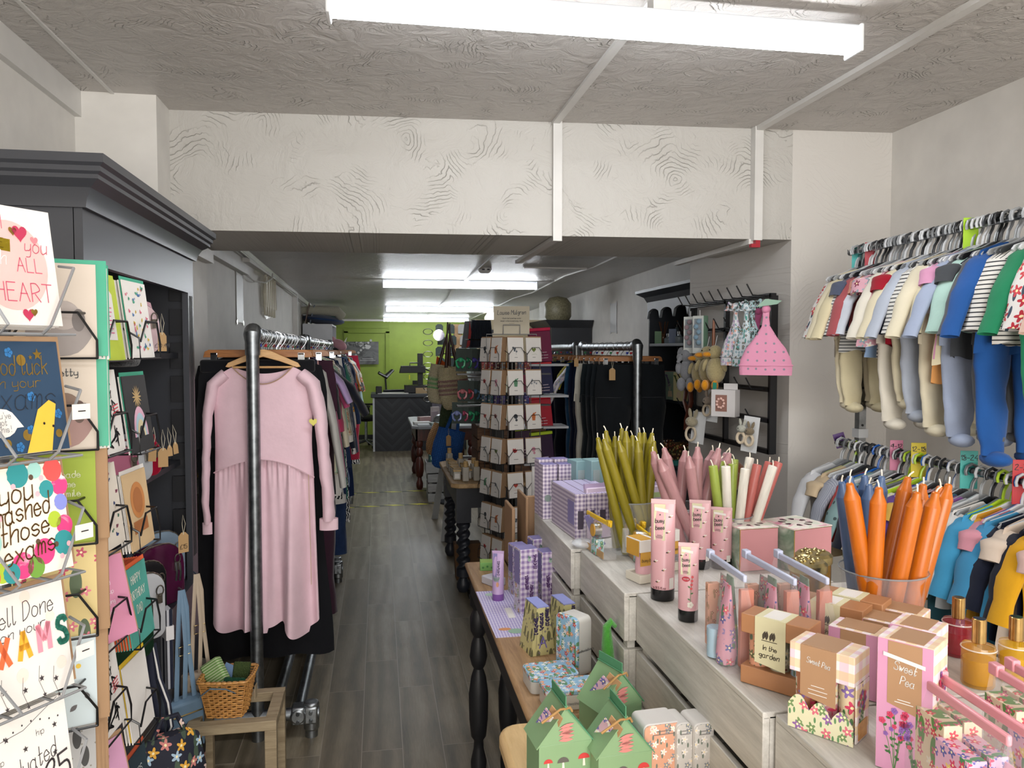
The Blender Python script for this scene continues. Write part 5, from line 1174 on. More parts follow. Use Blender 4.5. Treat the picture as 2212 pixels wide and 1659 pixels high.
# coloured packs behind the card spinner
for k, (px, py, w, h, c, c2, lb) in enumerate([(1168, 782, .17, .22, '#7c1f4a', '#d81f52', 'magenta gift pack with a bright pink top behind the card tower'), (1172, 850, .16, .2, '#23244a', '#d8303a', 'navy gift pack with a red top behind the card tower'), (1165, 922, .2, .2, '#b01c30', '#e02436', 'red gift pack beside the card tower'), (1172, 1008, .18, .23, '#34183a', '#b8d22a', 'plum gift pack with a lime top beside the card tower'), (1138, 850, .12, .19, '#8f2f52', '#d8303a', 'rose gift pack with a red top seen through the card tower'), (1130, 990, .14, .2, '#3a1838', '#b8d22a', 'dark plum pack with a lime edge seen through the card tower')]):
    t = thing('gift_pack', lb, 'gift pack', at(px, py, Y=5.35), (0, R(-4), R(8))); MB().prism([(-w / 2, 0), (w / 2, 0), (w * .46, h), (-w * .46, h)], -.02, .02).build('pack', paint(c, .45), t, bevel=.004); MB().span((-w * .47, -.022, h), (w * .47, .022, h + .022)).build('coloured_top', paint(c2, .45), t, bevel=.003)
    q = MB(); rows(q, .02, h * .3, w * .4, 3, .02, .004, -.0215); q.build('printed_line', paint('#d8c4cc', .5), t, smooth=0)
st = thing('gift_pack_shelf', 'narrow white shelf stand holding the coloured gift packs', 'shelf stand', (1.0, 5.25, 0)); MB().span((0, 0, 0), (.32, .3, .02)).span((.14, .22, 0), (.18, .26, 1.7)).build('post', paint('#b9bcc0', .5), st)
for z in (1.12, 1.34, 1.56, .86): MB().span((0, .02, z - .02), (.32, .24, z - .005)).build('shelf', paint('#b9bcc0', .5), st)
cols = ['#b8404a', '#a8353f', '#4a2a2a', '#8a7a5a', '#c98a3a', '#c9c0b0', '#6a8ab0', '#8a2f4a']
for r_, (py, cs) in enumerate(((806, cols), (874, ['#2f5a6a', '#3a6a7a', '#5a4a8a', '#7a6aa8', '#22262c', '#33363c', '#8a8a90', '#4a4a8a']))):
    for k in range(8):
        p = at(1046 + k * 13, py, Y=4.98); solo('patterned_purse', MB().box((0, 0, .04), (.036, .03, .085)), floral(cs[k], ['#e0d0c0', cs[(k + 3) % 8]], cs[(k + 5) % 8], 60, .4), ['scarlet', 'brick', 'brown', 'khaki', 'amber', 'ivory', 'blue', 'wine', 'slate blue', 'steel blue', 'indigo', 'lilac', 'black', 'charcoal', 'grey', 'violet'][r_ * 8 + k] + ' patterned purse showing between the card tower rows', 'purse', p, (0, 0, .2), bevel=.006)
sh = thing('purse_rack', 'black rack behind the card tower carrying patterned purses', 'display stand', (.78, 5.02, .0)); MB().span((-.04, .02, 0), (.04, .06, 1.6)).build('post', BLK2, sh); MB().span((-.2, 0, 0), (.2, .1, .03)).build('base', BLK2, sh)
for z in (at(1046, 806, Y=4.98).z, at(1046, 874, Y=4.98).z): MB().span((-.28, -.06, z - .012), (.34, 0, z - .002)).build('shelf', BLK2, sh)
# things standing at the back centre
c = thing('grey_cabinet', 'pale grey cabinet with cornice in the far centre of the shop', 'cabinet', (1.28, 10.8, 0))
MB().span((0, 0, 0), (.45, .5, 1.88)).build('body', paint('#9aa3a3', .5), c); MB().loft([[(-.02 - .0, -.02, 1.88), (.47, -.02, 1.88), (.47, .5, 1.88), (-.02, .5, 1.88)], [(-.08, -.08, 1.97), (.53, -.08, 1.97), (.53, .5, 1.97), (-.08, .5, 1.97)]]).build('cornice', paint('#aab2b3', .5), c)
solo('light_box', MB().span((0, 0, 1.45), (1.2, .03, 2.02)), paint('#d8c8a4', .5), 'cream panel behind the card tower sign', 'panel', (1.7, 11.6, 0), (0, 0, 0))
o = bpy.data.objects['light_box']; o.location = (1.15, 9.2, 0); MB().span((.1, .0, 0), (.14, .03, 1.45)).span((1.06, 0, 0), (1.1, .03, 1.45)).build('leg', paint('#d8c8a4', .5), o)
MB().span((0, -.02, 1.86), (1.2, 0, 1.9)).build('rail', DK, o)
solo('table_runner', MB().prism([(0, 0), (.1, 0), (.13, .24), (.03, .24)], 0, .02).prism([(.1, 0), (.2, .0), (.17, .24), (.13, .24)], 0, .02), paint('#6a6f75', .6), 'grey folded boards with a red ribbon left of the card tower', 'board', at(997, 752, Y=6.8))
solo('red_ribbon', MB().prism([(0, 0), (.03, .02), (.045, .14), (.03, .24), (.02, .12)], -.012, 0), cloth('#b84a4a', .1), 'red and white ribbon between the grey boards', 'ribbon', at(1007, 752, Y=6.78))
solo('pleated_skirt', MB().loft([[( (-.1 + .2 * i / 24) * s, -.012 * (i % 2), z) for i in range(25)] + [((.1 - .2 * i / 24) * s, .02, z) for i in range(25)] for z, s in ((0, 1.1), (.24, .85))]), cloth('#1f2a3a', .1), 'dark navy pleated lampshade-like cover left of the card tower sign', 'cover', at(1040, 750, Y=6.8))
FB = wood('#4a3220', '#7a5638', 2, 'Y', .6)
c = thing('far_dresser', 'dark blue grey cabinet with cornice against the far right wall', 'cabinet', (1.86, 8.2, 0)); MB().span((0, 0, 0), (.45, .9, 1.9)).build('body', DK, c); MB().loft([[(-.01, -.01, 1.9), (.45, -.01, 1.9), (.45, .9, 1.9), (-.01, .9, 1.9)], [(-.09, -.08, 1.98), (.45, -.08, 1.98), (.45, .95, 1.98), (-.09, .95, 1.98)]]).build('cornice', DK, c)
MB().span((-.012, .06, .9), (-.0, .84, 1.72)).build('glass_door', paint('#6d7478', .2), c)
solo('wicker_hamper', MB().lathe([(.12, 0), (.15, .05), (.15, .2), (.1, .26), (.01, .28)], 20), wicker_mat('#5f5a44', '#8a8468'), 'olive lidded basket on top of the far right cabinet', 'basket', (2.0, 8.5, 1.98))
pl = solo('pendant_lamp', MB().lathe([(.03, .1), (.05, .08), (.12, -.02), (.12, -.06), (.02, -.08)], 20), emit('#f5f0e6', 3), 'small round white ceiling lamp far right behind the sign', 'ceiling light', at(1063, 682, Y=12.2))
# ---------------------------------------------------------------- middle table with bottles
table('display_table', 'scrubbed pine top table with dark barley twist legs', 'table', (.475, 5.1, 0), .85, 1.12, .755, PINE, BLG, .05, .032, .14, .035, twist=True, cham=.05)
WC = wood('#4f3628', '#8a6547', 2, 'X', .6)
for k in range(2): crate('wooden_crate', ('lower', 'upper')[k] + ' brown slatted crate on the pine topped table', (.69, 5.42, .757 + k * .175), .5, .36, .168, WC, 2, gap=.01, open_top=(k == 0))
FG = paint('#b4afa4', .35); WL = wood('#a8854f', '#d0b07a', 4, 'X', .5)
j0 = thing('frosted_candle_jar', 'frosted candle jar with square wooden lid on the pine topped table', 'candle jar', (0, 0, 0), group='frosted jars with wooden lids'); MB().span((-.026, -.026, 0), (.026, .026, .058)).build('jar', FG, j0, bevel=.006); MB().span((-.028, -.028, .058), (.028, .028, .07)).build('lid', WL, j0, bevel=.002)
MB().span((-.016, -.0265, .012), (.016, -.026, .044)).build('label', IV, j0)
b0 = thing('frosted_bottle', 'tall frosted bottle with wooden cap on the pine topped table', 'bottle', (0, 0, 0), group='frosted bottles with wooden caps'); MB().span((-.022, -.022, 0), (.022, .022, .098)).build('bottle', FG, b0, bevel=.007); MB().cyl((0, 0, .098), (0, 0, .138), .0165, n=16).build('cap', WL, b0, bevel=.001)
zt = .757; used = [0, 0]
for k in range(13):
    r_, c_ = k % 7, k // 7; p = (.528 + c_ * .075 + .008 * (r_ % 2), 5.28 + r_ * .09 + .02 * c_, zt)
    if not used[0]: j0.location = p; used[0] = 1
    else: dup(j0, p, (0, 0, .1 * (k % 3)))
for k, p in enumerate([(.58, 5.20), (.655, 5.21), (.59, 5.62), (.535, 5.93), (.655, 5.36)]):
    if not used[1]: b0.location = (*p, zt); used[1] = 1
    else: dup(b0, (*p, zt), (0, 0, .1 * k))
solo('paper_bag', MB().prism([(-.08, 0), (.08, 0), (.095, .26), (-.095, .26)], -.05, .05), paint('#6b4d30', .8), 'brown paper bag on the floor under the barley twist table', 'bag', (.62, 5.5, 0))
# ---------------------------------------------------------------- card tower
LC = (.80, 4.62); lt = thing('card_spinner', 'tall black wire card tower topped with a cream name sign', 'card rack', (*LC, 0))
MB().cyl((0, 0, 0), (0, 0, 1.72), .02, n=12).build('pole', BW, lt); MB().lathe([(.24, 0), (.24, .012), (.03, .03), (.02, .05)], 24).build('base', BW, lt)
RR, RL = R(20), R(-66)
def fdir(rz): return Vector((sin(rz), -cos(rz), 0)), Vector((cos(rz), sin(rz), 0))
wrs = MB()
for rz in (RR, RL):
    f, s = fdir(rz)
    for k in range(5):
        q = f * .115 + s * (-.13 + k * .065); wrs.cyl((q.x, q.y, .35), (q.x, q.y, 1.7), .0028, n=6)
wrs.build('upright_wires', BW, lt)
ARTC = ['#8a4a4a', '#3a3f45', '#c06a3a', '#55606a', '#6a7a3a', '#b03a3a', '#c98a9a', '#5a8a6a', '#8a8f95', '#b8443a']
def art_small(seed):
    def f(w, h):
        rnd = random.Random(seed); c = ARTC[seed % 10]; a = MB(); kind = seed % 5
        if kind == 0:
            for k in range(3): a.flat(leaf(-.01, h * .45, .03, .007, .8 + k * .5), y_(1))
        elif kind == 1: a.disc(0, h * .55, .014, y_(1)); a.disc(.004, h * .4, .008, y_(1))
        elif kind == 2:
            a.flat([(-.01, h * .35), (.01, h * .35), (.014, h * .55), (0, h * .68), (-.014, h * .55)], y_(1)).flat(leaf(.0, h * .6, .025, .004, .6), y_(1))
        elif kind == 3:
            for k in range(5): a.disc(rnd.uniform(-.018, .018), h * rnd.uniform(.42, .62), .006, y_(1), n=10)
            stroke(a, [(0, h * .5), (.002, h * .3)], .0015, y_(1))
        else: a.flat(heart(0, h * .5, .015), y_(1)); stroke(a, [(-.015, h * .3), (.01, h * .33), (.02, h * .3)], .001, y_(1))
        b = MB(); rows(b, 0, h * .18, .03, 1, .01, .003, y_(1), seed=seed)
        return [('small_drawing', a, P(c)), ('caption', b, P('#7a7875'))]
    return f
DN = ['leaf drawing', 'round drawing', 'flower drawing', 'dotted posy drawing', 'heart drawing']; HUE = ['maroon', 'charcoal', 'rust', 'slate', 'olive', 'red', 'pink', 'green', 'grey', 'scarlet']
rowL = [782, 853, 927, 1000, 1072, 1146, 1216]; wr = MB()
for ri, py in enumerate(rowL):
    z = at(1105, py, Y=4.5).z
    for ci, (rz, so) in enumerate(((RL, -.062), (RL, .062), (RR, -.062), (RR, .062))):
        if ri == 6 and ci == 3: continue
        f, s = fdir(rz); base = Vector((*LC, z)) + f * .16 + s * so; sd = ri * 4 + ci + 1
        lab = 'small white card with a %s %s, %s row of card tower, %s column' % (HUE[sd % 10], DN[sd % 5].split()[0], ('top', 'second', 'third', 'fourth', 'fifth', 'sixth', 'bottom')[ri], ('leftmost', 'second', 'third', 'rightmost')[ci])
        rot = (R(-5), 0, rz + R((sd * 7 % 5) - 2)); card(.105, .145, IV, lab, base, rot, KR, art_small(sd) if not (ri == 4 and ci == 3) else None, (.002, .005))
        if ci < 2: card_stack(.105, .145, KR, 3, 'kraft envelopes behind the front card, %s column in the %s row of the tower' % (('leftmost', 'second')[ci], ('top', 'second', 'third', 'fourth', 'fifth', 'sixth', 'bottom')[ri]), 'envelopes in the tower %s row %s column' % (('top', 'second', 'third', 'fourth', 'fifth', 'sixth', 'bottom')[ri], ('leftmost', 'second')[ci]), base, rot, (.0, .011, 0), KR)
        M = Matrix.Translation(base - Vector((*LC, 0))) @ Matrix.Rotation(rz, 4, 'Z'); a = .056
        wr.tube([(-a, .045, .07), (-a, -.01, .05), (-a, -.012, 0), (-a, .045, 0)], .002, 5, M=M); wr.tube([(-a, -.012, .045), (-a * .45, -.016, .085), (a * .45, -.016, .085), (a, -.012, .045), (a, -.012, 0), (-a, -.012, 0)], .002, 5, M=M); wr.tube([(a, .045, 0), (a, -.012, 0)], .002, 5, M=M)
wr.build('pocket_wires', BW, lt)
sg0 = at(1105, 722, Y=4.55) - Vector((*LC, 0)); MM = Matrix.Translation(sg0) @ Matrix.Rotation(R(-8), 4, 'Z')
MB().tube([(-.15, 0, -.09), (-.15, 0, 0), (.15, 0, 0), (.15, 0, -.09)], .003, 6, M=MM).tube([(-.05, -.01, 0), (-.05, -.012, .055), (.05, -.012, .055), (.05, -.01, 0)], .003, 6, M=MM).build('sign_holder', BW, lt)
so = MB().box((0, 0, .085), (.215, .002, .165), M=MM).build('name_sign', paint('#b8b09c', .6), lt, smooth=0)
a = MB(); write(a, 'Louise Mulgren', 0, .118, .026, -.003, .0028, .2, .02, wide=.62); write(a, '* illustrated greetings cards *', 0, .092, .008, -.003, .0012, .1, wide=.7); write(a, 'designed + crafted and posted lovingly in the uk', 0, .076, .007, -.003, .001, .1, wide=.55); rows(a, 0, .064, .05, 1, .01, .0012, -.003); a.xf(MM).build('lettering', INK, so, smooth=0)
# ================================================================ RIGHT WALL: DRESSER, HOOK PANEL
dr = thing('dresser', 'dark blue grey open dresser with scalloped valance against the right wall', 'dresser', (1.98, 4.47, 0))
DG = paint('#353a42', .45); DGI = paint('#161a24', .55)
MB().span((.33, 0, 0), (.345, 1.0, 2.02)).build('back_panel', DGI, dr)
for y in (0, .98): MB().prism([(0, 0), (.33, 0), (.33, 2.02), (.0, 2.02), (.0, 1.30), (.05, 1.24), (.06, 1.18), (.03, 1.12), (.05, 1.04), (.1, .98), (-.1, .9), (-.1, 0)], y, y + .02).build('side_panel', DG, dr)
MB().loft([[(-.01, -.01, 2.0), (.34, -.01, 2.0), (.34, 1.01, 2.0), (-.01, 1.01, 2.0)], [(-.03, -.03, 2.04), (.34, -.03, 2.04), (.34, 1.03, 2.04), (-.03, 1.03, 2.04)], [(-.08, -.08, 2.07), (.34, -.08, 2.07), (.34, 1.08, 2.07), (-.08, 1.08, 2.07)], [(-.08, -.08, 2.09), (.34, -.08, 2.09), (.34, 1.08, 2.09), (-.08, 1.08, 2.09)]]).build('cornice', DG, dr, smooth=20)
vp = [(0, 2.02), (1.0, 2.02)] + [(1.0 - i / 40, 1.90 + .035 * abs(sin(pi * i / 40 * 4)) ** .7 + .018 * (1 if i % 10 else -1)) for i in range(41)]
MB().prism(vp, -.012, .006, ax='X').build('valance', paint('#8f959a', .5), dr, smooth=20)
for z, x0 in ((1.70, 0.0), (1.315, -.02)): MB().span((x0, .0, z - .022), (.33, 1.0, z)).build('shelf', DG, dr, bevel=.003)
MB().span((-.14, -.02, .885), (.34, 1.02, .915)).build('counter', DG, dr, bevel=.005); MB().span((-.1, 0, 0), (.33, 1.0, .885)).build('base_cupboard', DG, dr)
for k in range(2): dd = MB().span((-.112, .03 + k * .48, .06), (-.1, .49 + k * .48, .84)).build('door', DG, dr, bevel=.003); MB().ball((-.125, .42 + k * .14, .5), .014, 10, 6).build('knob', metal('#6d6a60', .4), dd)
def dz(px, py, z, X=2.06): p = at(px, py, X=X); return (X, min(p.y, 5.38), z)
def bottle(label, loc, r=.022, h=.07, col='#b8c8d4', reeds=0, lid=None, box=None, liquid=None, cat='bottle'):
    t = thing('diffuser_bottle' if reeds else 'scent_bottle', label, cat, loc)
    MB().lathe([(r * .9, 0), (r, .004), (r, h * .7), (r * .5, h * .85), (r * .45, h), (.0001, h)], 20).build('glass', paint(col, .1) if not liquid else glass(col), t)
    if lid: MB().cyl((0, 0, h), (0, 0, h + .02), r * .5, n=14).build('cap', lid, t)
    if reeds:
        q = MB()
        for k in range(reeds): a = k * 2.4; q.cyl((0, 0, h * .3), (.035 * cos(a), .035 * sin(a), h + .09), .0018, n=5)
        q.build('reeds', paint('#7a4c2c', .7), t)
    return t
def gbox(label, loc, w, d, h, m, rz=0, front=None, cat='box', name='gift_box', bev=.002, group=None, topm=None):
    t = thing(name, label, cat, loc, (0, 0, rz), group); MB().span((-w / 2, -d / 2, 0), (w / 2, d / 2, h)).build('carton', m, t, bevel=bev)
    if topm: MB().span((-w / 2, -d / 2, h), (w / 2, d / 2, h + .0008)).build('lid_print', topm, t)
    if front:
        for nm, mb, mm, y in front: mb.xf(Matrix.Translation((0, y, 0))).build(nm, mm, t, smooth=0)
    return t
bottle('reed diffuser with brown reeds at the left of the dresser top shelf', dz(1432, 738, 1.70), .022, .07, '#6a4a35', 7)
gbox('small green carton beside the brown reed diffuser', dz(1421, 738, 1.70, 2.02), .02, .05, .09, paint('#7fae84', .5), R(70))
bottle('squat clear jar on the dresser top shelf', dz(1444, 738, 1.70, 2.03), .03, .05, '#8fa0aa', lid=metal(), cat='jar')
bottle('second squat clear jar on the right of the dresser top shelf', dz(1468, 738, 1.70, 2.03), .03, .06, '#a8b8c4', lid=metal(), cat='jar')
gbox('small lilac blue carton between two clear jars', dz(1453, 738, 1.70, 2.02), .02, .05, .1, paint('#8a9cc0', .5), R(70))
bottle('clear bottle with black cap at the back of the dresser top shelf', dz(1462, 735, 1.70, 2.16), .032, .12, '#6d7a80', lid=BLK2)
bottle('reed diffuser standing behind the lilac blue carton', dz(1455, 735, 1.70, 2.2), .024, .08, '#4a5a3a', 6)
for k, (px, lab) in enumerate(((1441, 'left'), (1470, 'right'))):
    p = dz(px, 700, 1.70, 2.24); t = thing('wooden_spoon_gift', lab + ' dark upright gift pack with oval cream label on the dresser', 'gift pack', p, (0, 0, R(-90))); MB().prism([(-.045, 0), (.045, 0), (.03, .27), (-.03, .27)], 0, .02).build('sleeve', paint('#1f2228', .6), t)
    MB().flat([(.022 * cos(a), .155 + .04 * sin(a)) for a in [i * pi / 10 for i in range(20)]], -.002).build('oval_label', paint('#c9bf8a', .5), t, smooth=0); MB().span((-.005, -.006, .02), (.005, 0, .12)).build('wooden_stem', WL, t)
for k, (px, c, lab, c2) in enumerate(((1437, '#a86a58', 'terracotta pink diffuser carton on the dresser middle shelf', '#8a5a3a'), (1459, '#8aa08c', 'sage green diffuser carton on the dresser middle shelf', '#6a5a7a'), (1478, '#d8cf9a', 'cream yellow diffuser carton on the dresser middle shelf', '#5a6a3a'))):
    p = dz(px, 800, 1.315, 2.0); t = gbox(lab, p, .1, .1, .19, paint(c, .5), R(-68), cat='carton'); a = MB()
    for q in range(7): a.flat(leaf(-.02, .09 + q * .012, .03, .006, .5 + q * .4), -.0506)
    a.build('leaf_print', paint(c2, .5), t, smooth=0); b = MB().flat([(-.02, .02), (.025, .02), (.02, .06), (-.015, .06)], -.0508)
    for q in range(4): stroke(b, [(0, .06), (-.02 + q * .014, .11)], .002, -.0508)
    b.build('jar_print', paint('#d8c4a4', .5), t, smooth=0)
# things on the dresser counter
SL = floral('#3a2a22', ['#b8443a', '#d8cfc0', '#c98a4a', '#dfe0e0'], '#5a4a3a', 60, .5, 50, .5, .2)
gbox('shiny patterned gift boxes stacked on the dresser counter, left', dz(1437, 950, .915, 1.92), .085, .085, .13, SL, R(-72))
gbox('brown patterned candle box next to the shiny patterned box', dz(1470, 950, .915, 1.98), .1, .12, .12, floral('#4a2f22', ['#a8342c', '#c9a45a', '#7a8a5a'], '#3a4a2a', 50, .5, 44, .4), R(-80))
for k, (px, py, c, w, h, lab) in enumerate(((1443, 972, '#d8a98a', .05, .028, 'peach soap carton at the front of the dresser counter'), (1462, 977, '#3a8a84', .055, .03, 'teal soap carton at the front of the dresser counter'), (1420, 975, '#a8825a', .12, .02, 'flat kraft tray at the left end of the dresser counter'), (1425, 960, '#b8aaa6', .1, .05, 'pile of pale booklets at the left end of the dresser counter'), (1500, 950, '#8fa4c0', .05, .1, 'pale blue carton beside the bunny rattle card'))):
    gbox(lab, dz(px, py, .915, 1.88), w, .05, h, paint(c, .5), R(-75))
for k, (px, c) in enumerate(((1482, '#7f9a9a'), (1496, '#86a0a0'))): solo('candle_glass', MB().lathe([(.03, 0), (.032, .002), (.032, .075), (.029, .075), (.029, .01), (.001, .01)], 20), paint(c, .3), ('left', 'right')[k] + ' pale teal candle glass on the dresser counter', 'candle', dz(px, 975, .915, 1.88))
solo('brown_jar', MB().lathe([(.025, 0), (.027, .01), (.027, .07), (.02, .08), (.001, .082)], 16), paint('#5a4a48', .3), 'dark ribbed glass at the back of the dresser counter', 'jar', dz(1477, 905, .915, 2.2))
solo('toy_dog', MB().ball((0, 0, .03), .045, 12, 7, sc=(1.3, 1, .8)).ball((-.06, 0, .05), .03, 10, 6), plush('#8a8c8e'), 'small grey soft toy lying at the right end of the dresser counter', 'soft toy', dz(1530, 985, .915, 1.84))
solo('toy_bear', MB().ball((0, 0, .05), .06, 14, 8).ball((.03, 0, .1), .04, 10, 6).ball((.09, -.02, .02), .05, 10, 6), plush('#7a4a30'), 'brown soft toy partly hidden behind the lime candles', 'soft toy', (1.70, 3.52, .965))
wl = thing('low_shelf', 'low dark shelf under the hook panel behind the candles', 'shelf', (1.58, 3.42, 0)); MB().span((0, 0, .93), (.22, .75, .96)).build('board', DG, wl); [MB().span((.02, y, 0), (.2, y + .04, .93)).build('leg', DG, wl) for y in (.02, .69)]
# ---- hook panel
PX = 1.80; BLR = paint('#121216', .45)
hp = thing('hook_panel', 'black metal wall grid with angled hooks holding baby things', 'hook panel', (PX, 0, 0))
ya, yb, z0, z1 = 3.315, 4.255, 1.175, 1.905; Z = [z0 + (z1 - z0) * i / 5 for i in range(6)]
q = MB()
for y in (ya, 3.79, yb): q.span((-.012, y - .011, z0 - .01), (.012, y + .011, z1 + .01))
for z in Z: q.span((-.012, ya, z - .011), (.012, yb, z + .011))
q.build('frame', BLR, hp)
def hook(y, z): return MB().tube([(0, y, z), (-.075, y, z + .004), (-.105, y, z + .055)], .0035, 6)
for i, z in enumerate(Z[1:]):
    hk_ = MB(); n = 9 if i == 4 else 8
    for k in range(n):
        y = ya + .05 + k * (yb - ya - .1) / (n - 1); hook(y, z).build('hook', BLR, hp)
[MB().span((.012, y, z0 - .01), (.028, y + .02, z1)).build('wall_bracket', BLR, hp) for y in (ya, yb - .02)]
def pp(px, py, X=1.70): return at(px, py, X=X)
FACE = R(-52)
def hat(label, px, py, m, w=.15, h=.2, knot=True, rz=FACE, X=1.69, th=.03, group=None):
    t = thing('baby_hat', label, 'hat', pp(px, py, X), (0, 0, rz)); rr = []
    for z, s in ((0, .5), (-.03, .12), (-.06, .16), (-.1, .42), (-.14, .75), (-.18, .95), (-.21, 1), (-.235, .98)):
        if z == 0: s = .14
        rr.append([(w / 2 * s * cos(a), th * (.4 + .6 * s) * sin(a) * (1 + .15 * sin(4 * a)), z * h / .2) for a in [2 * pi * i / 20 for i in range(20)]])
    MB().loft(rr, 'start').build('hat_body', m, t)
    MB().tube([(w / 2 * cos(a), th * sin(a), -.2 * h / .2) for a in [2 * pi * i / 20 for i in range(20)]], .004, 6, closed=True).build('brim_seam', m, t)
    if knot:
        k = MB(); k.ball((0, 0, -.01), .024, 12, 7)
        for s in (-1, 1): k.tube([(0, 0, -.01), (s * .035, 0, .012), (s * .045, -.005, -.02), (s * .01, -.008, -.02)], [.012, .016, .014, .008], 8, flat=.5)
        k.build('knot', m, t)
    return t
DINO = floral('#d0ced2', ['#22252a', '#d8887a', '#3f7f92', '#a88ac0'], '#7fa4a8', 62, .45, 50, .3, .9)
hat('white dinosaur print baby hat with knotted top, leftmost on the hook panel', 1590, 660, DINO, .15, .24, X=1.66)
hat('white and blue animal print baby hat behind the dinosaur print one', 1613, 660, floral('#ccd4d8', ['#3a4a52', '#5a8fa4', '#22252a'], '#5a9a90', 62, .42, 50, .35, .9), .14, .24, X=1.68)
hat('pale blue baby hat with small leaf and berry print', 1626, 655, floral('#a9c4c8', ['#7a3f58', '#2a3a36'], '#2a403a', 110, .4, 80, .5, .9), .15, .24, X=1.70)
t = hat('large baby pink hat with grey stars at the right of the hook panel', 1655, 668, dots('#e097b4', '#8f8a96', 26, .13, .15), .23, .25, knot=False, rz=R(-38), X=1.70, th=.02)
MB().ball((0, 0, .0), .02, 10, 6).build('knot', cloth('#d88aaa'), t); MB().prism([(-.04, .01), (.05, .02), (.07, .035), (.0, .045)], -.02, -.018).build('green_card', paint('#8fb09c', .6), t)
t = thing('baby_headband', 'dusky rose long baby hat hanging edge-on beside the pink one', 'hat', pp(1640, 672, 1.72), (0, 0, R(-60))); MB().tube([(0, 0, 0), (-.01, 0, -.06), (-.025, 0, -.14), (-.04, 0, -.2), (-.07, 0, -.235)], [.02, .014, .024, .032, .02], 12, flat=.5).ball((0, 0, 0), .02, 10, 6).build('body', cloth('#93466a', .08), t); MB().span((.02, -.002, -.04), (.055, 0, .01)).build('brown_card', paint('#7a4a34', .7), t)
def rattle_box(label, px, py, c, cs, side=None):
    t = thing('boxed_rattle', label, 'baby toy', pp(px, py, 1.67), (0, 0, R(-52))); MB().span((-.032, 0, -.2), (.032, .045, 0)).build('box', paint('#c9cdc9', .5), t, bevel=.002); MB().span((.032, 0, -.2), (.034, .046, 0)).build('green_side', paint('#7fa48a', .5), t)
    MB().span((-.022, -.001, -.17), (.022, 0, -.015)).build('window', paint('#8a9298', .2), t); q = MB()
    for k in range(5): q.ball((.008 * (-1) ** k, -.006, -.03 - .028 * k), .014, 10, 6)
    q.build('beads', plush(c), t); MB().tube([(0, .02, 0), (0, .02, .03)], .002, 6).build('hanging_loop', paint('#d8d8d8', .3), t); return t
rattle_box('boxed mauve pompom garland, left one of two on the hook panel', 1488, 684, '#8f7a80', 0); rattle_box('boxed blue pompom garland with green side on the hook panel', 1508, 682, '#7f9cb0', 0)
# plush animals
def plush_toy(label, px, py, kind, X=1.68, rz=R(-55)):
    t = thing('plush_' + kind, label, 'soft toy', pp(px, py, X), (0, 0, rz))
    if kind == 'elephant':
        m = plush('#85878c'); MB().ball((0, 0, -.04), .042, 14, 9).ball((-.03, -.03, -.05), .02, 10, 6).ball((0, 0, -.12), .045, 14, 9, sc=(1, .9, 1.35)).build('body', m, t)
        for s in (-1, 1): MB().ball((s * .045, .01, -.03), .03, 12, 7, sc=(1, .4, 1.2)).build('ear', m, t); MB().ball((s * .028, -.02, -.2), .024, 10, 7, sc=(1, 1.1, 1.6)).build('leg', m, t); MB().ball((s * .045, -.02, -.11), .018, 10, 7, sc=(1, 1, 1.9)).build('arm', m, t)
        MB().ball((-.012, -.038, -.035), .004).build('eye', BLK2, t); MB().tube([(-.02, -.04, -.05), (-.03, -.055, -.08)], [.014, .008], 8).build('trunk', m, t)
    else:
        m = plush('#b0a278'); MB().ball((0, 0, -.035), .036, 14, 9).ball((.005, 0, -.125), .058, 16, 10, sc=(.85, .8, 1.15)).build('body', m, t)
        MB().ball((-.03, -.025, -.045), .022, 12, 7, sc=(1.3, .9, .62)).build('beak', plush('#d8901c'), t); MB().ball((-.012, -.033, -.022), .0035).build('eye', BLK2, t)
        for s in (-1, 1): MB().ball((s * .028 - .01, -.03, -.2), .022, 12, 7, sc=(.8, 1, 1.25)).build('foot', plush('#d8901c'), t); MB().ball((s * .052, -.005, -.1), .02, 10, 7, sc=(.6, 1, 1.7), rot=(0, -s * .3, 0)).build('wing', m, t)
    MB().tube([(0, 0, 0), (0, .02, .05)], .0015, 5).build('hanging_loop', paint('#d8d8d8', .5), t); return t
plush_toy('grey plush elephant hanging left of the plush ducks', 1486, 752, 'elephant')
plush_toy('plush duck farthest left of the three ducks, head lowest', 1512, 756, 'duck', 1.70); plush_toy('plush duck in the middle of the three ducks', 1528, 748, 'duck', 1.68)
d3 = plush_toy('plush duck on the right with a green and white label', 1545, 746, 'duck', 1.66); MB().prism([(.02, -.22), (.04, -.222), (.042, -.185), (.022, -.183)], -.055, -.053).build('label_tag', paint('#2f8f78', .5), d3)
solo('leather_tassel', MB().tube([(0, 0, 0), (0, 0, -.16)], [.006, .01], 8), paint('#8a5232', .4), 'brown leather tassel hanging above the plush ducks', 'tassel', pp(1542, 690, 1.7))
t = thing('leather_strap', 'brown leather straps looped over the left end of the hook panel', 'strap', pp(1490, 830, 1.72)); MB().tube([(0, 0, 0), (.01, 0, -.1), (-.01, .02, -.2), (.0, .05, -.26)], .014, 6, flat=.25).tube([(0, .04, 0), (-.01, .05, -.1), (.015, .03, -.2), (.0, .04, -.26)], .012, 6, flat=.25).build('strap', paint('#4f2415', .35), t)
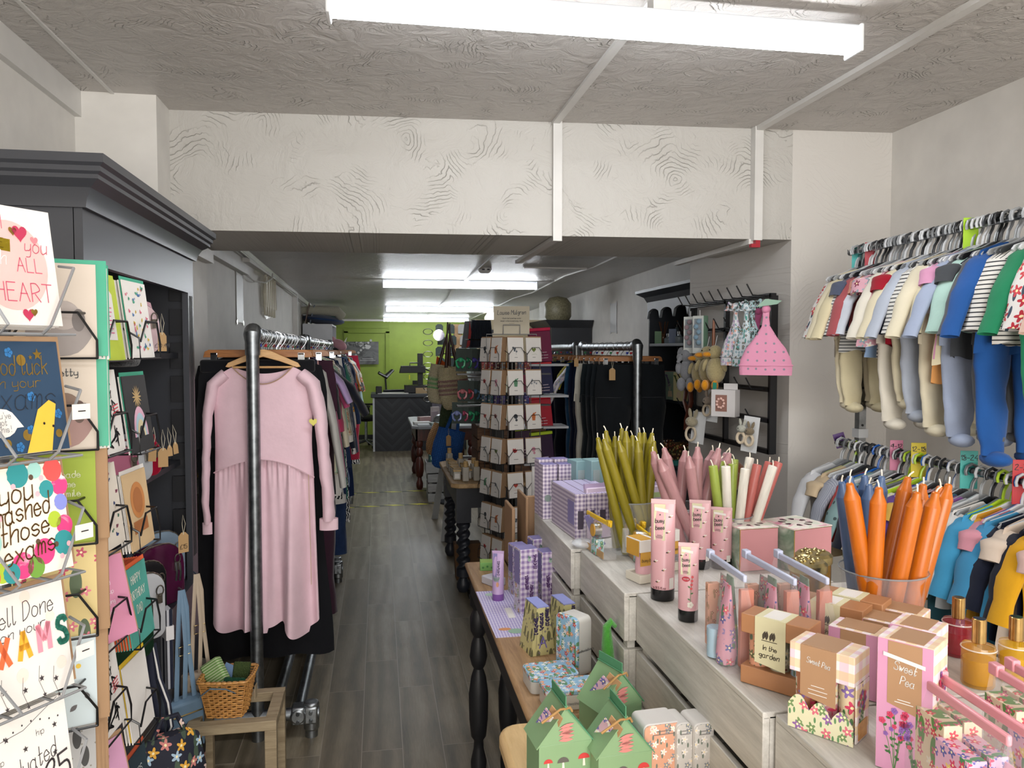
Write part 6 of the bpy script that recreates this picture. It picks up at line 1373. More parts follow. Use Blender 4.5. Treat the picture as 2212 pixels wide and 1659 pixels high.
def carded(label, px, py, cw, ch, animals, X=1.67, rz=R(-48), extra=None):
    t = thing('carded_rattle', label, 'baby toy', pp(px, py, X), (0, R(6), rz)); MB().span((-cw / 2, 0, -ch), (cw / 2, .003, 0)).build('backing_card', paint('#cfd1d2', .5), t, bevel=.001)
    for (x, z, c, r_) in animals:
        m = plush(c); MB().ball((x, -.025, z), r_, 14, 9, sc=(1, .85, .8)).build('head', m, t)
        for s in (-1, 1): MB().ball((x + s * r_ * .45, -.02, z + r_ * 1.25), r_ * .32, 10, 7, sc=(1, .6, 2.6), rot=(0, s * .25, 0)).build('ear', m, t)
        MB().ball((x - r_ * .4, -.025 - r_ * .7, z + .002), .003).build('eye', BLK2, t)
        MB().tube([(x + r_ * .8 * cos(a), -.02, z - r_ * 1.9 + r_ * 1.1 * sin(a)) for a in [i * pi / 7 for i in range(14)]], .007, 8, closed=True).build('ring', cloth('#cfc0a8', .1), t)
    if extra: extra(t)
    return t
carded('beige bunny ring rattle on a white card, lower left of the hook panel', 1512, 890, .075, .17, [(-.03, -.055, '#a39a82', .034)])
carded('two small bunny rattles, grey and brown, on a white card', 1625, 900, .075, .165, [(-.035, -.06, '#b3b4a8', .022), (.005, -.065, '#7f725c', .022)], 1.68)
carded('small cow ring rattle on a white card behind the white boxed rattle', 1543, 842, .07, .17, [(-.02, -.06, '#a8998a', .026)], 1.73)
t = thing('boxed_rattle', 'white box with window showing pink and white beads', 'baby toy', pp(1562, 842, 1.63), (0, 0, R(-48))); MB().span((-.06, 0, -.13), (.06, .06, 0)).span((-.01, .03, 0), (.06, .032, .03)).build('box', paint('#cdcac9', .5), t, bevel=.002)
MB().span((-.038, -.001, -.105), (.02, 0, -.025)).build('window', paint('#8f6a5f', .3), t); q = MB()
for k in range(9): q.ball((-.012 + .018 * cos(k * .7), -.004, -.065 + .022 * sin(k * .7)), .007, 8, 6)
q.build('beads', paint('#d8b0a4', .5), t)
# ================================================================ BABY RAILS
RX0, RX1 = 1.90, 1.85
def railx(y): return RX0 + (RX1 - RX0) * (3.15 - y) / 1.3
cr_ = thing('two_tier_rail', 'chrome two tier clothes rail for baby clothes along the right wall', 'clothes rail', (0, 0, 0)); CHM = metal('#9a9da0', .22)
zt_, zl_ = 2.045, 1.265
for z in (zt_, zl_): yf = 2.86 if z > 2 else 2.93; MB().cyl((railx(yf), yf, z), (railx(1.3), 1.3, z), .0125, n=14).build('rail', CHM, cr_)
pst = MB().span((railx(2.8) + .01, 2.79, 0), (railx(2.8) + .04, 2.82, 2.04)); pst.build('upright', CHM, cr_)
hh = MB()
for k in range(14): hh.cyl((railx(2.8) + .025, 2.788, .9 + k * .075), (railx(2.8) + .025, 2.7905, .9 + k * .075), .005, n=8)
hh.build('slot', BLK2, cr_); MB().span((railx(2.8) + .004, 2.783, 1.3), (railx(2.8) + .046, 2.827, 1.335)).build('bracket', paint('#b9bbbd', .4), cr_)
MB().span((railx(1.4) + .01, 1.39, 0), (railx(1.4) + .04, 1.42, 2.04)).build('upright', CHM, cr_)
HG = {'white': '#c9cbcd', 'light grey': '#9a9d9f', 'mid grey': '#6a6d70', 'dark grey': '#3a3c3f', 'black': '#18191c', 'lime': '#a9c92e', 'blue': '#1f5fb4', 'green': '#1f8a4a', 'mauve': '#a06ab0'}
def baby_hanger(loc, rz, colname, label, group):
    t = thing('baby_hanger', label, 'hanger', loc, (0, 0, rz), group); m = paint(HG[colname], .3)
    r = .02; pts = [(-r * .95, 0, -r * .6), (-r * 1.1, 0, 0), (-r * .85, 0, r * .75), (0, 0, r * 1.15), (r * .85, 0, r * .75), (r * 1.1, 0, 0), (r * .75, 0, -r * 1.0), (r * .2, 0, -r * 1.9), (0, 0, -r * 2.8), (0, 0, -r * 3.6)]
    MB().tube(pts, .0045, 8, flat=1.0).build('hook', m, t)
    MB().prism([(-.13, -.115), (-.12, -.103), (-.05, -.082), (-.012, -.064), (.012, -.064), (.05, -.082), (.12, -.103), (.13, -.115), (.125, -.122), (.05, -.1), (0, -.09), (-.05, -.1), (-.125, -.122)], -.004, .004).build('arms', m, t, bevel=.0015); return t
STR = stripes('#d8d5cf', '#26282c', .013, .72)
FLR = floral('#dcd9d5', ['#b32a38', '#c8434c'], '#3a4a5a', 24, .42, 24, .25, .9); PKF = floral('#c99aa6', ['#e4dedc', '#8aa0a8', '#7a3044'], '#7f9098', 30, .42, 30, .3, .9)
CRM = cloth('#d6ccb0', .04); IVO = cloth('#dad4c6', .04)
upper = [(3.12, 'suit', FLR, 'white sleepsuit with red poppy print, far end of the top baby rail', .1, .24),
 (3.05, 'suit', CRM, 'pale cream sleepsuit second from the far end of top baby rail', .12, .55),
 (3.0, 'suit', cloth('#cfc4a2', .04), 'butter cream sleepsuit with long feet on the top baby rail', .12, .56),
 (2.96, 'top', stripes('#c9c9c6', '#3a3d40', .012, .7), 'grey striped baby top beside the butter cream sleepsuit', .12, .32),
 (2.915, 'top', cloth('#4d5468', .06), 'slate blue baby tee on the top rail', .12, .24),
 (2.87, 'top', cloth('#a85458', .06), 'brick red baby tee behind the slate blue tee', .12, .24),
 (2.83, 'top', cloth('#cdd2dc', .05), 'white and blue flutter sleeve baby tee on the top rail', .11, .22),
 (2.79, 'shorts', cloth('#8fa9c9', .06), 'light blue baby shorts below the peach dotted dress', .1, .3),
 (2.76, 'dress', dots('#c98f7c', '#4a3a3a', 42, .09, .2), 'peach baby dress with black dots', .12, .26),
 (2.71, 'dress', PKF, 'dusty pink frilled baby dress with character-free print of birds', .13, .3),
 (2.66, 'top', STR, 'small striped baby top low behind the pink frilled dress', .1, .34),
 (2.61, 'suit', IVO, 'ivory sleepsuit in the middle of the top baby rail', .13, .6),
 (2.565, 'top', cloth('#cf95a2', .05), 'rose pink baby tee in front of the ivory sleepsuit', .13, .22),
 (2.52, 'top', cloth('#8f1024', .06), 'crimson long sleeved baby top on the top rail', .13, .3),
 (2.48, 'suit', cloth('#d2c8ac', .04), 'cream sleepsuit behind the crimson top', .13, .52),
 (2.44, 'top', cloth('#17203a', .08), 'midnight navy baby tee on the top rail', .12, .2),
 (2.40, 'suit', cloth('#a9b0bd', .05), 'pale blue grey sleepsuit on the top rail', .13, .56),
 (2.36, 'top', cloth('#4a6f92', .06), 'denim blue baby tee left of the striped tee', .12, .26),
 (2.32, 'top', STR, 'black and white striped baby tee in the middle of top rail', .13, .26),
 (2.28, 'suit', cloth('#d6cdb4', .04), 'long cream sleepsuit hanging below the striped tee', .13, .6),
 (2.24, 'top', cloth('#dcdadd', .04), 'white frilled sleeve baby top beside the orange top', .12, .2),
 (2.20, 'top', cloth('#d8995a', .05), 'soft orange sleeveless baby top', .11, .42),
 (2.165, 'top', cloth('#c98fae', .05), 'candy pink baby cardigan on the top rail', .13, .34),
 (2.13, 'top', cloth('#dcd2b2', .04), 'cream long sleeved baby vest near the mint top', .13, .36),
 (2.095, 'suit', cloth('#9ba6bd', .06), 'powder blue sleepsuit near the mint top', .13, .62),
 (2.06, 'top', cloth('#3f4246', .08), 'dark grey baby jumper near the mint top', .13, .34),
 (2.02, 'top', cloth('#a9c9bf', .05), 'mint green long sleeved baby top', .13, .26),
 (1.985, 'top', cloth('#141a30', .08), 'inky navy baby polo left of the royal blue suit', .12, .2),
 (1.95, 'suit', cloth('#5a5c60', .08), 'charcoal baby joggers set on the top rail', .12, .6),
 (1.90, 'suit', cloth('#1f4f8f', .06), 'royal blue sleepsuit on the top rail', .14, .66),
 (1.85, 'top', STR, 'striped baby vest right of the royal blue suit', .12, .3),
 (1.80, 'suit', cloth('#1f7a54', .06), 'emerald green baby dungarees', .12, .5),
 (1.75, 'top', FLR, 'white baby top with red flowers near the photo edge', .13, .28),
 (1.70, 'suit', cloth('#d9b8a8', .05), 'peach sleepsuit at the right edge of the photo', .13, .4)]
lower = [(3.14, 'top', cloth('#d0d1d4', .04), 'white fleece baby coat at the far end of the lower rail', .15, .36),
 (3.06, 'top', cloth('#bba78a', .05), 'beige padded baby jacket on the lower rail', .15, .36),
 (2.99, 'top', stripes('#a9adb8', '#8f93a0', .008, .5, True), 'pale grey ribbed baby cardigan on the lower rail', .14, .3),
 (2.94, 'top', cloth('#b8403f', .06), 'coral red baby top on the lower rail', .12, .26),
 (2.89, 'suit', dots('#7f9c9c', '#3a4a4c', 20, .12, .4), 'sea grey baby dungarees with tiny motifs', .14, .5),
 (2.83, 'top', cloth('#171b2a', .08), 'black navy baby top behind the orange candle tips', .14, .4),
 (2.78, 'top', cloth('#cfc7ac', .05), 'oatmeal baby top with white fleece on the lower rail', .13, .3),
 (2.73, 'suit', cloth('#6f7a4c', .06), 'olive baby romper on the lower rail', .13, .42),
 (2.68, 'top', floral('#c9c4a8', ['#a8b04a', '#d8d4c8'], '#6f7a4c', 30, .4), 'cream baby top with green print on the lower rail', .13, .4),
 (2.63, 'top', cloth('#5f3f86', .06), 'violet baby top on the lower rail', .14, .3),
 (2.58, 'top', cloth('#c9a24a', .06), 'mustard striped baby top behind the candles', .13, .38),
 (2.53, 'top', cloth('#cf8fa4', .05), 'bubblegum pink baby sweatshirt on the lower rail', .14, .3),
 (2.48, 'top', dots('#a9b8cc', '#5a6a7c', 24, .1, .4), 'light blue baby top with line drawings', .14, .34),
 (2.43, 'suit', cloth('#3a6a7a', .06), 'petrol blue baby romper on the lower rail', .13, .5),
 (2.38, 'top', cloth('#8a5a98', .06), 'plum baby top on the lower rail', .13, .3),
 (2.33, 'top', cloth('#b8bcc0', .05), 'silver grey baby hoodie on the lower rail', .14, .34),
 (2.27, 'suit', cloth('#cfccc8', .04), 'white and grey baby hoodie set next to the sky blue top', .14, .44),
 (2.21, 'top', cloth('#3f93bd', .05), 'sky blue long sleeved baby top', .15, .42),
 (2.16, 'top', cloth('#c9922e', .05), 'ochre long sleeved baby top behind the sky blue top', .13, .4),
 (2.11, 'top', cloth('#c98a98', .05), 'salmon pink short sleeved baby top', .14, .26),
 (2.06, 'top', cloth('#3d86b0', .05), 'cerulean blue baby top right of the salmon pink top', .15, .42),
 (2.01, 'top', cloth('#151a2c', .08), 'deep navy baby jumper left of the oatmeal knit', .14, .36),
 (1.96, 'top', cloth('#c9b8a8', .05), 'oatmeal pink knitted baby jumper', .15, .38),
 (1.90, 'top', cloth('#0f1224', .08), 'black navy baby coat beside the yellow coat', .15, .46),
 (1.83, 'top', cloth('#d0991a', .05), 'bright mustard yellow baby coat at the photo edge', .15, .48),
 (1.76, 'top', cloth('#c9a9a0', .05), 'blush baby coat just beyond the yellow coat', .15, .4)]
rnd = random.Random(12)
ymap = lambda y, w: 2.0 + (y - 1.9) * (.672 if y > 1.9 else 1.6) if w == 'top' else 1.78 + (y - 1.83) * (.538 + .242 * (y - 1.83))
def baby_row(rows_, z, hcols, where):
    for i, (y, kind, m, lab, hw, L) in enumerate(rows_):
        y = ymap(y, where); x = railx(y) - .0; rz = rnd.uniform(-.12, .12); lab = lab.replace('character-free print of birds', 'a bird print')
        if kind == 'suit':
            t = top(lab, m, (x, y, z), rz, hw, L * .5, .25, .038, .02, 'sleepsuit', 'sleepsuit', 4, .008, 1, .3, .022, 1.02, i, -.075, .42); 
            for s in (-1, 1):
                q = MB(); zz = -.075 - L * .45; sleeve(q, [(s * hw * .5, 0, zz), (s * hw * .52, .004, zz - L * .2), (s * hw * .5, -.004, zz - L * .42), (s * hw * .48, 0, zz - L * .5)], [hw * .46, hw * .42, hw * .34, hw * .3], .4); q.ball((s * hw * .48, -.014, zz - L * .52), hw * .28, 10, 7, sc=(.9, 1.3, .6)); q.build('footed_leg', m, t, smooth=60)
        elif kind == 'shorts': legs(lab, m, (x, y, z), rz, hw, L * .6, 'baby_shorts', 'shorts', dz=-.24, rise=.1, ph=i)
        else:
            long_ = i % 3 != 1 and kind != 'dress'; top(lab, m, (x, y, z), rz, hw, L, .235 if long_ else .085, .042, .02, kind if kind == 'dress' else 'top', 'baby_dress' if kind == 'dress' else 'baby_shirt', 5, .009, 1, .34, .022, 1.3 if kind == 'dress' else 1.05, i, -.078, .32 if long_ else .5)
        hc_ = hcols[i % len(hcols)]; g_ = '%s baby hangers on the %s baby rail' % (hc_, where)
        baby_hanger((x, y, z), rz, hc_, '%s plastic baby hanger on the %s baby rail' % (hc_, where), g_)
    # spare hangers pushed together
    for k in range(24):
        y = ymap(rows_[0][0], where) - .01 - k * .041; hc_ = hcols[(k * 3 + 1) % len(hcols)]
        baby_hanger((railx(y), y, z), rnd.uniform(-.15, .15), hc_, '%s plastic baby hanger on the %s baby rail' % (hc_, where), '%s baby hangers on the %s baby rail' % (hc_, where))
baby_row(upper, zt_, ['white', 'light grey', 'mid grey', 'white', 'dark grey', 'light grey', 'black'], 'top')
baby_row(lower, zl_, ['white', 'light grey', 'white', 'dark grey', 'mid grey', 'light grey', 'black', 'lime' , 'white', 'blue'], 'lower')
def divider(label, px, py, X, c, text, tilt=0, h=.085, w=.045, z=None, rz=R(-20)):
    p = at(px, py, X=X); t = thing('size_divider', label, 'size divider', p, (0, tilt, rz)); MB().span((-w / 2, 0, -h), (w / 2, .002, .012)).build('board', paint(c, .4), t, bevel=.003); q = MB(); write(q, text, 0, -.018, .016, -.0006, .002, wide=.8); q.build('writing', INK, t, smooth=0)
divider('teal size divider with black scribbled writing on the top baby rail', 1855, 538, 1.90, '#3fa8a4', 'NEWBORN'[:7], w=.05, h=.11)
divider('red size divider reading 0-3 on the top baby rail', 1882, 530, 1.89, '#a8303c', '0-3', h=.09)
divider('lime size divider reading 3-6 standing tall on the top baby rail', 2098, 478, 1.86, '#a4d018', '3-6', h=.1)
divider('purple tilted size divider reading 6-9 on the lower baby rail', 1812, 942, 1.90, '#4a1f6a', '6-9', -.3, h=.05)
divider('pink size divider reading 9-12 on the lower baby rail', 1937, 958, 1.88, '#cf7f9c', '9-12', h=.1)
divider('yellow size divider reading 12-18 on the lower baby rail', 1985, 964, 1.87, '#c9b41a', '12-18', w=.05, h=.11)
divider('turquoise size divider reading 18-24 on the lower baby rail', 2094, 982, 1.86, '#3fa8a0', '18-24', w=.052, h=.11)
divider('red size divider reading 2-3 at the right edge of the lower baby rail', 2206, 1002, 1.85, '#b01c24', '2-3', h=.12)
t = thing('price_tag', 'white tag with a handwritten number hanging off the poppy sleepsuit', 'price tag', at(1815, 742, X=1.83), (0, 0, R(-20))); MB().span((-.022, 0, -.055), (.022, .001, 0)).build('card', IV, t); q = MB(); write(q, 'N', 0, -.036, .016, -.0006, .0016); write(q, 'J', 0, -.05, .01, -.0006, .001); q.build('writing', INK, t, smooth=0)
t = thing('price_tag', 'white barcode tag pinned to the beige padded jacket', 'price tag', at(1738, 1055, X=1.76), (0, 0, R(-25))); MB().span((-.022, 0, -.05), (.022, .001, 0)).build('card', IV, t); q = MB(); rows(q, 0, -.02, .03, 3, .01, .003); q.build('printed_line', INK, t, smooth=0)
# ================================================================ FOREGROUND: CRATE COUNTER, BENCHES, GIFTS
CT = 1.09; TT = .84
def hz(px, py, Y): return at(px, py, Y=Y).z
CG1 = wood('#a8a59e', '#cbc8c1', 1.6, 'Y', .6)
for i, (xf, a, b, lab) in enumerate([(.530, 2.085, 2.60, 'far end'), (.556, 1.685, 2.078, 'second from the far end'), (.583, 1.085, 1.678, 'third from the far end'), (.600, .45, 1.078, 'nearest the camera')]):
    for lv in range(3):
        t = thing('wooden_crate', 'grey painted slatted crate, %s layer of the gift counter, %s' % (('bottom', 'middle', 'top')[lv], lab), 'crate', (xf, a, lv * .363)); L = b - a; D = .53; sh, gap = .105, .02
        for k in range(3):
            z0 = k * (sh + gap); MB().span((0, 0, z0), (.012, L, z0 + sh)).build('front_slat', CG1, t, bevel=.0015); MB().span((D - .012, 0, z0), (D, L, z0 + sh)).build('back_slat', CG1, t)
            MB().span((.012, 0, z0), (D - .012, .012, z0 + sh)).build('end_slat', CG1, t); MB().span((.012, L - .012, z0), (D - .012, L, z0 + sh)).build('end_slat', CG1, t)
        for y in (.012, L - .042): MB().span((.012, y, 0), (.03, y + .03, .355)).build('corner_post', CG1, t); MB().span((D - .03, y, 0), (D - .012, y + .03, .355)).build('corner_post', CG1, t)
        MB().span((.0, 0, .351), (D, L, .363)).build('top_board', CG1, t, bevel=.002)
PL2 = wood('#7d5f42', '#b08e68', 1.3, 'Y', .5); PN = wood('#b5905c', '#dcbc88', .8, 'Y', .4); BK = paint('#202125', .45)
table('side_bench', 'narrow plank topped table with black turned legs along the crate counter', 'table', (.318, 1.635, 0), .21, 1.27, TT, PL2, BK, .036, .022, .085, .012)
tb = thing('pine_bench', 'pale pine bench with rounded corners at the bottom of the photo', 'bench', (.245, .75, 0)); rr = .05; P4 = []
for cx_, cy_, a0 in ((.33 - rr, .87 - rr, 0), (rr, .87 - rr, 90), (rr, rr, 180), (.33 - rr, rr, 270)):
    for k in range(6): a = R(a0 + k * 18); P4.append((cx_ + rr * cos(a), cy_ + rr * sin(a)))
MB().prism(P4, TT - .04, TT, ax='Z').build('seat', PN, tb, bevel=.012)
for x, y in ((.05, .05), (.28, .05), (.05, .8), (.28, .8)): MB().span((x - .025, y - .025, 0), (x + .025, y + .025, TT - .04)).build('leg', PN, tb)
# ---- print helpers
LAV = gingham('#d9cfdd', '#8f78ab', .0165); LAVB = gingham('#d6ccd6', '#7c6d8f', .013); LAVM = gingham('#dcd6e4', '#8a7cba', .0085); PYG = gingham('#e6dfdc', '#d9a9c4', .026, '#dcb86a'); LIL = paint('#7f78a8', .5)
def sprig(mb, x, z, h, y, seed=0, s=1):
    rnd = random.Random(seed); stroke(mb, [(x, z), (x + .002, z + h * .5), (x + .001, z + h)], .0007, y)
    for k in range(9): zz = z + h * (.45 + .06 * k); mb.flat(leaf(x, zz, .0055 * s, .0018 * s, rnd.uniform(.2, 1.2)), y - .0001).flat(leaf(x, zz, .0055 * s, .0018 * s, rnd.uniform(2, 2.9)), y - .0001)
def fl(mb, x, z, r, y, n=5):
    for k in range(n): mb.disc(x + r * .6 * cos(2 * pi * k / n), z + r * .6 * sin(2 * pi * k / n), r * .5, y, n=10)
def box2(label, loc, rz, w, d, h, m, side=None, name='gift_box', cat='box', top=None, tilt=0, group=None, bevel=.0015, band=None):
    t = thing(name, label, cat, loc, (tilt, 0, rz), group); MB().span((-w / 2, -d / 2, 0), (w / 2, d / 2, h)).build('carton', m, t, bevel=bevel)
    if side: MB().span((-w / 2 - .0006, -d / 2 + .001, .001), (-w / 2, d / 2 - .001, h - .001)).build('side_print', side, t)
    if top: MB().span((-w / 2 + .001, -d / 2 + .001, h), (w / 2 - .001, d / 2 - .001, h + .0007)).build('top_print', top, t)
    return t
def onface(t, items, y):
    for nm, mb, m in items: mb.xf(Matrix.Translation((0, y, 0))); mb.build(nm, m, t, smooth=0)
RB = R(14)
# items on the plank table
p = at(1064, 1232, Z=TT); t = box2('small green soap carton on the far end of the plank table', (p.x, p.y + .02, TT), R(-6), .088, .05, .03, paint('#6fa35a', .5), top=paint('#93b85a', .5)); a = MB()
for k in range(5): a.disc(-.033 + k * .016, .012 + .004 * (k % 2), .004, 0)
onface(t, [('leaf_print', a, paint('#3f7a3f', .5))], -.026)
box2('white wrapped soap in front of the green carton', (*at(1066, 1262, Z=TT).xy, TT), R(30), .05, .075, .028, paint('#c3c2cc', .5), bevel=.004)
def tube(label, loc, rz, w, h, m, capm, caph=.022, group=None, art=None, tiltx=0, tilty=0, crimp=None):
    """squeeze tube standing on its cap"""
    t = thing('cream_tube', label, 'cream tube', loc, (tiltx, tilty, rz), group); r = w / 2; rings = []; n = 24
    for i in range(11):
        v = i / 10; z = caph + (h - caph) * v; wx = r * (1 - .0 * v) * (1 + .02 * v); dy = r * (1 - v) ** .75 * .95 + .0012; rings.append([(wx * cos(a), dy * sin(a), z) for a in [2 * pi * j / n for j in range(n)]])
    MB().loft(rings).build('tube_body', m, t, smooth=60); MB().lathe([(r * .96, 0), (r * 1.0, .002), (r * 1.0, caph)], 24).build('cap', capm, t)
    MB().span((-r * 1.02, -.0018, h - .002), (r * 1.02, .0018, h + h * .035)).build('crimp', crimp or m, t)
    if art:
        for nm, mb, mm in art(w, h): # wrap art onto the front of the tube
            for i, (x, y, z) in enumerate(mb.v):
                v = max(0, min(1, (z - caph) / (h - caph))); dy = r * (1 - v) ** .75 * .95 + .0012; xx = max(-.97, min(.97, x / r)); mb.v[i] = (x, -dy * (1 - xx * xx) ** .5 - .0012 + y, z)
            mb.build(nm, mm, t, smooth=0)
    return t
def band_art(w, h):
    a = MB().flat([(-w * .4, h * .5), (-w * .05, h * .5), (-w * .05, h * .98), (-w * .4, h * .98)], 0); b = MB(); sprig(b, w * .1, h * .3, h * .55, -.0003, 1); c = MB().disc(w * .05, h * .35, w * .12, -.0002, rz=h * .05); d = MB()
    for k in range(6): d.flat(leaf(-.002 * k + .002, h * .4, .02, .0015, 1.2 + k * .15), -.0003)
    return [('purple_band', a, LIL), ('lavender_print', b, paint('#4a3a5c', .5)), ('pot_print', c, paint('#c9906a', .5)), ('leaf_print', d, paint('#6f8a7a', .5))]
p = at(1076, 1296, Z=TT); tube('lilac hand cream tube standing on the gingham mat', (p.x, p.y, TT + .001), R(-22), .038, .155, paint('#b79cc4', .35), paint('#7a4f96', .3), .022, None, band_art)
mt = thing('gingham_mat', 'lilac gingham card mat lying on the plank table', 'mat', (.395, 2.3, TT)); MB().prism([(-.075, -.19), (.065, -.19), (.105, .23), (-.08, .23)], 0, .0015, ax='Z').build('sheet', LAVM, mt, smooth=0); MB().span((-.012, -.04, .0015), (.008, .05, .002)).build('white_label', IV, mt, smooth=0)
a = MB().ball((-.01, -.15, .002), .025, 14, 5, sc=(1, .8, .02)); a.build('green_plant_print', paint('#8fae96', .6), mt); MB().ball((-.04, -.13, .002), .014, 14, 5, sc=(1.4, .8, .03)).build('orange_pot_print', paint('#c98a5a', .6), mt); MB().ball((-.035, .19, .002), .02, 14, 5, sc=(1, .8, .02)).build('pale_plant_print', paint('#a9bfae', .6), mt)
def lav_art(w, h):
    b = MB(); sprig(b, w * .32, h * .5, h * .42, -.0008, 3, 1.3); sprig(b, -w * .15, h * .2, h * .4, -.0008, 4, 1.4); sprig(b, w * .12, h * .1, h * .35, -.0008, 5, 1.3); c = MB(); stroke(c, [(-w * .1, h * .05), (-w * .2, h * .25)], .001, -.0006); stroke(c, [(w * .05, h * .04), (w * .28, h * .3), (w * .3, h * .5)], .001, -.0006); c.flat(leaf(-w * .05, h * .86, .01, .003, .5), -.0008).flat(leaf(0, h * .86, .01, .003, 2), -.0008)
    d = MB().disc(0, h * .84, w * .1, -.0007); return [('lavender_print', b, paint('#57386a', .5)), ('stem_print', c, paint('#6f8a80', .5)), ('motif', d, paint('#9fb4a8', .5))]
for k, (px, py, w, h, Yo, lab) in enumerate([(1162, 1290, .055, .185, .14, 'lilac gingham carton at the back right of the four on the table'), (1118, 1292, .05, .165, .1, 'narrow lilac gingham carton at the back left of the four on the table'), (1136, 1332, .058, .2, 0, 'tallest lilac gingham carton in front on the plank table'), (1182, 1322, .055, .18, .0, 'lilac gingham carton at the front right of the four on the table')]):
    p = at(px + 4, py - 6, Z=TT); t = box2(lab, (p.x, p.y + .03, TT), R(10), w, w, h, LAV, floral('#c9c0d4', ['#6a4f86', '#b07a5a', '#8a9a7a'], '#8a9a8a', 46, .4), 'lavender_carton', top=LIL)
    MB().span((-w / 2 - .0012, -w / 2 + .006, h * .45), (-w / 2 - .0006, w / 2 - .006, h * .97)).build('dark_label', LIL, t); onface(t, [(n_, m_.xf(Matrix.Scale(1, 4)), mm) for n_, m_, mm in lav_art(w, h)], -w / 2)
LVY = floral('#c9c28a', ['#4a3a6a', '#2f2a4a'], '#6a6a4a', 60, .2, 46, .42)
for k, (px, py, lab) in enumerate([(1222, 1404, 'pale yellow lavender print gift bag with lilac top, farther from the camera'), (1165, 1412, 'pale yellow lavender print gift bag with lilac top, nearer the plank edge')]):
    p = at(px, py, Z=TT); t = thing('gift_bag_carton', lab, 'carton', (p.x, p.y + .03, TT), (0, 0, R(10))); w, d, h = .07, .085, .128
    MB().loft([[(-w / 2, -d / 2, 0), (w / 2, -d / 2, 0), (w / 2, d / 2, 0), (-w / 2, d / 2, 0)], [(-w * .24, -d / 2, h), (w * .24, -d / 2, h), (w * .24, d / 2, h), (-w * .24, d / 2, h)]]).build('carton', LVY, t, smooth=0); MB().span((-w * .24, -d / 2, h), (w * .24, d / 2, h + .003)).build('lilac_top', paint('#8f96cf', .5), t)
    b = MB(); [sprig(b, x, .02 + .01 * i, .085, -.0006, i + k, 1.4) for i, x in enumerate((-.02, -.004, .012))]; c = MB(); write(c, 'A', 0, .02, .03, -.0009, .003); onface(t, [('lavender_print', b, paint('#33274f', .5)), ('letter', c, paint('#7a70c0', .5))], -d / 2)
# mdf display stand behind
md = thing('mdf_stand', 'plain brown card display stand at the far end of the crate counter', 'display stand', (.47, 2.68, TT)); MDF = paint('#9a7a5c', .7)
MB().span((.04, .0, .02), (.17, .012, .29)).build('back_board', MDF, md, bevel=.004); MB().span((0, .03, 0), (.012, .2, .24)).build('side_board', MDF, md, bevel=.004); MB().span((.04, -.03, 0), (.05, .15, .29)).build('side_board', MDF, md, bevel=.004); MB().span((0, .02, -.0), (.15, .2, .012)).build('shelf', MDF, md)
MB().span((-.0, -.05, .0), (.012, .04, .1)).build('small_side', MDF, md)
MB().span((.1, .16, .05), (.17, .17, .37)).build('white_panel', cloth('#b9b6b4', .1), md)
# tins
def rtin(label, loc, rot, w, d, h, lidm, bodym=paint('#c9c7c2', .35), lidh=.012, r=.014, txt=None, name='printed_tin', cat='tin'):
    t = thing(name, label, cat, loc, rot); P_ = []
    for cx_, cy_, a0 in ((w / 2 - r, d / 2 - r, 0), (-w / 2 + r, d / 2 - r, 90), (-w / 2 + r, -d / 2 + r, 180), (w / 2 - r, -d / 2 + r, 270)):
        for k in range(6): a = R(a0 + k * 18); P_.append((cx_ + r * cos(a), cy_ + r * sin(a)))
    MB().prism(P_, 0, h - lidh, ax='Z').build('body', bodym, t, bevel=.001); MB().prism([(x * 1.015, y * 1.015) for x, y in P_], h - lidh, h, ax='Z').build('lid', lidm, t, bevel=.003)
    return t
TIN = floral('#8fb9d6', ['#c9414a', '#dfe3e4', '#e0926a', '#d8d4e0'], '#5f8f6a', 70, .5, 56, .5, .3)
t = rtin('pale blue floral tin lying flat, farther of the two on the plank table', (.405, 1.79, TT), (0, 0, R(4)), .12, .09, .04, TIN)
t = rtin('pale blue floral tin lying flat, nearer and longer with gold lettering', (.445, 1.69, TT), (0, 0, R(2)), .165, .075, .045, TIN); a = MB(); write(a, 'heathcote&ivory', 0, .012, .006, -.0385, .0008, wide=.9); a.build('lettering', paint('#8a8f94', .5), t, smooth=0)
t = rtin('white and blue floral tin standing upright beside the crates', (.500, 1.86, TT + .075), (R(90), 0, R(-62)), .075, .15, .052, TIN, txt=1); a = MB(); write(a, 'heathcote&ivory', 0, .0, .006, 0, .0008, wide=.8); a.xf(Matrix.Translation((.0385, -.01, .02)) @ Matrix.Rotation(R(90), 4, 'Z') @ Matrix.Rotation(R(90), 4, 'Y')); a.build('lettering', paint('#4a4f54', .5), t, smooth=0)
tube('small blue grey tube standing behind the upright tin', (.475, 1.915, TT), R(10), .026, .09, paint('#8fa4ac', .4), paint('#6f8088', .3), .015)
gp = thing('plush_strap', 'green plush animal strap hanging from the crate front', 'soft toy', (.545, 1.72, 1.0)); MB().tube([(0, 0, 0), (-.01, 0, .012), (-.02, 0, 0), (-.018, 0, -.05), (-.012, 0, -.11), (-.014, 0, -.16)], [.008, .012, .013, .02, .019, .01], 12, flat=.7).build('body', plush('#4a9a3a'), gp)
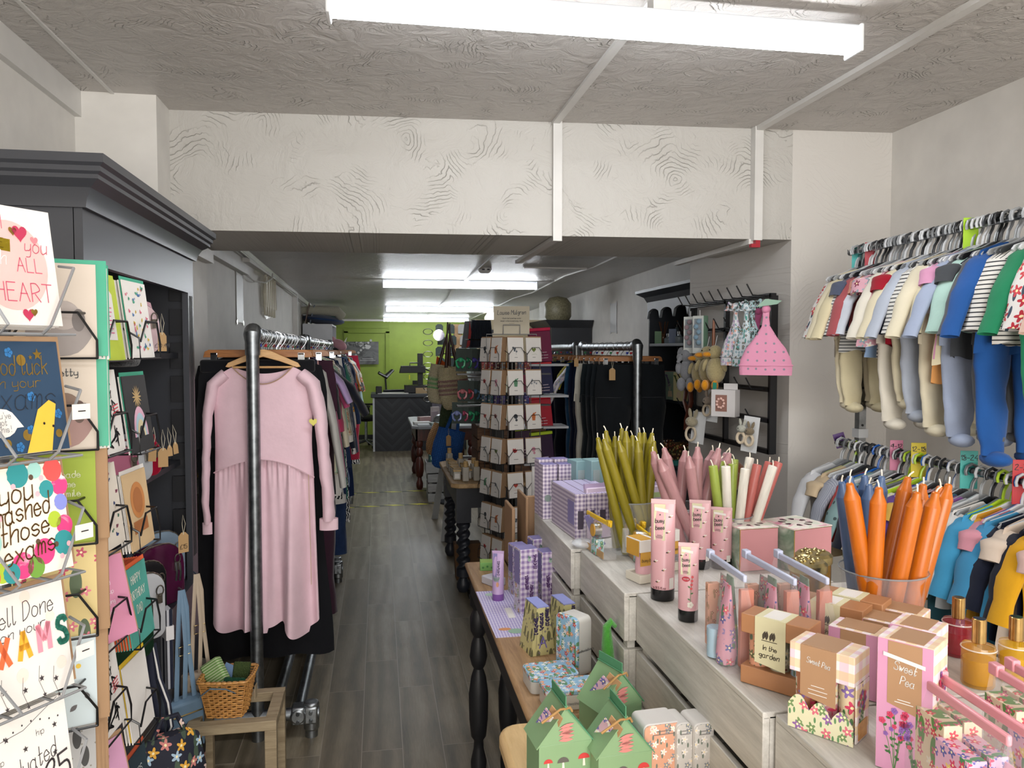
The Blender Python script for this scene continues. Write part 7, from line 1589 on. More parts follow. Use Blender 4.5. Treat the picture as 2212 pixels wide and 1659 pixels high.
# green house boxes on the pine bench
GH = paint('#7f9f76', .45); GD = paint('#4f8a66', .45)
def mush(mb_cap, mb_stem, x, z, s, y): mb_cap.flat([(x + s * cos(a), z + s * .9 * sin(a)) for a in [i * pi / 8 for i in range(9)]], y); mb_stem.flat([(x - s * .2, z - s * 1.2), (x + s * .25, z - s * 1.2), (x + s * .15, z), (x - s * .15, z)], y)
def house(label, loc, rz, w=.1, h=.115, d=.075, rf=.062):
    t = thing('house_gift_box', label, 'gift box', loc, (0, 0, rz)); MB().span((-w / 2, -d / 2, 0), (w / 2, d / 2, h)).build('base', GH, t, bevel=.001)
    MB().loft([[(-w / 2, -d / 2, h), (w / 2, -d / 2, h), (w / 2, d / 2, h), (-w / 2, d / 2, h)], [(-.002, -d / 2 + .003, h + rf), (.002, -d / 2 + .003, h + rf), (.002, d / 2 - .003, h + rf), (-.002, d / 2 - .003, h + rf)]]).build('roof', GH, t, smooth=0)
    for s in (-1, 1):
        T = Matrix.Translation((s * w * .25, 0, h + rf / 2)) @ Matrix.Rotation(s * atan2(rf, w / 2), 4, 'Y'); L = hypot(w / 2, rf) + .012; MB().box((0, 0, .001), (L, d + .004, .0018), M=T).build('roof_flap', GD if s > 0 else GH, t, smooth=0)
    n = 16; MB().prism([(-.001, h + rf - .004)] + [(0, 0)] * 0 + [(.001, h + rf - .004), (.001, h + rf + .022), (-.001, h + rf + .022)], -d / 2, d / 2).build('ridge_fin', GD, t, smooth=0)
    c, s_, c2, pk = MB(), MB(), MB(), MB(); mush(c, s_, -w * .33, h * .72, .0085, -.0006); mush(c2, s_, -w * .05, h * .7, .011, -.0006); mush(c2, s_, w * .12, h * .5, .008, -.0006); mush(c, s_, w * .34, h * .72, .011, -.0006); mush(c, s_, -w * .2, h * .3, .01, -.0006)
    for k in range(6): pk.flat(leaf(-.014 + .002 * (k % 2), h + .006 + k * .0045, .028, .0035, .1 * (k % 3)), -.0008)
    onface(t, [('red_cap_print', c, paint('#c23a3a', .5)), ('stem_print', s_, paint('#e4dccb', .5)), ('grey_cap_print', c2, paint('#5a5652', .5)), ('pink_mushroom_print', pk, paint('#c9807a', .5))], -d / 2)
    q = MB(); [q.flat(leaf(.01, .02 + k * .009, .012, .0025, .9 + .2 * k), 0) for k in range(5)]; q.xf(Matrix.Translation((w * .3, -d * .1, h + rf * .42 + .003)) @ Matrix.Rotation(R(90), 4, 'Z') @ Matrix.Rotation(R(-40), 4, 'X') @ Matrix.Translation((0, 0, -.04))); q.build('catkin_print', paint('#dcd6b4', .5), t, smooth=0)
    lb = MB().box((-.02, -d * .3, h + rf * .55), (.03, .0015, .06), rot=(R(10), R(32), R(-60))); lb.build('hang_tag', paint('#b08a62', .7), t, smooth=0); MB().box((-.03, -d * .1, h + rf * .5), (.022, .0015, .055), rot=(R(10), R(38), R(-60))).build('hang_tag', floral('#c9a4b4', ['#5f5f9a', '#e4dcd8'], '#6f5fa0', 60, .5), t, smooth=0)
    MB().tube([(0, -d / 2, h + rf), (-.012, -d / 2 - .004, h + rf + .002), (-.03, -d / 2 - .002, h + rf - .01), (-.045, -d / 2, h + rf - .02)], .0022, 6).tube([(0, -d / 2, h + rf), (.006, -d / 2 - .006, h + rf + .004), (.01, -d / 2 - .004, h + rf - .004)], .0022, 6).build('twine_bow', paint('#a8824f', .8), t)
    return t
house('green mushroom print house box, left one on the pine bench', (.318, 1.335, TT), R(6))
house('green mushroom print house box, nearest the camera on the right', (.418, 1.30, TT), R(4), h=.105)
house('green mushroom print house box standing behind the other two', (.452, 1.455, TT), R(20))
for k, (px, w, side, lab) in enumerate([(1425, .075, '#d9a286', 'peach floral rounded tin, leftmost on the pine bench'), (1470, .03, '#c9c6c2', 'white rounded tin with grey toile, middle of three'), (1512, .038, '#c9c6c2', 'white rounded tin with grey toile, rightmost of three')]):
    p = at(px, 1720, Z=TT); t = thing('printed_tin', lab, 'tin', (p.x, p.y + .02, TT), (0, 0, R(4))); hh_ = .14; P_ = []
    for cx_, cz_, a0 in ((w / 2 - .01, hh_ - .01, 0), (-w / 2 + .01, hh_ - .01, 90)):
        for q in range(6): a = R(a0 + q * 18); P_.append((cx_ + .01 * cos(a), cz_ + .01 * sin(a)))
    P_ += [(-w / 2, 0), (w / 2, 0)]; MB().prism(P_, -.03, .03).build('body', paint('#cfccc8', .4), t, bevel=.003); MB().prism([(x * .98, z * .99) for x, z in P_], -.0312, -.03).build('front_print', floral(side, ['#e8e4e0', '#8a8f96', '#d9cfc8'], '#6f7a6f', 60, .4) , t)
    q = MB(); rows(q, 0, hh_ * .9, w * .6, 2, .006, .0012, 0); q.xf(Matrix.Translation((0, -.0318, 0))); q.build('small_print', paint('#6f6a6a', .5), t, smooth=0)
# ---- on the crate counter, far end: lavender boxes
g0 = box2('lilac gingham gift set in the block of four on the crate counter', (.578, 2.31, CT), R(4), .033, .24, .135, LAVB, LAVB, 'lavender_gift_set', group='lilac gingham gift sets in the far end block', top=LAVM)
MB().span((-.009, -.1208, .03), (.009, -.12, .085)).build('window', paint('#4a4250', .3), g0); MB().span((-.0178, -.11, .04), (-.0168, -.05, .11)).build('purple_label', LIL, g0)
for k in (1, 2, 3): dup(g0, (.578 + .035 * k, 2.312 + .003 * k, CT))
for k, (px, py) in enumerate(((1205, 1052), (1242, 1052))):
    t = box2('small lilac gingham carton with plant print, %s of two behind the gift set block' % ('left', 'right')[k], (.555 + .055 * k, 2.50 + .0 * k, CT), R(6), .05, .05, hz(1205, 1006, 2.45) - CT, LAVB, name='lavender_carton', top=LIL); a = MB(); sprig(a, .01, .05, .08, -.0256, 6, 1.3); a.disc(-.008, .07, .012, -.0256); onface(t, [('lavender_print', a, paint('#7d8a86', .5))], 0)
    t = box2('lilac striped carton tucked at the %s rear of the crate counter' % ('left', 'right')[k], (.555 + .055 * k, 2.565, CT), R(6), .05, .05, .19, LAVB, name='lavender_carton', top=LIL)
for k, (x, y, c, lab) in enumerate(((.66, 2.48, '#7fa0a4', 'pale teal gift book set, left of three behind the olive candles'), (.70, 2.44, '#86a6aa', 'pale teal gift book set with floral edge behind the olive candles'), (.745, 2.46, '#a9a4c4', 'lilac gift book set next to the pale teal ones'))):
    t = thing('gift_book_set', lab, 'gift set', (x, y, CT), (0, 0, R(12))); h_ = hz(1280, 992, y) - CT; P_ = [(-.03, 0), (.03, 0), (.03, h_ - .012)] + [(.018 + .012 * cos(a), h_ - .012 + .012 * sin(a)) for a in (.5, 1, 1.57)] + [(-.03, h_)]; MB().prism(P_, -.035, .035).build('box', paint(c, .5), t, bevel=.002)
    MB().span((-.024, -.0358, .03), (.0, -.035, h_ - .03)).build('text_panel', paint('#9aa8a8', .5), t); a = MB(); [fl(a, .016, .05 + i * .025, .006, -.0362) for i in range(4)]; a.build('flower_print', paint('#c98a94', .5), t, smooth=0)
for k, (px, lab) in enumerate(((1292, 'left'), (1418, 'right'))):
    p = at(px, 1120, Y=2.2); t = thing('bath_salt_pouch', 'lilac and cream bath salts pouch %s of the olive candle jar' % lab, 'pouch', (p.x, 2.2, CT), (R(-8), 0, R(12))); MB().prism([(-.038, 0), (.038, 0), (.034, .15), (-.034, .15)], -.012, .012).build('pouch', paint('#c9b8cc', .4), t, bevel=.004); MB().span((-.036, -.013, .115), (.036, .013, .13)).build('green_band', paint('#9fb47c', .5), t); MB().span((-.036, -.006, .148), (.036, .006, .162)).build('top_seal', paint('#b7a4c8', .4), t); q = MB(); rows(q, 0, .1, .05, 7, .01, .0018, -.0128); q.build('small_print', paint('#7a7080', .5), t, smooth=0)
# ---- candles in jars
CLR = film('#dfe3e6', .17, .04); WICK = paint('#e3dccb', .8)
def jar(label, C, r, h, rimm=None, z0=CT):
    t = thing('glass_jar', label, 'jar', (C[0], C[1], z0)); MB().lathe([(r * .86, 0), (r * .9, .003), (r * .93, h * .3), (r * .97, h * .75), (r * .97, h * .86), (r * 1.03, h * .93), (r * 1.05, h * .97)], 40, cap='start').build('glass', CLR, t); MB().tube([(r * 1.05 * cos(a), r * 1.05 * sin(a), h * .975) for a in [i * pi / 20 for i in range(40)]], .0018, 6, closed=True).build('rim', film('#8f9498', .6, .03), t)
    for s in (-1, 1): MB().box((s * r * .55, -r * .8, h * .3), (.018, .003, h * .45), rz=s * .6).build('moulded_panel', film('#f4f6f8', .25, .03), t)
    return t
def taper(label, tip, bot, r, m, wick=(0, 0), group=None, pillar=False):
    tip, bot = Vector(tip), Vector(bot); d = tip - bot; L = d.length; q_ = d.normalized().to_track_quat('Z', 'Y'); t = thing('taper_candle' if not pillar else 'dinner_candle', label, 'candle', bot, group=group); t.rotation_mode = 'XYZ'; t.rotation_euler = q_.to_euler()
    if pillar: prof = [(r * .97, 0), (r, .003), (r, L - .004), (r * .96, L - .001), (r * .7, L)]
    else: prof = [(r * .93, 0), (r, .004), (r, L * .52), (r * .97, L - .042), (r * .98, L - .030), (r * .52, L - .012), (r * .46, L - .003), (r * .3, L)]
    MB().lathe(prof, 28).build('wax', m, t, smooth=16); w = MB().tube([(0, 0, L - .001), (wick[0] * .3, wick[1] * .3, L + .006), (wick[0], wick[1], L + .013)], .0016, 6); w.build('wick', WICK, t); return t
def wax(c):
    g = G('wax'); n = g.noise(g.map(g.obj(), (1, 1, .12)), 90, 4, .6); k = lin(c); g.b.inputs['Subsurface Weight'].default_value = .08; g.b.inputs['Subsurface Radius'].default_value = (.01, .006, .004); g.b.inputs['Subsurface Scale'].default_value = .3
    return g.fin(g.ramp(n, [(.3, tuple(x * .8 for x in k[:3])), (.7, tuple(min(1, x * 1.1) for x in k[:3]))]), .32)
def bunch(C, r, tips, m, word, cr, bots, by, z0=CT + .006):
    for i, (px, py, Y, where) in enumerate(tips):
        tip = at(px, py, Y=Y); q = at(bots[i], by, Y=C[1]); dx = max(-r * .72, min(r * .72, q.x - C[0])); lim = (r * r * .5 - dx * dx * .5) ** .5
        taper('%s taper candle, %s' % (word, where), tip, (C[0] + dx, C[1] + max(-lim, min(lim, (tip.y - C[1]) * .8)), z0), cr, m, (.007 * cos(i * 1.9), .005 * sin(i * 2.3)))
OLV, ROS, ORG, BLU = wax('#857a1c'), wax('#ab8083'), wax('#bb620e'), wax('#4c648a')
Co = (.690, 2.03); jar('clear glass jar holding the olive taper candles', Co, .062, .15)
bunch(Co, .062, [(1291, 945, 1.99, 'leftmost and leaning left in its jar'), (1304, 948, 1.97, 'second from the left in its jar'), (1309, 930, 2.07, 'left, set back behind two leaning ones'), (1336, 952, 1.98, 'large in front of the middle, leaning left'), (1328, 942, 2.08, 'paler one behind the front leaning one'), (1343, 925, 2.06, 'tallest in the middle of its jar'), (1352, 931, 2.03, 'right of the tallest one'), (1366, 940, 2.08, 'short one set back right of the middle'), (1377, 952, 1.99, 'upright in front on the right'), (1382, 934, 2.07, 'behind the upright front one'), (1392, 934, 2.09, 'far back on the right side'), (1409, 935, 2.06, 'second from the right in its jar'), (1413, 952, 2.0, 'rightmost in its jar')], OLV, 'olive green', .0125, [1345, 1372, 1340, 1395, 1345, 1360, 1365, 1380, 1387, 1370, 1388, 1378, 1385], 1200)
Cr = (.80, 1.93); jar('clear glass jar holding the dusky rose taper candles', Cr, .062, .15)
bunch(Cr, .062, [(1410, 975, 1.87, 'leftmost of its bunch'), (1424, 992, 1.84, 'thick one leaning left in front'), (1434, 967, 1.95, 'second from the left, set back'), (1480, 973, 1.95, 'paler one just left of the middle'), (1487, 985, 1.87, 'front middle leaning left'), (1507, 965, 1.92, 'tallest upright in the middle'), (1540, 973, 1.96, 'right of the tallest, leaning right'), (1553, 968, 1.92, 'tall leaning right next to the lime candles'), (1568, 978, 1.97, 'behind the lime candles'), (1576, 978, 1.93, 'rightmost of its bunch')], ROS, 'dusky rose', .0148, [1470, 1505, 1495, 1462, 1525, 1500, 1480, 1490, 1515, 1520], 1200)
LIM, WHX, COR = wax('#93a544'), wax('#e0dcd2'), wax('#b8635c')
for px, py, Y, m, w_, lab in [(1540, 1006, 1.94, LIM, (-.012, .004), 'lime green dinner candle, leftmost of the flat topped ones'), (1555, 996, 2.0, LIM, (-.008, .004), 'lime green dinner candle tucked behind the leftmost one'), (1586, 992, 2.03, LIM, (.005, .004), 'lime green dinner candle farthest back'), (1583, 1002, 1.96, LIM, (.006, .0), 'lime green dinner candle right of the bright white one'), (1568, 1007, 1.93, WHX, (-.006, .003), 'bright white dinner candle between two lime ones'), (1620, 988, 2.02, WHX, (.003, .0), 'white dinner candle at the back between lime and coral'), (1610, 1012, 1.93, WHX, (0, .0), 'ivory dinner candle leaning right in the middle'), (1636, 1003, 1.95, COR, (.0, .003), 'coral dinner candle in the middle of the flat topped ones'), (1662, 998, 1.99, COR, (.0, .003), 'coral dinner candle behind the ivory one'), (1682, 998, 1.96, COR, (.002, .003), 'coral dinner candle farthest right'), (1670, 1006, 1.93, WHX, (.006, .003), 'ivory dinner candle leaning right at the end')]:
    tip = at(px, py, Y=Y - .075); cx_, cy_ = .91, 1.885; b = (cx_ + (tip.x - cx_) * .3, cy_ + (tip.y - cy_) * .5, CT + .006); taper(lab, tip, b, .0118, m, w_, pillar=True)
jar('clear glass jar behind the pink cube boxes holding flat topped candles', (.91, 1.89), .058, .13)
Cn = (.962, 1.332); jar('large clear glass jar holding the orange taper candles in front', Cn, .076, hz(1918, 1236, 1.31) - CT + .004)
bunch(Cn, .066, [(1835, 1043, 1.30, 'leftmost and upright in the front jar'), (1899, 1052, 1.28, 'second from the left leaning right'), (1962, 1030, 1.37, 'upright at the back of the jar'), (1982, 1062, 1.26, 'thick front one leaning right'), (1995, 1045, 1.33, 'short one just behind the thick front one'), (2022, 1062, 1.27, 'long one second from the right'), (2032, 1050, 1.33, 'set back near the right edge'), (2050, 1045, 1.32, 'farthest right leaning out of the jar')], ORG, 'orange', .0152, [1872, 1852, 1905, 1880, 1935, 1915, 1950, 1972], 1385)
bunch((.938, 1.37), .04, [(1818, 1040, 1.38, 'leftmost behind the orange ones'), (1836, 1028, 1.41, 'second from left, set back'), (1868, 1026, 1.42, 'back middle one'), (1877, 1045, 1.38, 'front middle between two orange ones'), (1905, 1028, 1.40, 'rightmost and tallest')], BLU, 'slate blue', .0145, [1862, 1872, 1895, 1888, 1925], 1385)
# ---- bee print pink tubes
PKT, CRMB = paint('#d3a2a8', .3), paint('#cfcba8', .45)
def bee_art(w, h, tester=False):
    a = MB().flat([(-w * .38, h * .62), (w * .1, h * .62), (w * .1, h * .985), (-w * .38, h * .985)], -.0003); b = MB().flat([(-w * .34, h * .92), (w * .22, h * .90), (w * .22, h * .935), (-w * .34, h * .955)], -.0008)
    c = MB(); write(c, 'busy', -w * .14, h * .80, w * .17, -.0008, w * .022, .25, .1, wide=.7); write(c, 'bees', -w * .12, h * .73, w * .17, -.0008, w * .022, .25, .1, wide=.7); c.flat(leaf(-w * .12, h * .87, w * .08, w * .03, 1.57), -.0008); rows(c, -w * .14, h * .67, w * .3, 3, h * .013, h * .004, -.0008)
    d, e, f = MB(), MB(), MB()
    for x, z in ((.3, .86), (.2, .7), (.22, .5), (-.3, .4), (-.2, .2), (.05, .32)) if not tester else ((.28, .75), (-.35, .87)): d.disc(x * w, z * h, w * .045, -.0006, rz=w * .03, n=10).disc(x * w - w * .05, z * h, w * .025, -.0006, n=8); e.disc(x * w + w * .02, z * h, w * .018, -.0008, n=8); f.flat(leaf(x * w + w * .02, z * h + w * .02, w * .13, w * .025, .5), -.0007).flat(leaf(x * w, z * h + w * .02, w * .1, w * .022, 1.2), -.0007)
    out = [('cream_band', a, CRMB), ('white_label', b, IV), ('lettering', c, paint('#3a3a34', .5)), ('bee_print', d, paint('#2a2220', .5)), ('bee_stripe', e, paint('#c9a43a', .5)), ('wing_print', f, paint('#e8e0d8', .4))]
    if tester:
        out.append(('red_oval_sticker', MB().disc(-w * .12, h * .57, w * .2, -.0009, rz=w * .12), paint('#b01c34', .4))); q = MB(); write(q, 'TESTER', -w * .12, h * .56, w * .07, -.0012, wide=.7); out.append(('sticker_lettering', q, IV)); q = MB(); stroke(q, [(w * .1, h * .2), (w * .12, h * .4), (w * .2, h * .62)], w * .02, -.0008); [q.flat(leaf(w * .1, h * (.22 + .08 * k), w * .16, w * .04, (.4, 2.6)[k % 2]), -.0009) for k in range(4)]; out.append(('stem_print', q, paint('#4f7a4a', .5))); q = MB(); fl(q, w * .1, h * .24, w * .15, -.0011); out.append(('white_flower_print', q, paint('#e3ded2', .5))); q = MB(); [fl(q, w * .14 + w * .02 * k, h * (.45 + .05 * k), w * .06, -.0011) for k in range(4)]; out.append(('coral_flower_print', q, paint('#cf4f55', .5)))
    else: q = MB().flat([(w * .3, h * .13), (w * .46, h * .13), (w * .46, h * .24), (w * .3, h * .24)], -.0008); out.append(('price_sticker', q, IV))
    if not tester: q = MB(); write(q, 'e 8.5 fl.oz', -w * .1, h * .13, w * .09, -.0008, w * .014, wide=.8); out.append(('volume_lettering', q, paint('#6a2f3a', .5)))
    return out
def standing(px, py, pt, lab, w, tester=False, rz=R(-24), Y=None, caph=.026, tilt=0):
    p = at(px, py, Z=CT) if Y is None else at(px, py, Y=Y); h = hz(px, pt, p.y) - CT - .006; p = Vector((p.x, p.y, CT)); return tube(lab, p, rz, w, h, PKT, paint('#121214', .25), caph, None, lambda a, b: bee_art(a, b, tester), tiltx=tilt, crimp=paint('#d9b3b6', .3))
standing(1431, 1292, 1080, 'tall pink bee print tube with black cap at the front of the crate counter', .053)
standing(1486, 1338, 1172, 'short pink floral tube with a red oval tester sticker', .041, True, R(-22), caph=.024)
standing(1511, 1225, 1080, 'tall pink bee print tube standing behind the tester tube', .053, rz=R(-26))
standing(1557, 1225, 1095, 'tall pink bee print tube closest to the pink cube boxes', .053, rz=R(-30))
# honey coloured gift packs and zip pouches
HON = paint('#c9983c', .5)
def honey(label, loc, rz, s=1):
    t = thing('honey_gift_pack', label, 'gift pack', loc, (0, 0, rz)); w, d, h = .05 * s, .06 * s, .105 * s; MB().span((-w / 2, -d / 2, h * .72), (w / 2, d / 2, h)).build('white_top', IV, t, bevel=.001); MB().span((-w / 2 - .0008, -d / 2 + .004, h * .62), (-w / 2, d / 2 - .004, h * .98)).build('honey_drip', HON, t); MB().span((-w / 2 + .004, -d / 2 + .002, h), (w / 2 - .012, d / 2 - .002, h + .0008)).build('honey_top', HON, t)
    MB().span((-w / 2, -d / 2, 0), (w / 2, d / 2, h * .2)).build('cream_tray', paint('#d3cdbf', .5), t, bevel=.001); tb_ = MB().lathe([(.018 * s, .01), (.02 * s, h * .3), (.019 * s, h * .72)], 18, (0, -.008, 0)); tb_.build('inner_tube', paint('#d7a8b0', .35), t); MB().span((-w / 2 + .003, -d / 2 + .002, h * .4), (w / 2 - .003, -d / 2 + .003, h * .72)).build('yellow_label', HON, t); q = MB(); write(q, 'busy bees', 0, h * .5, .008, -d / 2, .0008, .2, wide=.7); q.build('lettering', INK, t, smooth=0)
    return t
honey('white and honey yellow gift pack behind the tall pink tube', (.628, 1.775, CT), R(16)); honey('second honey yellow gift pack behind the pink tubes', (.72, 1.86, CT), R(16))
def zpouch(label, p, rz, w, h, zipc, items, tray=None, lean=0, d=.03, group=None, film_=None, slider=1):
    """clear zip pouch standing on its base, its zip along the top, contents inside"""
    t = thing('zip_pouch', label, 'pouch', p, (lean, 0, rz), group); F = film_ or film('#e8e6ea', .11, .06)
    MB().loft([[(-w / 2, -d, 0), (w / 2, -d, 0), (w / 2, d, 0), (-w / 2, d, 0)], [(-w * .49, -d, h * .3), (w * .49, -d, h * .3), (w * .49, d, h * .3), (-w * .49, d, h * .3)], [(-w * .5, -.003, h), (w * .5, -.003, h), (w * .5, .003, h), (-w * .5, .003, h)]], 'start').build('clear_bag', F, t, smooth=60)
    z = MB().span((-w / 2 - .004, -.004, h - .004), (w / 2 + .004, .003, h + .009)); z.build('zip', paint(zipc, .3), t, bevel=.0025); MB().span((slider * w * .44 - .01, -.006, h - .003), (slider * w * .44 + .008, .006, h + .013)).build('zip_slider', paint(zipc, .3), t, bevel=.002)
    if tray: MB().span((-w / 2 + .003, -d + .002, .002), (w / 2 - .003, -d + .004, h * .22)).build('card_tray', paint(tray, .6), t)
    for nm, kind, x, y, ww, hh_, m in items:
        if kind == 'tube':
            r = ww / 2; rings = [[(x + r * cos(a), y + (r * (1 - v) ** .7 + .001) * sin(a), .016 + (hh_ - .016) * v) for a in [2 * pi * j / 18 for j in range(18)]] for v in [i / 7 for i in range(8)]]; MB().loft(rings).build(nm, m, t, smooth=60); MB().lathe([(r * .95, .002), (r * .95, .02)], 18, (x, y, 0)).build('cap_of_' + nm, paint('#2a2226', .3) if zipc == '#d8b01c' else m, t)
        elif kind == 'jar': MB().lathe([(ww / 2, .002), (ww / 2, hh_ * .7), (ww * .52, hh_ * .7), (ww * .52, hh_)], 20, (x, y, 0)).build(nm, m, t)
        elif kind == 'tin': c = MB(); c.cyl((x, y - .012, hh_), (x, y + .008, hh_), ww / 2, n=24); c.build(nm, metal('#c9c9c9', .25), t); MB().cyl((x, y - .0135, hh_), (x, y - .012, hh_), ww * .42, n=24).build('round_label', HON, t)
        elif kind == 'box': MB().span((x - ww / 2, y - .012, .002), (x + ww / 2, y + .012, hh_)).build(nm, m, t, bevel=.001)
    return t
PKB = floral('#d8b4ba', ['#3a2f2c', '#c9a43a'], '#e8d8d4', 60, .2, 50, .1); BLB = floral('#a9c9cf', ['#cf5a78', '#e4e0dc', '#4a8a5a'], '#4f8a6a', 90, .5, 70, .5)
yit = lambda s=1: [('cream_tube', 'tube', -.022 * s, 0, .028, .085, PKB), ('silver_tin', 'tin', .012 * s, -.01, .04, .066, None), ('blue_carton', 'box', .016 * s, -.008, .036, .045, BLB), ('second_tube', 'tube', -.04 * s, .006, .024, .08, floral('#c9c9c0', ['#cf5a78'], '#6f8a6a', 90, .4))]
def zp(label, a, b, zz, *rest, **k):
    A, B = at(*a, Z=zz), at(*b, Z=zz); d = B - A; m_ = (A + B) / 2; return zpouch(label, (m_.x, m_.y, CT), atan2(d.y, d.x), d.length, zz - CT - .008, *rest, **k)
for a, b, zz, lab in (((1268, 1103), (1317, 1130), 1.19, 'clear pouch with yellow zip, leftmost, silver tin inside'), ((1344, 1106), (1390, 1132), 1.185, 'clear pouch with yellow zip in the middle, tilted'), ((1357, 1098), (1398, 1122), 1.185, 'clear pouch with yellow zip behind the middle one'), ((1365, 1125), (1406, 1158), 1.18, 'clear pouch with yellow zip nearest the honey gift pack')): zp(lab, a, b, zz, '#d8b01c', yit(), '#a8803a', R(-2), .02)
solo('plastic_bag', MB().ball((0, 0, .012), .03, 14, 8, sc=(1.2, 1.3, .4)), film('#dfe3e8', .45, .1), 'crumpled clear plastic on the crate edge by the lilac gift sets', 'bag', (.572, 2.1, CT)); solo('lilac_fold', MB().prism([(-.012, 0), (.012, 0), (.004, .095), (-.004, .095)], -.02, .0), LIL, 'narrow dark lilac packet leaning in front of the gift set block', 'packet', (.615, 2.1, CT), (R(-20), R(-14), R(30)))
BP, GP, GR, TP = floral('#c995a6', ['#5f5f96', '#cf6a7a', '#8f78a8'], '#5f7a64', 52, .42, 44, .35), floral('#7f9684', ['#cf5a50', '#b9c95a'], '#6f8a6a', 40, .2), floral('#a9a59c', ['#c9707f', '#8f4a6a'], '#6f7a6a', 48, .35), paint('#b97562', .5)
for a, b, lab in (((1531, 1190), (1609, 1243), 'clear pouch with pale lilac zip, nearest the tester tube'), ((1607, 1190), (1717, 1250), 'clear pouch with pale lilac zip, middle of three'), ((1676, 1190), (1787, 1248), 'clear pouch with pale lilac zip, farthest right')):
    its = [('pink_tube', 'tube', .036, -.012, .036, .145, BP), ('green_tube', 'tube', .002, .008, .032, .148, GP), ('grey_tube', 'tube', -.032, .01, .03, .14, GR), ('peach_packet', 'box', -.05, -.004, .014, .12, floral('#cf9a82', ['#8f5f4a'], '#a07a5a', 50, .2)), ('blue_pot', 'jar', .004, -.02, .03, .055, paint('#9fb8c9', .35)), ('terracotta_card', 'box', .058, .014, .012, .14, TP)]
    zp(lab, a, b, 1.262, '#b3b9cf', its, None, 0, .028, slider=-1)
# pink cube boxes with cut-out lids
WSH = wash(['#e3c9cf', '#c9d4c0', '#e8dfd6', '#cf7f9a', '#9fb4a4'], 12)
for k, (px, py, w, lab) in enumerate(((1632, 1222, .108, 'left pink cube box with cut-out flower lid'), (1740, 1222, .125, 'right pink cube box with cut-out flower lid and marbled side'))):
    p = at(px, py + 8, Z=CT); t = thing('cube_gift_box', lab, 'box', (p.x, p.y + w / 2 - .01, CT), (0, 0, R(14) if k else R(4))); h_ = (hz(px, 1140, p.y) - CT); MB().span((-w / 2, -w / 2, 0), (w / 2, w / 2, h_)).build('box_body', paint('#cf9096', .45), t, bevel=.001); MB().span((-w / 2 - .0008, -w / 2, 0), (-w / 2, w / 2, h_)).build('marbled_side', wash(['#c9b4b4', '#6f8a74', '#b9c4b4', '#a04a6a'], 10), t)
    MB().span((-w / 2 - .001, -w / 2 - .001, h_), (w / 2 + .001, w / 2 + .001, h_ + .003)).build('lid', WSH, t); q = MB()
    for i in range(8): a = i * pi / 4 + .3; q.add([(.2 * w * cos(a - .14), .2 * w * sin(a - .14), h_ + .0034), (.33 * w * cos(a - .2), .33 * w * sin(a - .2), h_ + .0034), (.36 * w * cos(a), .36 * w * sin(a), h_ + .0034), (.33 * w * cos(a + .2), .33 * w * sin(a + .2), h_ + .0034), (.2 * w * cos(a + .14), .2 * w * sin(a + .14), h_ + .0034)], [(0, 1, 2, 3, 4)])
    q.build('cut_out', paint('#4a2430', .6), t, smooth=0); MB().tube([(-w / 2, -w / 2, 0), (-w / 2, -w / 2, h_)], .0012, 6).tube([(-w / 2, -w / 2, h_), (w / 2, -w / 2, h_)], .0012, 6).build('gold_edge', metal('#b99a5a', .3), t)
GT = metal('#b8a878', .3)
for k, (x, y, lab) in enumerate(((.905, 1.50, 'gold lidded embossed tin left of the orange candle jar'), (.955, 1.56, 'gold lidded embossed tin behind the orange candle jar'))):
    t = thing('embossed_tin', lab, 'tin', (x, y, CT)); MB().lathe([(.036, 0), (.037, .002), (.037, .09)], 28).build('body', metal('#a8823a', .3), t); MB().lathe([(.039, .088), (.040, .09), (.040, .104), (.034, .11), (.001, .112)], 28).build('lid', GT, t); q = MB(); [q.ball((.024 * cos(i * .9) * (.5 + .5 * (i % 2)), .024 * sin(i * .9) * (.5 + .5 * (i % 2)), .112), .005, 8, 5, sc=(1, 1, .6)) for i in range(12)]; q.build('embossing', GT, t)
    MB().box((-.02, -.033, .035), (.014, .002, .016), rz=-.5).build('price_sticker', IV, t)
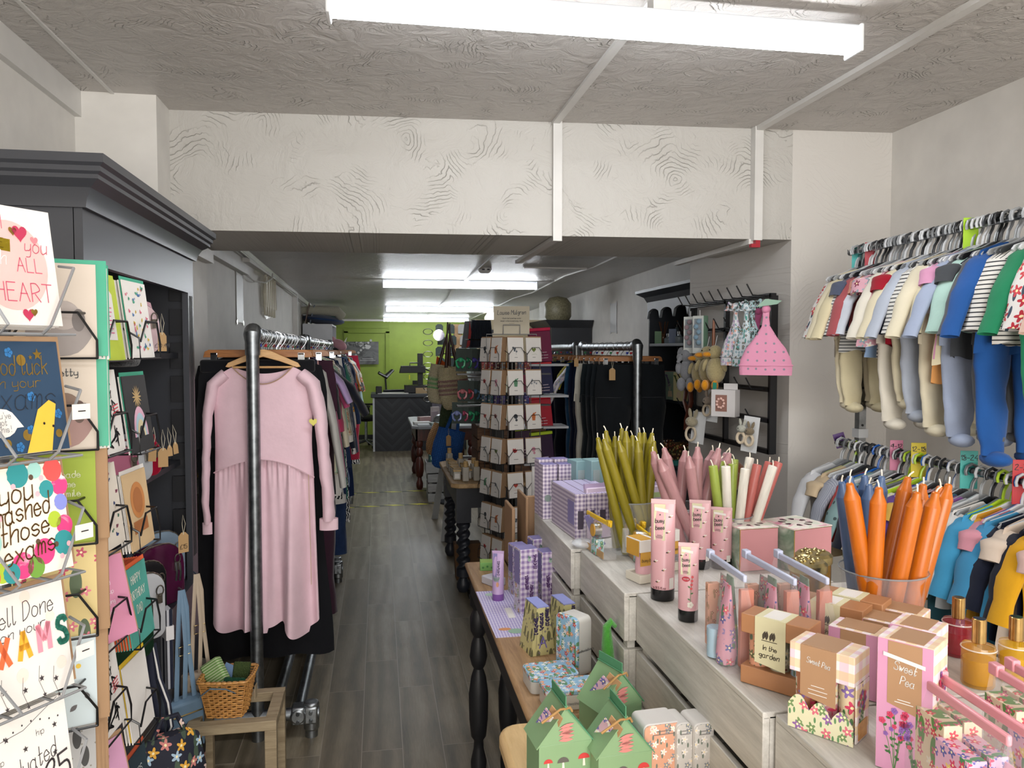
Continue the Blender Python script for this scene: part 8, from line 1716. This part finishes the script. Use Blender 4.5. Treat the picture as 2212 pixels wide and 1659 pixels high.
# in the garden boxes
CPR, CRL = paint('#a87650', .4), paint('#d3cda8', .5)
def garden(label, x, y, rz, full=True):
    t = thing('trio_gift_pack', label, 'gift pack', (x, y, CT), (0, 0, rz)); w, d, h = .115, .052, .118; MB().span((-w / 2, -d / 2, h - .032), (w / 2, d / 2, h)).build('copper_top', CPR, t, bevel=.0015); MB().span((-w / 2, -d / 2, 0), (w / 2, d / 2, .03)).build('copper_tray', CPR, t, bevel=.0015)
    MB().prism([(-.032, h * .36), (.02, h * .30), (.02, h + .001), (-.032, h + .001)], -d / 2 - .0015, -d / 2 - .0005).span((-.032, -d / 2, h), (.02, d / 2, h + .001)).build('cream_band', CRL, t); q = MB(); rows(q, 0, h + .0, .0, 1, .01, .0); a = MB(); write(a, 'In the', -.007, h * .56, .008, 0, .0011, .15, wide=.8); write(a, 'garden', -.007, h * .45, .009, 0, .0012, .15, wide=.8)
    for i in range(4): a.flat(leaf(-.018 + i * .006, h * .7, .016, .003, 1.3 + .2 * (i % 2)), 0)
    stroke(a, [(-.02, h * .69), (.006, h * .69)], .0012, 0); a.xf(Matrix.Translation((0, -d / 2 - .0018, 0))); a.build('lettering', paint('#4a4236', .5), t, smooth=0); MB().span((-.02, -d / 2 + .004, h + .001), (.01, d / 2 - .004, h + .0015)).build('small_label', IV, t)
    for i, (xx, c, f) in enumerate(((-.036, '#d3977a', ['#6a6a4a']), (0, '#a9a48c', ['#6a3a3a', '#d8d4c0']), (.036, '#94adbf', ['#d8a4ac', '#e4dcd8']))): MB().lathe([(.013, .005), (.0165, .03), (.0165, h - .032)], 18, (xx, 0, 0)).build('hand_cream', floral(c, f, '#5f6f5a', 52, .42), t)
    MB().flat([(.026, h * .42), (.046, h * .42), (.046, h * .68), (.026, h * .68)], -.0178).build('hand_cream_label', IV, t, smooth=0); a = MB(); write(a, 'In the', .036, h * .6, .0045, -.0182, .0007, .1, wide=.7); write(a, 'garden', .036, h * .54, .005, -.0182, .0007, .1, wide=.7); a.build('hand_cream_lettering', INK, t, smooth=0)
    return t
pg_ = at(1655, 1492, Z=CT); garden('copper topped gift pack with three hand creams and garden lettering, front one', .655, 1.165, R(-52)); garden('copper topped gift pack behind the front one, left of two', .79, 1.225, R(-52)); garden('copper topped gift pack behind the front one, right of two', .845, 1.25, R(-52))
# pink and yellow gingham boxes
KRB = paint('#a5805f', .5); PKS = paint('#c98fae', .45)
def sweet_art(t, w, h, y, txt=True, zt=.55, kx=0, kw=.5):
    q = MB().flat([(kx - w * kw / 2, h * zt), (kx + w * kw / 2, h * (zt - .06)), (kx + w * kw / 2, h), (kx - w * kw / 2, h)], 0); a = MB(); write(a, 'Sweet', kx - .002, h * (zt + .25), w * .17, -.0004, w * .018, .2, -.1, wide=.62); write(a, 'Pea', kx + .004, h * (zt + .15), w * .17, -.0004, w * .018, .2, -.1, wide=.62); rows(a, kx, h * (zt + .06), w * .3, 2, h * .02, h * .006, -.0004); b = MB(); [b.flat(leaf(kx, h * (zt + .1), .008, .002, k), -.0004) for k in range(4)]
    onface(t, [('kraft_panel', q, KRB), ('lettering', a, IV), ('flower_print', b, paint('#5f8a5a', .5))], y)
def bouquet(mbs, x0, z0, h, y, seed=0, wd=.02):
    st_, lf, f1, f2 = mbs; rnd = random.Random(seed)
    for k in range(7):
        x = x0 + rnd.uniform(-wd, wd); z = z0 + h * rnd.uniform(.5, 1); stroke(st_, [(x0, z0), (x0 + (x - x0) * .5, z0 + (z - z0) * .6), (x, z)], .0008, y)
        for i in range(4): q = rnd.uniform(.2, 1); lf.flat(leaf(x0 + (x - x0) * q, z0 + (z - z0) * q, .006, .0018, rnd.uniform(0, 3.1)), y - .0001)
        fl((f1, f2)[k % 2], x, z, .0042, y - .0003); fl((f2, f1)[k % 2], x0 + (x - x0) * .7, z0 + (z - z0) * .75, .003, y - .0003)
def add_bq(t, face_y, specs, M=None):
    m4 = [MB() for _ in range(4)]
    for i, s in enumerate(specs): bouquet(m4, *s[:3], 0, seed=i, wd=s[3])
    for mb, nm, m in zip(m4, ('stem_print', 'leaf_print', 'pink_flower_print', 'violet_flower_print'), (paint('#5f8a52', .5), paint('#3f6a3a', .5), paint('#c93f62', .5), paint('#8a5fa8', .5))): mb.xf(M if M is not None else Matrix.Translation((0, face_y, 0))); mb.build(nm, m, t, smooth=0)
LF = lambda w: Matrix.Translation((-w / 2 - .001, 0, 0)) @ Matrix.Rotation(R(-90), 4, 'Z')
def sweetbox(label, x, y, rz, w, d, h):
    t = thing('floral_carton', label, 'carton', (x, y, CT), (0, 0, rz)); MB().span((-w / 2, -d / 2, 0), (w / 2, d / 2, h)).build('carton', PYG, t, bevel=.0015); MB().span((-w / 2 - .0006, -d / 2 + .001, .001), (-w / 2, d / 2 - .001, h - .001)).build('pink_side', PKS, t); MB().span((-w / 2 + .004, -d * .3, h), (w / 2 - .0, d * .3, h + .0007)).build('kraft_top', KRB, t)
    k = MB().flat([(-d * .3, h * .52), (d * .3, h * .46), (d * .3, h * .99), (-d * .3, h * .99)], 0); a = MB(); write(a, 'Sweet', 0, h * .78, d * .16, -.0004, d * .016, .2, -.1, wide=.62); write(a, 'Pea', .003, h * .68, d * .16, -.0004, d * .016, .2, -.1, wide=.62); rows(a, 0, h * .56, d * .35, 2, h * .02, h * .006, -.0004); l = MB().flat([(-d * .38, h * .87), (d * .36, h * .83), (d * .36, h * .86), (-d * .38, h * .9)], -.0006)
    for nm, mb, m in (('kraft_panel', k, KRB), ('lettering', a, IV), ('white_label', l, paint('#dcdad4', .5))): mb.xf(LF(w)); mb.build(nm, m, t, smooth=0)
    add_bq(t, 0, [(-d * .15, 0, h * .5, .016), (d * .2, 0, h * .5, .016)], LF(w)); add_bq(t, -d / 2 - .001, [(0, h * .03, h * .8, .016), (w * .15, h * .3, h * .5, .012)]); MB().span((-.014, -d / 2 - .0012, h * .02), (.016, -d / 2 - .0004, h * .2)).build('basket_print', wicker_mat(), t); return t
sweetbox('tall pink and yellow gingham carton with kraft panel, front of the counter', .70, .905, R(36), .058, .07, .178)
sweetbox('tall pink and yellow gingham carton behind the front one on the right', .815, 1.04, R(36), .06, .066, .142)
for k, (x, y, lab) in enumerate(((.775, 1.13, 'gingham topped gift carton between the tall front ones, left'), (.84, 1.165, 'gingham topped gift carton in the row behind, middle'), (.905, 1.20, 'gingham topped gift carton in the row behind, right'))): t = box2(lab, (x, y, CT), R(38), .055, .08, .107, PYG, PKS, 'floral_carton', 'carton'); MB().span((-.02, -.03, .107), (.028, .03, .1078)).build('kraft_top', KRB, t); MB().span((-.0285, -.02, .05), (-.0278, .02, .106)).build('kraft_panel', KRB, t)
# gift set with window, front left
t = thing('hand_cream_gift_set', 'pink and yellow gingham hand cream gift set with scalloped tray at the counter edge', 'gift set', (.652, 1.02, CT), (0, 0, R(36))); w, d, h = .058, .095, .128
MB().span((-w / 2, -d / 2, h * .66), (w / 2, d / 2, h)).build('top', PYG, t, bevel=.0015); MB().span((w / 2 - .002, -d / 2, 0), (w / 2, d / 2, h * .66)).build('back', PYG, t); MB().span((-w / 2 + .01, -d / 2, 0), (w / 2, -d / 2 + .002, h * .66)).build('end', PYG, t)
sc = [(-d / 2, 0), (d / 2, 0), (d / 2, h * .12)] + [(d / 2 - d * i / 24, h * (.2 + .16 * (1 - i / 24) * 0 + .14 * abs(sin(pi * i / 8))) + h * .08 * (i / 24)) for i in range(25)]; q = MB().prism(sc, -.001, .001); q.xf(LF(w)); q.build('scalloped_tray', floral('#d3cfae', ['#8a5f9a', '#cf6a7a', '#6f8a5a'], '#5f8a5a', 64, .5), t)
for i, (yy, c) in enumerate(((-.032, '#e0cba8'), (0, '#c98a94'), (.032, '#b97a5a'))): MB().lathe([(.011, .004), (.0155, .03), (.0165, h * .66)], 18, (0, yy, 0)).build('hand_cream', floral(c, ['#cf3f62', '#8a6fb0', '#e4dcc8'], '#4f7a4a', 50, .5), t)
q = MB().flat([(-.03, h * .42), (.022, h * .36), (.022, h), (-.03, h)], 0); a = MB(); write(a, 'Sweet Pea', -.004, h * .8, .008, -.0004, .001, .2, -.1, wide=.6); rows(a, -.004, h * .55, .03, 3, .006, .001, -.0004)
for nm, mb, m in (('kraft_panel', q, KRB), ('lettering', a, IV)): mb.xf(LF(w)); mb.build(nm, m, t, smooth=0)
MB().span((-w / 2, -.022, h), (w / 2, .03, h + .0008)).build('kraft_top', KRB, t); add_bq(t, -d / 2 - .001, [(0, h * .08, h * .5, .014)]); MB().span((-.012, -d / 2 - .0012, h * .02), (.02, -d / 2 - .0004, h * .22)).build('basket_print', wicker_mat(), t)
# stack of flat gingham boxes below the counter edge
for k in range(4): box2('flat gingham box standing on edge, %s of four at the photo bottom' % ('first', 'second', 'third', 'last')[k], (.548 + k * .0145, .985 - k * .006, .90), R(38), .0105, .1, .105, PYG, name='floral_carton', cat='carton')
sh4 = thing('gift_ledge', 'low wooden ledge on the pine bench under the flat gingham boxes', 'ledge', (.5, .9, TT)); MB().span((0, 0, .045), (.095, .2, .058)).build('board', PN, sh4); MB().span((.01, .01, 0), (.085, .03, .045)).span((.01, .17, 0), (.085, .19, .045)).build('foot', PN, sh4)
# perfume bottles
def perfume(label, px, py, c, r=.026, pt=1290):
    p = at(px, py, Z=CT); t = thing('perfume_bottle', label, 'perfume', (p.x, p.y, CT)); H = hz(px, pt, p.y) - CT; MB().lathe([(r * .92, 0), (r, .004), (r, H * .55), (r * .96, H * .6), (r * .4, H * .63), (r * .38, H * .66)], 36, fn=lambda a, z: 1 + .012 * sin(a * 2 * pi * 30)).build('glass', film(c, .45, .04), t); MB().lathe([(r * .85, .005), (r * .9, H * .4), (.001, H * .4)], 30).build('liquid', film(c, .75, .05), t)
    MB().cyl((0, 0, H * .63), (0, 0, H), r * .42, n=24).build('cap', metal('#c9a56a', .18), t, bevel=.0015); q = MB().tube([(r * 1.01 * cos(a), r * 1.01 * sin(a), H * .56) for a in [i * pi / 16 for i in range(32)]], .0012, 6, closed=True); q.build('rim', film('#f0e8e0', .6, .03), t); return t
perfume('ribbed red glass perfume bottle with gold cap', 2068, 1412, '#a82f3a'); perfume('ribbed amber perfume bottle with gold cap in front of the red one', 2112, 1478, '#c9922a', pt=1336); perfume('yellow perfume bottle with gold cap at the right edge', 2192, 1470, '#d8a820', pt=1332)
# pink zip pouches, nearest
PB1 = floral('#d8c4a8', ['#cf3f4f', '#c95a7a', '#e0d8c8'], '#5f8a4a', 60, .4, 44, .5); PB2 = floral('#d8a9c0', ['#5f5fa0', '#cf3f62', '#e4c86a'], '#4f8a5a', 70, .5, 50, .4)
for a, b, lab in (((1985, 1455), (2178, 1588), 'clear pouch with thick pink zip, nearest the camera'), ((2022, 1447), (2230, 1580), 'clear pouch with thick pink zip, second from the camera'), ((2144, 1436), (2330, 1545), 'clear pouch with thick pink zip, third back by the amber bottle'), ((2178, 1425), (2370, 1530), 'clear pouch with thick pink zip at the right edge')):
    its = [('sachet', 'box', -.04, 0, .06, .1, PB1), ('floral_sachet', 'box', .015, -.008, .06, .085, PB2), ('pink_tube', 'tube', .055, .0, .03, .08, paint('#cf86a4', .35)), ('pink_cap', 'jar', .048, -.012, .03, .05, paint('#cf86a4', .35))]
    zp(lab, a, b, 1.225, '#d8929c', its, None, 0, .02, slider=-1)
# ---- stool and wicker basket by the left rail
SW = wood('#7a6a50', '#a8977a', 1.5, 'X', .7)
st = thing('wooden_stool', 'small weathered open wooden stool frame below the pink dress', 'stool', (-.66, 2.72, 0)); w, d, h = .3, .27, .33
for x in (0, w - .04):
    for y in (0, d - .035): MB().span((x, y, 0), (x + .04, y + .035, h - .0)).build('leg', SW, st, bevel=.002)
for y in (0, d - .035): MB().span((.0, y, h), (w, y + .04, h + .035)).build('top_rail', SW, st, bevel=.002)
for x in (0, w - .04): MB().span((x, .04, h), (x + .04, d - .035, h + .035)).build('side_rail', SW, st, bevel=.002)
bk = thing('wicker_basket', 'small square wicker basket of woven purses on the stool', 'basket', (-.535, 2.82, h + .037), (0, 0, R(-6))); WK = wicker_mat()
def wring(s, z, amp=.0025, n=64, ph=0):
    out = []
    for i in range(n):
        a = 2 * pi * i / n; c_, s_ = cos(a), sin(a); k = 1 / max(abs(c_), abs(s_)) ** .8; rr_ = s * k * (1 + 0) + amp * sin(a * 16 + ph); out.append((rr_ * c_, rr_ * s_ * .92, z))
    return out
wv = MB()
for k in range(15): z = .004 + k * .0085; s = .062 + .022 * (z / .13); wv.tube(wring(s, z, .0032, 64, k * pi), .0032, 5, closed=True)
wv.build('woven_wall', WK, bk); q = MB()
for i in range(32):
    a = 2 * pi * i / 32; k = 1 / max(abs(cos(a)), abs(sin(a))) ** .8; q.tube([(.062 * k * cos(a), .062 * k * sin(a) * .92, 0), (.085 * k * cos(a), .085 * k * sin(a) * .92, .13)], .0024, 5)
q.build('stakes', WK, bk); rim = MB()
for ph in (0, pi): rim.tube(wring(.087, .134, .004, 96, ph), .0048, 6, closed=True)
rim.build('rim', WK, bk); MB().prism([(x * .98, y * .98) for x, y, z in wring(.061, 0, 0, 32)], 0, .004, ax='Z').build('base', WK, bk)
lin_ = MB().tube([(.0, .09, .13), (.03, .098, .09), (.05, .1, .05)], .02, 6, flat=.05); lin_.build('paper_tag', paint('#a08f74', .7), bk)
MB().box((.09, .02, .06), (.002, .03, .05)).build('side_tag', paint('#a08f74', .7), bk)
GW_ = stripes('#a9b58f', '#5f8a3f', .009, .5, rough=.8)
solo('woven_purse', MB().box((0, 0, 0), (.075, .035, .11)), GW_, 'pale green woven striped purse sticking out of the wicker basket', 'purse', (-.578, 2.83, h + .165), (R(-18), R(-34), R(-10)), bevel=.008)
solo('woven_purse', MB().box((0, 0, 0), (.075, .03, .09)), knit('#0f5a38', sc=60), 'emerald woven purse lying in the wicker basket', 'purse', (-.515, 2.80, h + .125), (R(30), R(10), R(10)), bevel=.006)
solo('woven_purse', MB().box((0, 0, 0), (.06, .02, .08)), knit('#4a5f2a', sc=60), 'moss green woven purse at the back of the basket', 'purse', (-.50, 2.87, h + .15), (R(-15), R(8), R(5)), bevel=.005)
solo('blue_card', MB().box((0, 0, 0), (.08, .003, .06)), paint('#3a5f86', .5), 'slate blue card tucked behind the striped purse', 'card', (-.53, 2.86, h + .15), (R(-25), R(30), 0))
solo('wrist_strap', MB().tube([(-.62, 2.76, h + .12), (-.58, 2.74, h + .155), (-.53, 2.74, h + .15), (-.50, 2.75, h + .13)], .008, 6, flat=.3), BLUE, 'dusty blue wrist strap trailing across the front of the basket', 'strap')
